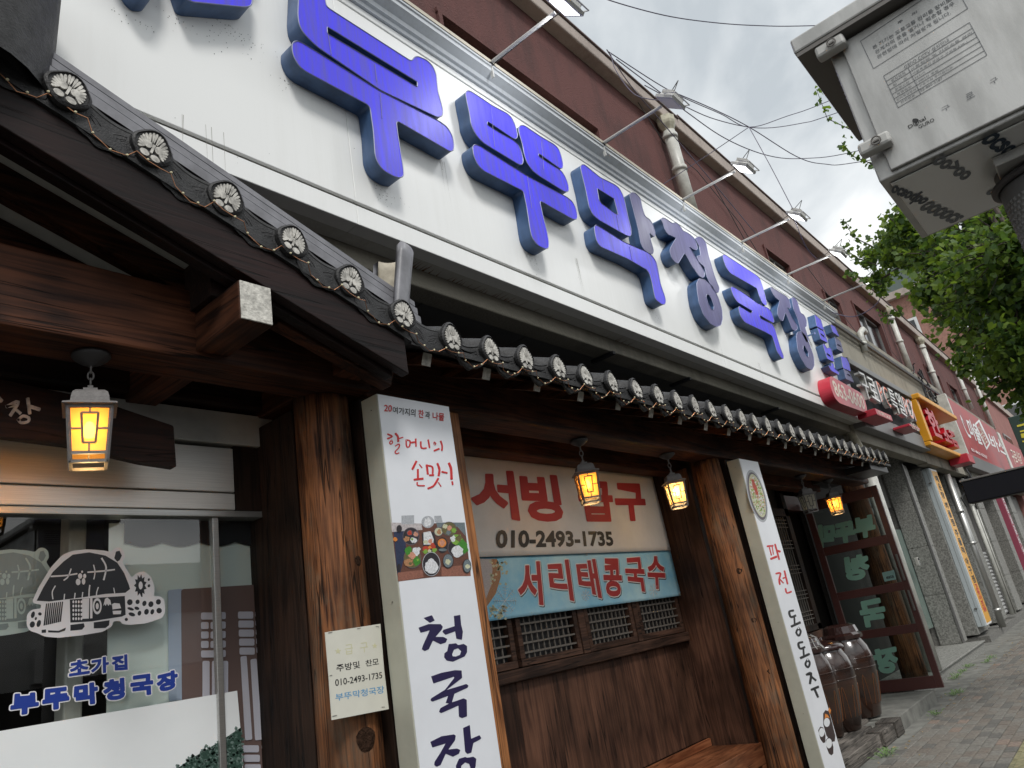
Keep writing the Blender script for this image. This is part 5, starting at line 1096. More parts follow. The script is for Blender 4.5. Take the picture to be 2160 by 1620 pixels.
bl += [([(262, 780), (300, 768), (292, 858)], 20), ([(305, 800), (342, 830)], 17), ([(306, 915), (364, 890)], 20), ([(336, 920), (362, 980)], 19)]
strokes('black_lettering', SQ(Q4, 1 / 4.263, bl), PL, M['ink_black'], lb2)
CUP = mat('print dark brown', (.035, .02, .02), .5); CUPW = mat('print pale cup', (.70, .72, .74), .4)
cp = decal('cup_print', [Q4([(410, 1130), (430, 1100), (462, 1110), (482, 1180), (520, 1330), (515, 1380), (490, 1385), (440, 1330), (412, 1230)]), Q4([(366, 1280), (385, 1248), (410, 1255), (432, 1330), (428, 1390), (410, 1396), (385, 1360)]), Q4([(432, 1370), (455, 1345), (480, 1350), (502, 1430), (502, 1490), (485, 1506), (462, 1490), (440, 1430)])], PL, CUP, lb2, 0, .0006, .004)
decal('cup_print', [Q4(ell(443, 1210, 27, 40)), Q4(ell(397, 1300, 24, 40)), Q4(ell(462, 1398, 27, 45))], PL, CUPW, cp, .0006, .0003)
decal('cup_print', [Q4([(425, 1130), (450, 1140), (468, 1170), (440, 1165), (425, 1180)]), Q4([(455, 1100), (465, 1075), (480, 1100), (470, 1140)])], PL, FM['orange'], cp, .0009, .0002)
nbp = decal('bowl_print', [Q3(ell(268, 500, 105, 330, 34, -.26))], PL, FM['grey'], lb2, 0, .0005)
decal('bowl_print', [Q3(ell(270, 500, 92, 300, 34, -.26))], PL, FM['rim'], nbp, .0005, .0002)
decal('bowl_print', [Q3(ell(275, 495, 78, 272, 34, -.26))], PL, FM['cream'], nbp, .0007, .0002)
random.seed(4); pts = [[], [], [], []]
for _ in range(260):
    t, q = random.random() * 6.28, math.sqrt(random.random()) * .92; a, b_ = 76 * q * math.cos(t), 265 * q * math.sin(t); c_, s_ = math.cos(-.26), math.sin(-.26)
    pts[random.randrange(4)].append(Q3(ell(275 + a * c_ - b_ * s_, 495 + a * s_ + b_ * c_, 7, 10, 5)))
for k, c in enumerate(('pink', 'tan', 'rice', 'lime')): tag(decal('noodle_print', pts[k], PL, FM[c], nbp, .0009 + k * .00005, .0001), kind='stuff')
decal('bowl_print', [Q3([(200, 290), (225, 300), (270, 400), (285, 490), (260, 480), (215, 380)])], PL, FM['red'], nbp, .0013, .0002)
# ================================================================== BANNERS
Q5 = lambda p: loc(4.263, 980, 940, p)
def banner(nm, label, quad, Y, m, waves=.008, group=None):
    t = thing(nm, label, 'banner', oY(*quad[0], Y))
    q = [PY(Y).uv(p) for p in quad]; nu, nv = 40, 16; V = []
    def pos(a, b_): return q[0] * (1 - a) * (1 - b_) + q[1] * a * (1 - b_) + q[2] * a * b_ + q[3] * (1 - a) * b_
    for i in range(nu + 1):
        for j in range(nv + 1):
            a, b_ = i / nu, j / nv; p = pos(a, b_); sag = -.012 * math.sin(math.pi * ((a * 2) % 1)) * (1 - b_) * 0
            V.append((p.x, Y + waves * (math.sin(9 * a + 3 * b_) + .6 * math.sin(17 * a - 5 * b_)) * .5 + .004, p.y + sag))
    F_ = [(i * (nv + 1) + j, (i + 1) * (nv + 1) + j, (i + 1) * (nv + 1) + j + 1, i * (nv + 1) + j + 1) for i in range(nu) for j in range(nv)]
    o = mo('cloth', V, F_, m, t, True); md = o.modifiers.new('thick', 'SOLIDIFY'); md.thickness = .0015; md.offset = 1
    e_ = MB()
    for a, b_ in ((.01, .02), (.99, .02), (.99, .98), (.01, .98), (.5, .98), (.5, .02)): p = pos(a, b_); e_.lathe((p.x, Y - .006, p.y), [(.008, 0), (.008, .004), (.004, .005)], 8)
    for k in range(6): pass
    for a, b_ in ((.015, .03), (.985, .03), (.985, .97), (.5, .97)):
        p = pos(a, b_); MB().tube([(p.x + .008 * math.cos(u), Y - .012, p.y + .008 * math.sin(u)) for u in [k * math.pi / 4 for k in range(9)]], .0025, 5).obj('eyelet', M['alu'], t)
    return t
b1 = banner('white_banner', 'white cloth banner with red lettering and a black phone number, hung on the latticed wall', Q5([(-120, 1010), (1855, 940), (1690, 275), (-120, 30)]), 3.20, M['banner'], .0018)
b1['label'] = 'white cloth banner with red lettering and a black phone number on the wall'
PBn = PY(3.2015)
for s_, q in (('서', [(62, 590), (490, 664), (430, 240), (80, 232)]), ('빙', [(540, 668), (890, 676), (825, 278), (495, 262)]), ('급', [(1065, 672), (1345, 674), (1310, 335), (1000, 325)]), ('구', [(1375, 668), (1640, 668), (1600, 352), (1340, 345)])):
    text(s_, PBn, Q5(q), M['ink_red2'], 'lettering', b1, .02, .001, .001, 1, .0105)
text('010-2493-1735', PBn, Q5([(280, 920), (1340, 900), (1320, 775), (285, 762)]), M['ink_black'], 'lettering', b1, .02, .001, .001, 1, .0035)
b2 = banner('blue_banner', 'pale blue banner with white edged red lettering below the white banner', Q5([(60, 1600), (1948, 1348), (1850, 935), (-20, 1010)]), 3.225, M['banner_blue'], .0018)
PBb = PY(3.2265)
for s_, q in (('서', [(470, 1415), (715, 1440), (680, 1035), (480, 1050)]), ('리', [(765, 1345), (990, 1405), (940, 1020), (735, 1040)]), ('태', [(1025, 1320), (1240, 1380), (1180, 1015), (990, 1035)]), ('콩', [(1245, 1360), (1435, 1365), (1400, 1010), (1235, 1010)]), ('국', [(1445, 1290), (1650, 1325), (1600, 995), (1430, 1010)]), ('수', [(1645, 1285), (1815, 1305), (1800, 985), (1625, 995)])):
    d_ = 9; q = [(q[0][0] + d_, q[0][1] - d_), (q[1][0] - d_, q[1][1] - d_), (q[2][0] - d_, q[2][1] + d_), (q[3][0] + d_, q[3][1] + d_)]
    text(s_, PBb, Q5([(a + 6, b_ + 7) for a, b_ in q]), M['ink_black'], 'letter_shadow', b2, .02, 0, .0006, 1, .0125)
    text(s_, PBb, Q5(q), M['lettwhite'], 'letter_border', b2, .02, .0009, .0006, 1, .0120)
    text(s_, PBb, Q5(q), M['ink_red2'], 'lettering', b2, .02, .0018, .0006, 1, .0042)
decal('bowl_print', [Q5([(-20, 1012), (290, 1020), (320, 1100), (325, 1180), (280, 1330), (205, 1440), (60, 1600)])], PBb, FM['tan'], b2, 0, .0006)
decal('bowl_print', [Q5([(-20, 1012), (240, 1020), (250, 1120), (240, 1250), (190, 1380), (60, 1450)])], PBb, FM['fade'], b2, .0006, .0003)
random.seed(9)
decal('bean_print', [Q5(blob(random.uniform(225, 380), random.uniform(1440, 1560) if _ % 2 else random.uniform(1040, 1250) , 12, 7)) for _ in range(60)], PBb, FM['cream'], b2, .0006, .0004)
sf_ = MB()
for (cx, cy, r_) in ((365, 1395, 105), (1700, 1300, 45), (1090, 1345, 40)):
    for k in range(8):
        a = k * math.pi / 4
        for (f0, f1) in ((0, 1),): 
            p0, p1 = Q5([(cx, cy)])[0], Q5([(cx + r_ * math.cos(a), cy + r_ * math.sin(a) * 1.3)])[0]; sf_.tube([oY(*p0, 3.2245), oY(*p1, 3.2245)], .0016, 4)
        for f0 in (.45, .65, .85):
            m_ = (cx + r_ * f0 * math.cos(a), cy + r_ * f0 * 1.3 * math.sin(a))
            for s_ in (-.28, .28): p0, p1 = Q5([m_])[0], Q5([(cx + r_ * (f0 + .1) * math.cos(a + s_), cy + r_ * 1.3 * (f0 + .1) * math.sin(a + s_))])[0]; sf_.tube([oY(*p0, 3.2245), oY(*p1, 3.2245)], .0012, 4)
sf_.obj('snowflake_print', M['lettwhite'], b2)
# ================================================================== NOTICE ON THE LOG POST
Q7 = lambda p: loc(7.71, 680, 1310, p)
PNn = PY(2.575)
nt_ = thing('paper_notice', 'laminated paper notice stapled to the nearest log post', 'notice', oY(*Q7([(600, 1500)])[0], 2.575))
decal('sheet', [Q7([(40, 185), (940, 45), (1000, 780), (1078, 1432), (150, 1612), (100, 900)])], PNn, M['paper'], nt_, -.0015, .003)
for s_, q, c in (('주방및', [(225, 830), (608, 765), (600, 648), (220, 708)], 'ink_black'), ('찬모', [(700, 740), (918, 715), (905, 598), (692, 640)], 'ink_black'), ('010-2493-1735', [(205, 1062), (972, 930), (962, 828), (200, 950)], 'ink_black'), ('부뚜막청국장', [(210, 1305), (1005, 1170), (995, 1050), (205, 1185)], 'ink_blue')):
    text(s_, PNn, Q7(q), M[c], 'lettering', nt_, .012)
M['fadeink'] = mat('faded yellow ink', (.58, .56, .36), .5)
text('급', PNn, Q7([(365, 550), (500, 530), (490, 370), (360, 390)]), M['fadeink'], 'lettering', nt_, 0); text('구', PNn, Q7([(615, 520), (745, 500), (735, 340), (605, 360)]), M['fadeink'], 'lettering', nt_, 0)
def star(cx, cy, r_): return [(cx + (r_ if k % 2 == 0 else r_ * .42) * math.sin(k * math.pi / 5), cy - (r_ if k % 2 == 0 else r_ * .42) * math.cos(k * math.pi / 5)) for k in range(10)]
decal('star_print', [Q7(star(250, 492, 55))], PNn, M['fadeink'], nt_, .0016, .0004); decal('star_print', [Q7(star(848, 405, 50))], PNn, M['fadeink'], nt_, .0016, .0004)
stp = MB()
for p in (((95, 190), (160, 180)), ((565, 125), (625, 112)), ((868, 85), (925, 95)), ((120, 888), (160, 880)), ((165, 1548), (238, 1532)), ((965, 1398), (1015, 1398))):
    a, b_ = Q7([p[0]])[0], Q7([p[1]])[0]; stp.tube([oY(*a, 2.5715), oY(*b_, 2.5715)], .0009, 4)
stp.obj('staples', M['cast_dark'], nt_)
# ================================================================== LANTERNS
M['amber'] = bpy.data.materials.new('amber glass'); M['amber'].use_nodes = True
def amberize(m, col, mixv):
    t = m.node_tree; t.nodes.clear(); o = t.nodes.new('ShaderNodeOutputMaterial'); a = t.nodes.new('ShaderNodeBsdfTranslucent'); a.inputs[0].default_value = (*col, 1)
    g = t.nodes.new('ShaderNodeBsdfTransparent'); g.inputs[0].default_value = (*col, 1); x = t.nodes.new('ShaderNodeMixShader'); x.inputs[0].default_value = mixv
    d = t.nodes.new('ShaderNodeBsdfDiffuse'); d.inputs[0].default_value = (*[c * .8 for c in col], 1); y = t.nodes.new('ShaderNodeMixShader'); y.inputs[0].default_value = .22
    t.links.new(a.outputs[0], x.inputs[1]); t.links.new(g.outputs[0], x.inputs[2]); t.links.new(x.outputs[0], y.inputs[1]); t.links.new(d.outputs[0], y.inputs[2]); t.links.new(y.outputs[0], o.inputs[0])
amberize(M['amber'], (.95, .60, .24), .26)
M['milk'] = bpy.data.materials.new('milk glass'); M['milk'].use_nodes = True; amberize(M['milk'], (.80, .78, .68), .10)
def bulb(n, c, e_): return mat(n, c, .5, emit=c, es=e_)
M['bulb'] = bulb('warm bulb', (1, .50, .10), 30); M['bulb2'] = bulb('white bulb', (1, .86, .48), 50)
def lantern(x, y, z, label, glass='amber', lit='bulb', drop=.10, rot=0.0, k=1.0):
    """z is the underside of the beam"""
    t = thing('hanging_lantern', label, 'lantern', (x, y, z), 'lanterns hanging under the front beam')
    def pt(nm, mb, m, sm=False):
        if rot:
            c_, s_ = math.cos(rot), math.sin(rot); mb.v = [(x + (a - x) * c_ - (b_ - y) * s_, y + (a - x) * s_ + (b_ - y) * c_, c) for a, b_, c in mb.v]
        return mb.obj(nm, m, t, sm)
    pt('canopy', MB().lathe((x, y, z), [(.0, -.001), (.062, -.001), (.064, -.012), (.058, -.020), (.040, -.034), (.016, -.044), (.010, -.05), (0, -.05)], 28), M['cast_dark'], True)
    zt = z - .05 - drop; ch = MB(); n = 3
    for i in range(n):
        c = Vector((x, y, z - .048 - (i + .5) * drop / n)); rr_ = drop / n * .62
        ch.tube([c + Vector(((rr_ * .6 * math.cos(a)) if i % 2 else 0, 0 if i % 2 else rr_ * .6 * math.cos(a), rr_ * math.sin(a))) for a in [j * math.pi / 6 for j in range(13)]], .0032, 6)
    pt('chain', ch, M['cast'])
    W = .066; q = math.sqrt(2)
    cap = MB().lathe((x, y, zt), [(.012, 0), (.012, -.012), (.028 * q * .8, -.014), (.028 * q * .8, -.026), (.044 * q, -.030), (.054 * q, -.040), (.058 * q, -.058), (.060 * q, -.076), ((W + .016) * q, -.086), ((W + .018) * q, -.092), ((W + .008) * q, -.096), (.0, -.094)], 4, 0, rot=math.pi / 4)
    pt('cap', cap, M['cast'])
    z1 = zt - .096; z0 = z1 - .165; Wt, Wb = W, W * .82; fr_ = MB(); gl = []
    for sx in (-1, 1):
        for sy in (-1, 1): fr_.bar((x + sx * Wt, y + sy * Wt, z1), (x + sx * Wb, y + sy * Wb, z0 - .03), .010, .010)
    for zz, ww_ in ((z1 - .004, Wt), (z0 - .002, Wb), (z0 - .031, Wb * .97)):
        for sx in (-1, 1):
            fr_.bar((x - ww_, y + sx * ww_, zz), (x + ww_, y + sx * ww_, zz), .010, .010); fr_.bar((x + sx * ww_, y - ww_, zz), (x + sx * ww_, y + ww_, zz), .010, .010)
    for k4 in range(4):                                  # window bars in each side
        a = k4 * math.pi / 2; c_, s_ = math.cos(a), math.sin(a)
        def W2(u, v):                                    # u across -1..1, v down 0..1
            w_ = Wt + (Wb - Wt) * v; px_, py_ = u * w_, -(w_ + .001); return Vector((x + px_ * c_ - py_ * s_, y + px_ * s_ + py_ * c_, z1 + (z0 - z1) * v))
        for a0, b0 in (((-.40, .16), (.40, .16)), ((.40, .16), (.33, .80)), ((.33, .80), (-.33, .80)), ((-.33, .80), (-.40, .16)), ((0, 0), (0, .16)), ((0, .8), (0, 1)), ((-1, .5), (-.37, .5)), ((.37, .5), (1, .5))):
            fr_.bar(W2(*a0), W2(*b0), .0055, .006)
        g_ = [W2(-.98, .0), W2(-.98, 1), W2(.98, 1), W2(.98, .0)]; inn = Vector((x, y, 0))
        gv = [(p.x + (x - p.x) * .05, p.y + (y - p.y) * .05, p.z) for p in g_]; gl.append(gv)
    pt('frame', fr_, M['cast'])
    for g_ in gl: pt('glass_panel', MB().add(g_, [(0, 1, 2, 3)]), M[glass])
    if lit: pt('bulb', MB().lathe((x, y, z1 - .075), [(.0, -.026), (.016, -.020), (.021, 0), (.018, .018), (.010, .034), (.0, .04)], 12), M[lit], True)
    else: pt('bulb', MB().lathe((x, y, z1 - .075), [(.0, -.026), (.016, -.020), (.021, 0), (.018, .018), (.010, .034), (.0, .04)], 12), M['led_off'], True)
    if lit:
        ld = bpy.data.lights.new('lantern_light', 'POINT'); ld.energy = .8 if lit == 'bulb' else 1.1; ld.color = (1, .62, .25); ld.shadow_soft_size = .03
        lo = bpy.data.objects.new('lantern_light', ld); COL.objects.link(lo); lo.location = (x, y, z0 - .05); lo.parent = t; lo.matrix_parent_inverse = Matrix.Translation(-Vector(t.location))
    return t
def hangX(px, py, Y, z): p = oY(px, py, Y); return p.x
lantern(oY(193, 725, 2.63).x, 2.63, 2.729, 'lit amber lantern hanging from the gable beam in front of the name board', drop=.075, rot=-.36)
lantern(oY(1217, 912, 2.69).x, 2.69, 2.729, 'lit amber lantern in front of the middle of the white banner', drop=.10, rot=-.8)
lantern(oY(1403, 945, 2.69).x, 2.69, 2.729, 'brightest lantern with a whitish bulb at the right end of the white banner', lit='bulb2', drop=.10, rot=-.85)
lantern(oY(1690, 1010, 2.69).x, 2.69, 2.729, 'unlit pale glass lantern in front of the dark doorway', glass='milk', lit=None, drop=.08, rot=-.78)
lantern(oY(1747, 1018, 2.69).x, 2.69, 2.729, 'lit amber lantern beside the open glass door, farthest along the beam', drop=.08, rot=-.85)
# ================================================================== FLOODLIGHTS ON ARMS
def flood(i, x, lit, label):
    t = thing('floodlight', label, 'floodlight', (x, S - .10, 5.70), 'floodlights on arms along the top of the white sign')
    a, b_ = Vector((x, S - .09, 5.69)), Vector((x + .02, 1.92, 5.70))
    MB().tube([a, b_], .014, 8).obj('arm', M['lampbody'], t)
    MB().box(x - .03, x + .03, S - .12, S - .02, 5.672, 5.682).box(x - .006, x + .006, S - .115, S - .09, 5.55, 5.68).obj('bracket', M['lampbody'], t)
    n = Vector((0, .62, -.78)); u = Vector((1, 0, 0)); v = n.cross(u); c = Vector((x + .02, 1.82, 5.70)); hd = MB()
    def fr_(w_, h_, d0, d1, k=1.0):
        V = [c + u * sx * w_ + v * sy * h_ + n * d0 for sx, sy in ((-1, -1), (1, -1), (1, 1), (-1, 1))] + [c + u * sx * w_ * k + v * sy * h_ * k + n * d1 for sx, sy in ((-1, -1), (1, -1), (1, 1), (-1, 1))]
        hd.add(V, [(0, 3, 2, 1), (4, 5, 6, 7), (0, 1, 5, 4), (1, 2, 6, 5), (2, 3, 7, 6), (3, 0, 4, 7)])
    fr_(.12, .09, 0, .03); fr_(.10, .075, 0, -.035, .8)
    for k in range(7): hd.add([c + u * (-.09 + k * .03) + v * .06 * s1 + n * d for s1 in (-1, 1) for d in (-.03, -.055)] + [c + u * (-.085 + k * .03) + v * .06 * s1 + n * d for s1 in (-1, 1) for d in (-.03, -.055)], [(0, 1, 3, 2), (4, 6, 7, 5), (1, 5, 7, 3)])
    bev(hd.obj('head', M['lampbody'], t), .004)
    MB().add([c + u * sx * .10 + v * sy * .07 + n * .0315 for sx, sy in ((-1, -1), (1, -1), (1, 1), (-1, 1))], [(0, 1, 2, 3)]).obj('lamp_face', M['led'] if lit else M['led_off'], t)
    MB().tube([c + u * .13 - v * .0, c + u * .13 + v * .11 - n * .02, c - u * .13 + v * .11 - n * .02, c - u * .13], .006, 6).obj('yoke', M['lampbody'], t)
    cb2 = [c - n * .05, c - n * .10 + Vector((.05, -.03, .10)), c + Vector((.14, .12, .12)), Vector((x + .05, 2.2, 5.72)), Vector((x + .03, S - .1, 5.69))]
    MB().tube(cb2, .004, 6).obj('cable', M['black'], t)
    if lit and i != 5:
        ld = bpy.data.lights.new('flood_light', 'AREA'); ld.energy = 4; ld.size = .18; ld.color = (.97, .98, 1); lo = bpy.data.objects.new('flood_light', ld); COL.objects.link(lo)
        lo.rotation_euler = (-n).to_track_quat('Z', 'Y').to_euler(); lo.location = c + n * .10 + Vector((0, -.02, 0)); lo.parent = t; lo.matrix_parent_inverse = Matrix.Translation(-Vector(t.location))
ordn = ['nearest lit floodlight on its arm, at the top edge of the picture', 'unlit grey floodlight, second from the near end of the white sign', 'lit floodlight in front of the near downpipe, third along the sign', 'lit floodlight below the knot of cables, fourth along the sign', 'lit floodlight just left of the tree leaves, fifth along the sign', 'floodlight half hidden in the tree leaves at the far end of the sign']
for i in range(6): flood(i, 3.77 + i * 1.565, i != 1, ordn[i])
# ================================================================== DOOR
DX = 10.57
dr = thing('open_glass_door', 'open maroon framed glass door with four panes and mirrored green lettering', 'door', (DX, 3.42, .14))
y0, y1, z0, z1 = 2.43, 3.42, .145, 2.65
for a, b_ in ((y0, y0 + .075), (y1 - .085, y1)): bev(MB().box(DX - .02, DX + .025, a, b_, z0, z1).obj('stile', M['maroon'], dr), .003)
rz = [(z0, .285), (.80, .90), (1.31, 1.41), (1.90, 2.01), (2.51, z1)]
for a, b_ in rz: bev(MB().box(DX - .018, DX + .023, y0 + .076, y1 - .086, a, b_).obj('rail', M['maroon'], dr), .003)
for i in range(4): MB().add([(DX, y1 - .085, rz[i][1]), (DX, y0 + .075, rz[i][1]), (DX, y0 + .075, rz[i + 1][0]), (DX, y1 - .085, rz[i + 1][0])], [(0, 1, 2, 3)]).obj('pane', M['glass_door'], dr)
PDr = PX(DX - .001)
for s_, q in (('부', [(1846, 1128), (1806, 1136), (1801, 1096), (1842, 1086)]), ('뚜', [(1804, 1140), (1764, 1146), (1761, 1108), (1799, 1099)]), ('막', [(1762, 1152), (1724, 1156), (1722, 1110), (1758, 1106)]), ('청', [(1833, 1218), (1788, 1224), (1782, 1178), (1830, 1168)]), ('국', [(1871, 1316), (1822, 1322), (1812, 1272), (1860, 1262)]), ('장', [(1893, 1416), (1852, 1420), (1840, 1374), (1890, 1362)])):
    text(s_, PDr, q, M['sage'], 'sticker_letter', dr, .02, 0, .0015, 1, .0145)
decal('payment_sticker', [[(1860, 1208), (1886, 1202), (1891, 1222), (1866, 1227)]], PDr, mat('pale teal sticker', (.20, .34, .32), .4), dr, 0, .001, .01)
text('eats', PDr, [(1870, 1222), (1886, 1218), (1884, 1212), (1869, 1215)], M['ink_black'], 'lettering', dr, .02, .0012, .0004)
for (a, b_) in ((1.05, 1.30), (1.42, 1.75)): bev(MB().box(DX - .045, DX - .022, y0 + .02, y0 + .045, a, b_).obj('handle', M['box_dark'], dr), .004)
# ================================================================== JARS
def onggi(x, y, h, r_, label, lid='dome', z=.155):
    t = thing('onggi_jar', label, 'jar', (x, y, z), 'brown glazed jars beside the doorway')
    pr_ = [(0, 0), (r_ * .62, 0), (r_ * .66, .01), (r_ * .82, h * .22), (r_ * .95, h * .45), (r_ * 1.0, h * .62), (r_ * .985, h * .74), (r_ * .90, h * .85), (r_ * .78, h * .92), (r_ * .72, h * .95), (r_ * .76, h * .975), (r_ * .74, h), (r_ * .66, h), (r_ * .64, h * .9), (0, h * .8)]
    MB().lathe((x, y, z), pr_, 40).obj('body', M['jar'], t, True)
    for f in (.60, .72): MB().tube([(x + (r_ * .99 + .002) * math.cos(a), y + (r_ * .99 + .002) * math.sin(a), z + h * f) for a in [k * 2 * math.pi / 36 for k in range(37)]], .004, 5, 0, False).obj('band', M['jar'], t, True)
    if lid == 'dome': l_ = [(r_ * .86, h * .955), (r_ * .87, h * .985), (r_ * .80, h + .012), (r_ * .60, h + .035), (r_ * .35, h + .055), (r_ * .14, h + .062), (r_ * .13, h + .085), (r_ * .05, h + .09), (0, h + .09)]
    else: l_ = [(r_ * .84, h * .96), (r_ * .86, h + .005), (r_ * .74, h + .03), (r_ * .66, h + .10), (r_ * .45, h + .125), (0, h + .13)]
    MB().lathe((x, y, z), l_, 36 if lid == 'dome' else 14).obj('lid', M['jarlid'], t, lid == 'dome')
    if lid == 'wire':
        wm = MB()
        for f, g in ((.80, .02), (.70, .07), (.58, .115)): wm.tube([(x + r_ * f * 1.02 * math.cos(a), y + r_ * f * 1.02 * math.sin(a), z + h + g) for a in [k * math.pi / 12 for k in range(25)]], .003, 5, 0, False)
        for k in range(12): a = k * math.pi / 6; wm.tube([(x + r_ * f * math.cos(a), y + r_ * f * math.sin(a), z + h + g) for f, g in ((.88, .0), (.77, .035), (.69, .10), (.46, .132))], .003, 5)
        wm.obj('wire_cover', M['alu'], t)
    # glaze swirls
    sw = MB()
    def prof_r(f):
        z_ = h * f
        for (ra, za), (rb_, zb2) in zip(pr_[2:], pr_[3:]):
            if za <= z_ <= zb2: return ra + (rb_ - ra) * (z_ - za) / (zb2 - za)
        return r_
    for k in range(4):
        a0 = -2.6 + k * .55; P_ = []
        for j in range(13):
            f = .16 + .36 * math.sin(math.pi * j / 12); a = a0 + .30 * j / 12; q = prof_r(f) + .0005; P_.append((x + q * math.cos(a), y + q * math.sin(a), z + h * f))
        sw.tube(P_, .003, 5)
    sw.obj('glaze_swirl', M['jarswirl'], t)
M['jarswirl'] = mat('glaze swirl', (.15, .06, .025), .25, coat=.5)
onggi(7.78, 2.93, .80, .22, 'brown glazed jar nearest the light box, its lid under a wire cover', 'wire')
onggi(8.12, 2.88, .79, .25, 'dark brown glazed jar in the middle with a broad domed lid')
onggi(8.84, 2.88, .82, .255, 'tallest brown glazed jar, on the right, with faceted shiny lid', 'facet')
# ================================================================== PIPES
def pipe(label, pts, r_, m, cat='pipe', nm='downpipe', collars=()):
    t = thing(nm, label, cat, pts[-1]); MB().tube(pts, r_, 14).obj('pipe', m, t, True)
    for p, d in collars:
        p, d = Vector(p), Vector(d).normalized(); MB().tube([p, p + d * .06], r_ * 1.22, 14).obj('collar', m, t, True)
    return t
px_ = 11.98
pipe('cream plastic drain pipe with an elbow under the end of the white sign', [(px_ + .05, 2.98, 3.95), (px_ + .05, 2.94, 3.72), (px_ + .02, 2.86, 3.62), (px_ - .1, 2.78, 3.35), (px_ - .2, 2.74, 3.15)], .062, M['pvc_old'], collars=[((px_ + .045, 2.93, 3.72), (0, -.2, -1)), ((px_ - .09, 2.785, 3.36), (-.3, -.1, -1))])
pipe('pale plastic downpipe behind the open glass door', [(oY(1861, 1085, 2.84).x, 2.84, 3.4), (oY(1861, 1085, 2.84).x, 2.84, .17)], .10, M['pvc'])
def wallpipe(label, px0, py0, px1, py1, r_=.07, hopper=True):
    a, b_ = oY(px0, py0, 3.02), oY(px1, py1, 3.02); x = (a.x + b_.x) / 2; t = pipe(label, [(x, 3.02, a.z), (x, 3.02, b_.z)], r_, M['pvc'], collars=[((x, 3.02, a.z - .12), (0, 0, 1)), ((x, 3.02, (a.z + b_.z) / 2), (0, 0, 1))])
    if hopper: MB().lathe((x, 3.02, a.z), [(0, -.02), (.06, -.02), (.08, .02), (.12, .10), (.13, .14), (.13, .22), (.0, .22)], 8).obj('hopper', M['pvc_old'], t)
    return t
wallpipe('nearest white downpipe with hopper on the red wall', 1418, 285, 1453, 445, .085)
wallpipe('white downpipe above the black sign on the red wall', 1872, 662, 1925, 785, .075)
wallpipe('white downpipe above the yellow sign on the red wall', 1942, 726, 1992, 850, .075)
wallpipe('white downpipe left of the red sign top edge', 2020, 785, 2048, 862, .07)
wallpipe('farthest white downpipe beside the red sign', 2060, 800, 2088, 900, .07)
pipe('bent white drain pipe crossing the concrete band above the black sign', [(16.2, 3.0, 6.35), (16.0, 2.93, 6.3), (15.7, 2.9, 6.28), (15.45, 2.92, 6.15), (15.45, 2.94, 5.75)], .06, M['pvc'], collars=[((15.45, 2.935, 5.95), (0, 0, -1))])
cd_ = thing('service_conduits', 'bundle of dark conduits and cables along the concrete band', 'conduit', (16, 2.98, 6.0))
for k in range(3): MB().tube([(12.35 + k * .1, 2.97 - k * .03, 6.05 - k * .07), (20, 2.97 - k * .03, 6.02 - k * .07), (26, 2.97 - k * .03, 5.95 - k * .07)], .025, 8).obj('conduit', M['cast_dark'], cd_)
random.seed(14); tg = MB()
for k in range(26):
    p = Vector((20.9 + random.gauss(0, .35), 2.9 + random.gauss(0, .05), 5.75 + random.gauss(0, .28))); pts_ = [p]
    for _ in range(4): p = p + Vector((random.gauss(0, .14), random.gauss(0, .03), random.gauss(-.03, .15))); pts_.append(p)
    tg.tube(pts_, .016, 5)
tag(tg.obj('cable_tangle', M['black'], cd_), kind='stuff')
tg = MB()
for k in range(22):
    p = Vector((21.5 + random.gauss(0, .3), 2.85 + random.gauss(0, .08), 3.45 + random.gauss(0, .16))); pts_ = [p]
    for _ in range(4): p = p + Vector((random.gauss(0, .16), random.gauss(0, .04), random.gauss(-.04, .13))); pts_.append(p)
    tg.tube(pts_, .018, 5)
tag(tg.obj('cable_tangle', M['black'], cd_), kind='stuff')
for k in range(3): MB().tube([(21.15 + k * .16, 2.93, 3.45), (21.15 + k * .16, 2.93, .2)], .05, 8).obj('riser', M['pvc'] if k != 1 else M['granite_dark'], cd_, True)
pipe('grey steel standpipe with clamps in front of the granite piers', [(18.85, 2.86, 3.4), (18.85, 2.86, .12)], .07, M['alu'], collars=[((18.85, 2.86, 2.6), (0, 0, -1)), ((18.85, 2.86, 1.9), (0, 0, -1)), ((18.85, 2.86, .5), (0, 0, -1))])
kp = thing('door_keypad', 'small white alarm keypad on the granite pier', 'keypad', (11.5, 3.3, 1.35)); kc = oY(1934, 1185, 3.30)
bev(MB().box(kc.x - .06, kc.x + .06, 3.26, 3.318, kc.z - .075, kc.z + .075).obj('case', M['pvc'], kp), .01)
MB().box(kc.x - .045, kc.x + .045, 3.256, 3.2595, kc.z + .02, kc.z + .06).obj('screen', M['black'], kp)
for i in range(3):
    for j in range(3): MB().box(kc.x - .04 + i * .03, kc.x - .02 + i * .03, 3.256, 3.2595, kc.z - .06 + j * .024, kc.z - .045 + j * .024).obj('button', M['ink_grey'], kp)
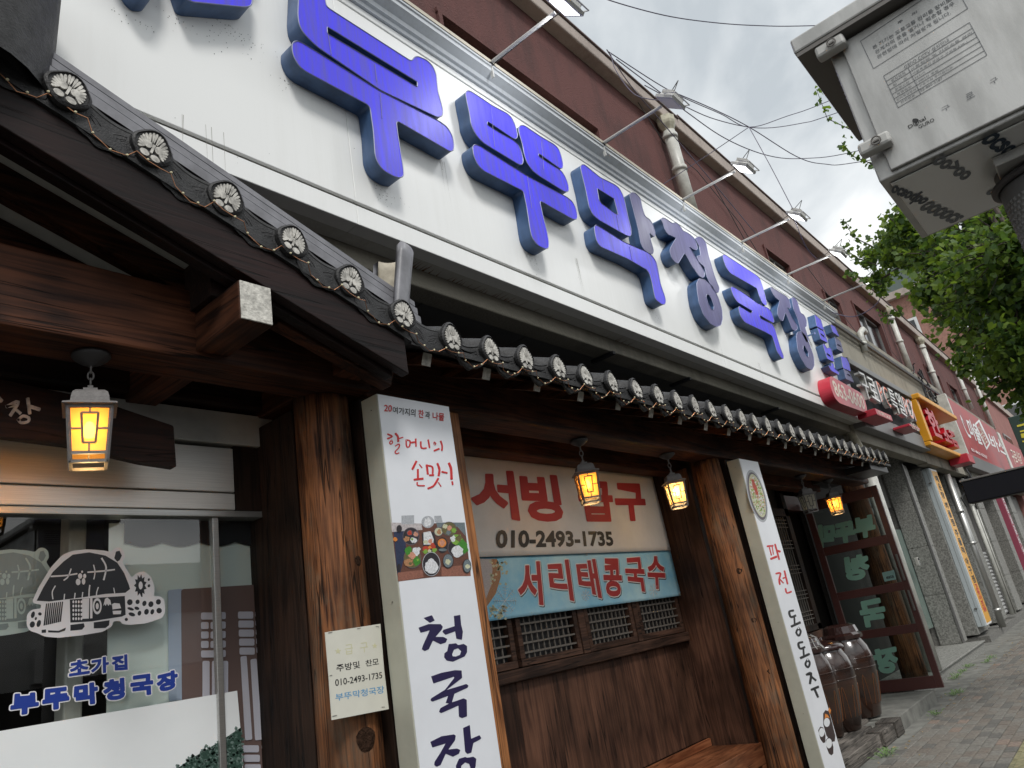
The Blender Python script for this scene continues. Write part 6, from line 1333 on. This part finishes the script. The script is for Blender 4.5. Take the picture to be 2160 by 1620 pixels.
# ================================================================== NEIGHBOURS' SIGNS
ps = thing('black_sign', 'black fascia sign with white Korean letters and orange Latin letters', 'sign', (14, 2.7, 3.7))
bev(MB().box(12.02, 16.30, 2.64, 2.98, 3.98, 4.72).obj('board', M['sign_dark'], ps), .01)
bev(MB().box(12.02, 16.30, 2.56, 2.98, 4.725, 4.83).obj('hood', M['greysign'], ps), .01)
bev(MB().box(12.02, 16.62, 2.63, 2.98, 3.70, 3.975).obj('base', M['greysign'], ps), .01)
PS_ = PY(2.47)
Q9 = lambda p: loc(12.46, 1810, 770, p)
MM = [M['lettwhite'], M['pvc']]; OO = [M['orange'], M['lettwhite']]
for s_, q, mm, bo in (('구', [(205, 850), (375, 935), (170, 248), (0, 165)], MM, .0), ('로', [(385, 860), (585, 990), (390, 385), (205, 285)], MM, .0), ('P', [(625, 960), (715, 1015), (560, 500), (465, 420)], OO, -.01), ('C', [(770, 1030), (880, 1140), (740, 620), (610, 510)], OO, -.01), ('특', [(950, 1170), (1110, 1290), (910, 690), (760, 590)], MM, .0), ('일', [(1130, 1250), (1280, 1365), (1080, 770), (945, 680)], MM, .0), ('P', [(1280, 1290), (1345, 1345), (1225, 890), (1145, 830)], OO, -.01), ('C', [(1370, 1370), (1440, 1420), (1320, 930), (1240, 870)], OO, -.01), ('X', [(1450, 1410), (1540, 1465), (1400, 960), (1330, 905)], OO, -.01)):
    text(s_, PS_, Q9(q), M['black'], 'letter_shadow', ps, .0, -.015, .008, 1, .022); text(s_, PS_, Q9(q), mm, 'raised_letter', ps, bo, -.08, .085)
for q, tx in (([(262, 1130), (430, 1095), (920, 1480)], '02-862-7979'), ([(1180, 1530), (1330, 1500), (1640, 1720)], '02-862-7979')):
    f_ = Q9(q); a, b_ = oY(*f_[1], 2.35), oY(*f_[2], 2.35)
    pq = bev(MB().box(a.x, b_.x, 2.35, 2.62, b_.z if b_.z < a.z else a.z - .3, a.z - .02).obj('plaque', M['redsign'], ps), .01)
    text(tx, PY(2.35), [Vector((a.x + .12, min(a.z, b_.z) - .0 + .08)), Vector((b_.x - .12, min(a.z, b_.z) + .08)), Vector((b_.x - .12, a.z - .10)), Vector((a.x + .12, a.z - .10))], M['cream'], 'lettering', pq, .01)
ys = thing('yellow_sign', 'bright yellow box sign with raised red lettering', 'sign', (18, 2.6, 3.7))
PYs = PY(2.52)
A_ = [PYs.uv(p) for p in ((1931, 836), (2007, 888), (2029, 962), (1946, 937))]
x0, x1 = 16.3, 20.1; zt_, zb_ = 4.70, 3.84
bev(MB().box(x0, x1, 2.80, 2.98, zb_, zt_).obj('back_panel', M['yellow'], ys), .01)
bev(MB().box(x0 - .1, x1 + .05, 2.42, 2.98, zt_, zt_ + .11).obj('hood', M['yellow'], ys), .02)
bev(MB().box(x0 - .1, x1 + .05, 2.52, 2.98, zb_ - .09, zb_).obj('sill', M['yellow'], ys), .02)
bev(MB().box(x0 - .1, x0 + .1, 2.50, 2.795, zb_ + .002, zt_ - .002).obj('side', M['yellow'], ys), .01)
M['redgloss'] = mat('glossy red letter', (.42, .010, .02), .35, spec=.3)
text('한', PY(2.5), [Vector((16.75, 4.0)), Vector((17.75, 4.0)), Vector((17.75, 4.62)), Vector((16.75, 4.62))], [M['redgloss']] * 2, 'raised_letter', ys, .03, -.25, .25)
text('소끔', PY(2.5), [Vector((17.95, 3.95)), Vector((19.5, 3.95)), Vector((19.5, 4.34)), Vector((17.95, 4.34))], [M['redgloss']] * 2, 'raised_letter', ys, .05, -.25, .25)
bev(MB().box(19.25, 20.0, 2.38, 2.78, 3.60, 3.80).obj('plaque', M['redsign'], ys), .01)
rsn = thing('red_sign', 'large red fascia sign with white Korean lettering over a grey base strip', 'sign', (25, 2.6, 3.7))
bev(MB().box(21.2, 29.7, 2.62, 2.98, 4.02, 5.55).obj('board', M['sign_red'], rsn), .01)
bev(MB().box(21.05, 21.19, 2.58, 3.0, 3.72, 5.58).obj('side_frame', M['pvc'], rsn), .01)
bev(MB().box(21.2, 29.7, 2.60, 2.98, 3.66, 4.015).obj('base_strip', M['greysign'], rsn), .01)
PR_ = PY(2.62); QA = lambda p: loc(9.53, 2000, 830, p)
for s_, q, bo in (('C', [(400, 900), (470, 900), (330, 620), (170, 290)], .02), ('마', [(480, 920), (590, 960), (450, 540), (340, 490)], .03), ('을', [(600, 1000), (700, 1040), (560, 640), (460, 580)], .03), ('바', [(900, 1130), (1060, 1190), (940, 880), (790, 780)], .02), ('스', [(1060, 1180), (1190, 1260), (1060, 960), (940, 870)], .02)):
    text(s_, PR_, QA(q), M['lettwhite'], 'lettering', rsn, bo, .003, .003)
fr1 = QA([(530, 610), (620, 520), (850, 1000), (770, 1140)]); fr2 = QA([(560, 630), (615, 575), (815, 1000), (765, 1085)])
decal('box_outline', [(fr1, fr2)], PR_, M['lettwhite'], rsn, .003, .003)
text('닭발', PR_, QA([(740, 1040), (790, 980), (640, 630), (590, 650)]), M['cream'], 'lettering', rsn, .01, .003, .003)
text('02-862-5252', PY(2.60), QA([(470, 1150), (780, 1310), (780, 1260), (450, 1090)]), M['lettwhite'], 'lettering', rsn, .02, .003, .003)
r2 = thing('red_sign', 'smaller red fascia sign farther on, cut by the black projecting board', 'sign', (33, 2.6, 3.7))
bev(MB().box(30.5, 37.5, 2.62, 2.98, 3.8, 5.4).obj('board', M['sign_red'], r2), .01); bev(MB().box(29.9, 30.45, 2.60, 2.99, 3.7, 5.5).obj('side_frame', M['pvc'], r2), .01)
text('구로식당', PR_, QA([(1330, 1420), (1500, 1420), (1440, 1200), (1230, 1100)]), M['cream'], 'lettering', r2, .02, .003, .003)
# upright projecting sign, pale side and orange front
vs_ = thing('projecting_sign', 'tall narrow pale box sign with an orange front and small dark lettering', 'sign', (17.7, 3.06, .28))
vx = 17.37; bev(MB().box(vx, vx + .63, 2.90, 3.06, .28, 3.47).obj('cabinet', M['boxpanel'], vs_), .015)
bev(MB().box(vx + .02, vx + .61, 2.885, 2.898, .30, 3.45).obj('frame', M['lettwhite'], vs_), .003, 1)
MB().box(vx + .05, vx + .58, 2.880, 2.8845, .34, 3.41).obj('front_face', mat('orange vinyl', (.76, .38, .035), .4), vs_)
MB().box(vx - .002, vx - .0003, 2.97, 2.975, .30, 3.45).obj('seam', M['box_dark'], vs_)
for z in (.62, 3.15): MB().box(vx - .02, vx - .003, 2.945, 3.0, z, z + .02).obj('latch', M['box_dark'], vs_)
PV = PY(2.8795); zz = 3.32
for ch in '매운탕·해물찜·주물럭·아구찜':
    if ch != '·': text(ch, PV, [Vector((vx + .16, zz - .15)), Vector((vx + .46, zz - .15)), Vector((vx + .46, zz)), Vector((vx + .16, zz))], M['ink_black'], 'lettering', vs_, .03); zz -= .175
    else: zz -= .05
for ch in '고등어조림': text(ch, PV, [Vector((vx + .16, zz - .10)), Vector((vx + .46, zz - .10)), Vector((vx + .46, zz)), Vector((vx + .16, zz))], M['ink_red'], 'lettering', vs_, .03); zz -= .108
MB().box(vx - .1, vx + .85, 3.061, 3.3, .16, 3.5).obj('backing_pier', M['granite'], bd)
pk = thing('pink_upright_sign', 'thin upright pink sign with white lettering far down the row', 'sign', (24.8, 2.75, .8))
MB().box(24.75, 25.25, 2.66, 2.8, .9, 3.3).obj('board', mat('pink vinyl', (.32, .06, .10), .5), pk)
zz = 3.15
for ch in '삼겹살갈비냉면': text(ch, PY(2.66), [Vector((24.85, zz - .25)), Vector((25.15, zz - .25)), Vector((25.15, zz)), Vector((24.85, zz))], M['lettwhite'], 'lettering', pk, .02, .002, .002); zz -= .3
gs = thing('green_sign', 'dark green projecting sign with yellow lettering at the right edge', 'sign', (30, 1.5, 3))
gp = [oX(2129, 891, 27), oX(2160, 870, 27), oX(2160, 1000, 27), oX(2150, 985, 27)]
ytop = gp[0].y; bev(MB().box(27, 27.25, ytop - 1.6, ytop, gp[3].z, gp[0].z + .15).obj('board', mat('dark green vinyl', (.016, .045, .035), .5), gs), .02)
M['yellowv'] = mat('yellow vinyl', (.60, .55, .05), .5)
decal('lettering', [[(2145, 897), (2175, 889), (2175, 893), (2146, 901)], [(2151, 909), (2175, 903), (2175, 907), (2152, 912)], [(2153, 915), (2175, 911), (2175, 921), (2155, 924)], [(2156, 930), (2175, 927), (2175, 931), (2157, 933)]], PX(26.998), M['yellowv'], gs, 0, .01)
# ================================================================== BLACK PROJECTING BOARD AT THE RIGHT EDGE
bk = thing('black_arm_sign', 'plain black projecting sign board at the right edge of the picture', 'sign', (6, .8, 1.9))
tl = oX(2026, 1018, 6.0); zl = oX(2040, 1064, 6.0).z
bev(MB().box(6.0, 6.12, -1.0, tl.y, zl, tl.z).obj('board', M['blackgloss'], bk), .008)
bev(MB().box(5.995, 6.125, -1.0, tl.y + .006, tl.z + .001, tl.z + .014).obj('top_trim', M['box_dark'], bk), .002, 1)
MB().tube([(6.06, -.75, 0), (6.06, -.75, 2.6)], .05, 14).obj('post', M['blackgloss'], bk, True)
# ================================================================== CCTV CONTROL BOX ON ITS POLE
CX = 2.0
cc = thing('control_box', 'brushed steel roadside camera control box with printed notice, on a wrapped pole', 'control box', (CX + .25, 0, 0))
yL = oX(1855, 385, CX).y; zB = oX(1855, 385, CX).z; zT = zB + .455; yR = -.62
bev(MB().box(CX, CX + .50, yR, yL, zB, zT).obj('cabinet', M['box_steel'], cc), .004)
bev(MB().box(CX - .012, CX - .001, yR + .02, yL - .035, zB + .012, zT - .02).obj('front_door', M['box_steel'], cc), .003)
bev(MB().box(CX - .055, CX + .56, yR - .03, yL + .075, zT + .001, zT + .05).obj('rain_cap', M['box_steel'], cc), .006)
MB().box(CX - .052, CX + .55, yR - .03, yL + .07, zT - .012, zT).obj('cap_lip', M['box_dark'], cc)
for k in range(7): MB().box(CX + .04, CX + .16, yL + .001, yL + .006, zT - .06 - k * .016, zT - .054 - k * .016).obj('louvre', M['box_dark'], cc)
bev(MB().box(CX + .028, CX + .475, yR + .03, yL - .02, zB - .006, zB - .001).obj('floor_panel', M['film'], cc), .002, 1)
def latch(px, py):
    p = oX(px, py, CX - .02); lt = bev(MB().box(CX - .05, CX - .0125, p.y - .045, p.y + .035, p.z - .018, p.z + .018).obj('latch', M['lampbody'], cc), .008)
    MB().tube([(CX - .0555, p.y - .012 + .011 * math.cos(a), p.z + .011 * math.sin(a)) for a in [k * math.pi / 8 for k in range(17)]], .0022, 5).box(CX - .0545, CX - .0502, p.y - .019, p.y - .005, p.z - .002, p.z + .002).obj('keyhole', M['box_dark'], lt)
latch(1752, 108); latch(1845, 312)
PC = PX(CX - .0125); QB = lambda p: loc(5.587, 1780, 0, p)
def lines(lst, w_, pl, m, parent, nm='ruled_lines'):
    mb = MB()
    for a, b_ in lst:
        A, B = pl.uv(a), pl.uv(b_); d = (B - A).normalized(); n = Vector((-d.y, d.x)) * w_ / 2
        fv, ff, sv, sf = prism([A - n, B - n, B + n, A + n], pl, .0006, (), 0, 0, True); mb.add(fv, ff)
    return mb.obj(nm, m, parent)
q = QB([(195, 485), (350, 808), (1460, 100), (1390, -20), (1000, -270)]); LN = [(q[0], q[1]), (q[1], q[2]), (q[2], q[3])]
LN.append((q[0], QB([(960, -30)])[0]))
t0, t1, t2, t3 = QB([(468, 895), (640, 1268), (1685, 650), (1480, 265)])
LN += [(t0, t1), (t1, t2), (t2, t3), (t3, t0)]
def lp(a, b_, t): return (a[0] + (b_[0] - a[0]) * t, a[1] + (b_[1] - a[1]) * t)
for f in (.17, .30, .44, .58, .72, .86): LN.append((lp(t0, t1, f), lp(t3, t2, f)))
LN.append((lp(lp(t0, t3, .255), lp(t1, t2, .255), .17), lp(t1, t2, .255)))
lines(LN, .0016, PC, M['ink_grey'], cc)
for s_, q, bo in (('주', [(640, 290), (705, 245), (690, 225), (625, 268)], .01), ('의', [(800, 192), (865, 150), (855, 120), (795, 160)], .01), ('본 기기는 도로교통 관리용 장비로', [(345, 585), (1270, 10), (1250, -35), (330, 545)], .01), ('관계자외 문을 열거나 훼손할 경우', [(375, 640), (1310, 55), (1290, 12), (360, 598)], .01), ('관련법에 따라 처벌받게 됩니다.', [(400, 695), (1265, 165), (1245, 122), (385, 655)], .01),
                  ('G밝IO CCTV 설치안내', [(715, 815), (1245, 490), (1225, 445), (705, 770)], .0), ('설치목적', [(560, 965), (725, 870), (718, 845), (552, 940)], 0), ('장    소', [(580, 1020), (750, 925), (742, 900), (572, 995)], 0), ('촬영시간', [(605, 1072), (775, 975), (768, 950), (598, 1048)], 0), ('촬영범위', [(630, 1122), (795, 1028), (788, 1003), (622, 1098)], 0), ('관리책임부서', [(625, 1190), (850, 1060), (842, 1035), (618, 1165)], 0), ('전화번호', [(675, 1222), (840, 1128), (832, 1103), (668, 1198)], 0),
                  ('교통정보 및 차량소통 관리', [(785, 832), (1510, 395), (1500, 370), (778, 808)], 0), ('서울특별시 구로구 구로동 528-1', [(810, 882), (1455, 500), (1448, 478), (802, 858)], 0), ('24시간', [(835, 932), (965, 858), (958, 835), (828, 908)], 0), ('100M전 후방', [(862, 982), (1120, 835), (1112, 812), (855, 958)], 0), ('구로구청 주차관리과', [(890, 1030), (1285, 800), (1278, 777), (882, 1006)], 0), ('02-860-3187', [(905, 1080), (1165, 932), (1158, 908), (898, 1056)], 0),
                  ('구', [(1165, 1325), (1265, 1270), (1240, 1225), (1140, 1280)], .0), ('로', [(1450, 1185), (1550, 1130), (1520, 1070), (1425, 1120)], .0), ('구', [(1735, 1010), (1830, 950), (1800, 900), (1710, 955)], .0)):
    text(s_, PC, QB(q), M['ink_grey'], 'printed_text', cc, bo, 0, .0006)
text('Digital', PC, QB([(775, 1530), (975, 1420), (955, 1370), (750, 1485)]), M['ink_black'], 'printed_text', cc, .01, 0, .0006); text('GURO', PC, QB([(885, 1520), (1072, 1425), (1055, 1390), (875, 1480)]), M['ink_black'], 'printed_text', cc, .005, 0, .0006)
decal('cloud_mark', [QB([(805, 1425), (815, 1400), (850, 1395), (880, 1405), (885, 1425), (850, 1445), (815, 1445)])], PC, M['ink_black'], cc, 0, .0006, .002)
PFm = PZ(zB - .007); QC = lambda p: loc(6, 1820, 250, p); M['filmink'] = mat('film print', (.012, .03, .055), .4); M['filmink2'] = mat('film print grey', (.10, .12, .14), .4)
for s_, q, m_ in (('ocsodpo', [(330, 965), (690, 1120), (900, 990), (420, 800)], 'filmink'), ('oooocs', [(700, 1145), (1130, 1330), (1290, 1240), (860, 1040)], 'filmink2'), ('oo>oo', [(860, 560), (1280, 790), (1420, 660), (1040, 430)], 'filmink2'), ('ocsoooo', [(1470, 290), (2080, 660), (2180, 540), (1680, 160)], 'filmink'), ('oo<', [(1540, 950), (1760, 1030), (1870, 900), (1720, 840)], 'filmink2')):
    text(s_, PFm, QC(q), M[m_], 'film_print', cc, .02, 0, .0005, 1, .0012)
pb = oZ(2130, 440, zB - .01); pole_x, pole_y = CX + .29, -.115
MB().tube([(pole_x, pole_y, -.1), (pole_x, pole_y, zB - .008)], .098, 28).obj('pole', M['cast'], cc, True)
M['wrap'] = mat('anti poster wrap', (.19, .19, .19), .55)
wr = MB(); random.seed(2)
n_ = 46
for j in range(95):                                     # studded wrap
    z = 1.05 + j * .014
    for k in range(n_):
        a = 2 * math.pi * (k + .5 * (j % 2)) / n_
        if not (1.6 < a < 5.4): continue
        c = Vector((pole_x + .1015 * math.cos(a), pole_y + .1015 * math.sin(a), z)); t = Vector((-math.sin(a), math.cos(a), 0)) * .0048; u = Vector((0, 0, .0055)); o_ = Vector((math.cos(a), math.sin(a), 0)) * .0035
        wr.add([c - t - u, c + t - u, c + t + u, c - t + u, c + o_], [(0, 1, 4), (1, 2, 4), (2, 3, 4), (3, 0, 4)])
tag(wr.obj('studded_wrap', M['wrap'], cc), kind='stuff')
MB().tube([(pole_x, pole_y, 1.0), (pole_x, pole_y, zB - .05)], .1018, 28).obj('wrap_sheet', M['wrap'], cc, True)
for z in (zB - .05,):
    MB().tube([(pole_x + .108 * math.cos(a), pole_y + .108 * math.sin(a), z) for a in [k * math.pi / 20 for k in range(41)]], .011, 6, 0, False).obj('strap', M['cast_dark'], cc, True)
bev(MB().box(CX + .14, CX + .44, -.2, -.03, zB - .035, zB - .0075).obj('mount_plate', M['box_steel'], cc), .003)
# ================================================================== OVERHEAD CABLES
oc = thing('overhead_cables', 'thin dark overhead cables crossing the cloudy sky and meeting at one knot', 'cables', oX(1580, 268, 9))
def cable(pts, X0, X1, r_=.006):
    P = [];
    for i in range(len(pts) - 1):
        a, b_ = pts[i], pts[i + 1]; z_ = pts[max(i - 1, 0)]; d_ = pts[min(i + 2, len(pts) - 1)]
        for k in range(6):
            t = k / 6; f = lambda A, B, C, D: .5 * ((2 * B) + (C - A) * t + (2 * A - 5 * B + 4 * C - D) * t * t + (3 * B - A - 3 * C + D) * t ** 3)
            P.append((f(z_[0], a[0], b_[0], d_[0]), f(z_[1], a[1], b_[1], d_[1])))
    P.append(pts[-1]); n = len(P)
    MB().tube([oX(p[0], p[1], X0 + (X1 - X0) * i / (n - 1)) for i, p in enumerate(P)], r_, 6).obj('cable', M['cablem'], oc)
M['cablem'] = mat('cable', (.11, .10, .15), .6)
cable([(1282, 108), (1380, 172), (1440, 205), (1520, 240), (1580, 268), (1660, 245), (1760, 208), (2100, 60)], 6.5, 12)
cable([(1360, 180), (1440, 222), (1510, 252), (1600, 270), (1690, 260), (1765, 238), (2100, 120)], 7, 12)
cable([(1410, 190), (1500, 228), (1580, 268), (1680, 330), (1740, 346), (1810, 342), (2100, 290)], 7, 12)
cable([(1300, 125), (1440, 230), (1530, 292), (1620, 328), (1700, 334), (1810, 318), (2100, 240)], 6.5, 12)
cable([(1240, -20), (1290, 2), (1400, 32), (1500, 47), (1600, 54), (1720, 54), (2100, 40)], 5, 9)
cable([(1580, 268), (1625, 350), (1672, 440)], 8.6, 8.3, .005); cable([(1672, 455), (1700, 520), (1722, 545)], 8.3, 9, .005)
cable([(1580, 268), (1500, 322), (1400, 388)], 8.6, 8, .005)
cable([(1745, 655), (1800, 668), (1850, 640), (1862, 600)], 12, 12, .008)
cable([(1280, 105), (1330, 180), (1400, 262), (1500, 380), (1600, 500)], 6.0, 9.4, .006)
cable([(1288, 112), (1300, 150), (1340, 200), (1395, 212)], 6.2, 5.6, .005)
# ================================================================== STREET TREE
random.seed(77)
tr = thing('street_tree', 'leafy green street tree leaning over the pavement at the right of the picture', 'tree', (10.5, -.6, 0))
tk = MB(); trunk = [Vector((10.6, -.75, -.05)), Vector((10.55, -.72, 1.5)), Vector((10.4, -.6, 3.0)), Vector((10.2, -.35, 4.2)), Vector((10.0, 0.0, 5.4)), Vector((9.8, .2, 6.6))]
tk.tube(trunk, .2, 12, rs=[.24, .2, .18, .14, .10, .05]); cl = []
def inq(px, py, X): return oX(px, py, X)
# crown volume: ellipsoidal masses between the trunk and the building
masses = [(2010, 550, 9.6, .62), (2110, 630, 9.2, .8), (1950, 515, 10.2, .45), (1895, 545, 10.6, .30), (2075, 700, 10.0, .42), (2140, 790, 9.5, .40), (2010, 655, 10.6, .32), (1870, 515, 11.2, .30), (1905, 485, 10.0, .34), (2150, 520, 8.6, .8), (2080, 480, 9.6, .65), (1840, 545, 11.5, .20), (1850, 595, 11.5, .14), (2150, 720, 8.6, .5), (2200, 600, 9, .8), (1955, 610, 9.8, .34), (2180, 840, 10, .26), (1915, 450, 10.4, .26), (2045, 765, 11, .20)]
limbs = MB(); tips = []
for (px, py, X, r_) in masses:
    c = oX(px, py, X); s0 = trunk[3] + (trunk[5] - trunk[3]) * random.uniform(.0, .8); mid = s0.lerp(c, .55) + Vector((random.gauss(0, .1), random.gauss(0, .1), .15))
    limbs.tube([s0, mid, c], .03, 7, rs=[.05, .03, .012])
    for _ in range(int(30 * (r_ / .5) ** 2) + 6):
        d = Vector((random.gauss(0, 1), random.gauss(0, 1), random.gauss(0, .8))).normalized() * r_ * random.uniform(.35, 1.08); e_ = c + d
        limbs.tube([c + d * .15, c + d * .6 + Vector((0, 0, .04)), e_], .006, 4, rs=[.009, .006, .003], cap=False); tips.append((e_, d.normalized(), r_))
for pts_ in ([(1840, 520), (1800, 500), (1782, 468)], [(1850, 560), (1810, 545), (1775, 520)], [(1860, 600), (1815, 585), (1785, 572)], [(1900, 660), (1870, 668), (1858, 660)], [(1850, 350), (1800, 330), (1775, 300)], [(1850, 300), (1745, 250), (1722, 188)]):
    P = [oX(a, b_, 10.8) for a, b_ in pts_]; MB().tube(P, .006, 5, rs=[.010, .006, .003]).obj('branch', M['bark'], tr)
    for k in range(10): t = k / 9; p = P[0].lerp(P[1], t * 2) if t < .5 else P[1].lerp(P[2], t * 2 - 1); tips.append((p, Vector((0, .3, -.2)), .0))
leaf = [MB(), MB(), MB()]
def add_leaf(p, up, s_, k):
    a = random.random() * 6.28; d = (up * .5 + Vector((random.gauss(0, .6), random.gauss(0, .6), random.gauss(-.25, .5)))).normalized()
    r1 = d.cross(Vector((random.gauss(0, 1), random.gauss(0, 1), random.gauss(0, 1)))).normalized(); n = d.cross(r1); f = random.uniform(.05, .35)
    V = [p, p + d * s_ * .55 + r1 * s_ * .52 + n * s_ * f * .5, p + d * s_ * .95 + r1 * s_ * .30 + n * s_ * f * .3, p + d * s_ * .80, p + d * s_ * .95 - r1 * s_ * .30 + n * s_ * f * .3, p + d * s_ * .55 - r1 * s_ * .52 + n * s_ * f * .5]
    leaf[k].add(V, [(0, 1, 2, 3), (0, 3, 4, 5)])
for (e_, d, r_) in tips:
    nl = 21 if r_ else 3
    for _ in range(nl):
        back = random.random() * r_ * .55 if r_ else 0; sp = .07 if r_ else .035
        p = e_ - d * back + Vector((random.gauss(0, sp), random.gauss(0, sp), random.gauss(0, sp)))
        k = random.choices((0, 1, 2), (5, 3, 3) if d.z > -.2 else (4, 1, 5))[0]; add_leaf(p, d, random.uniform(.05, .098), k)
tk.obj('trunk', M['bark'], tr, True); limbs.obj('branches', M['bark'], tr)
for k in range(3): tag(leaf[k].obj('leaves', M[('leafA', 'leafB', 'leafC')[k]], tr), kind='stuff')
# hanging cables on the red wall
wc = thing('wall_cables', 'loose thin cables hanging across the red stucco wall', 'cables', (9, 3.1, 6.5))
for pts_ in ([(1345, 215), (1400, 300), (1470, 360), (1560, 470), (1640, 600)], [(1500, 380), (1540, 450), (1600, 560), (1650, 640)], [(1700, 560), (1760, 640), (1850, 760)], [(1850, 650), (1880, 740), (1930, 800)]):
    MB().tube([oY(a, b_, 3.10) for a, b_ in pts_], .006, 5).obj('cable', M['black'], wc)
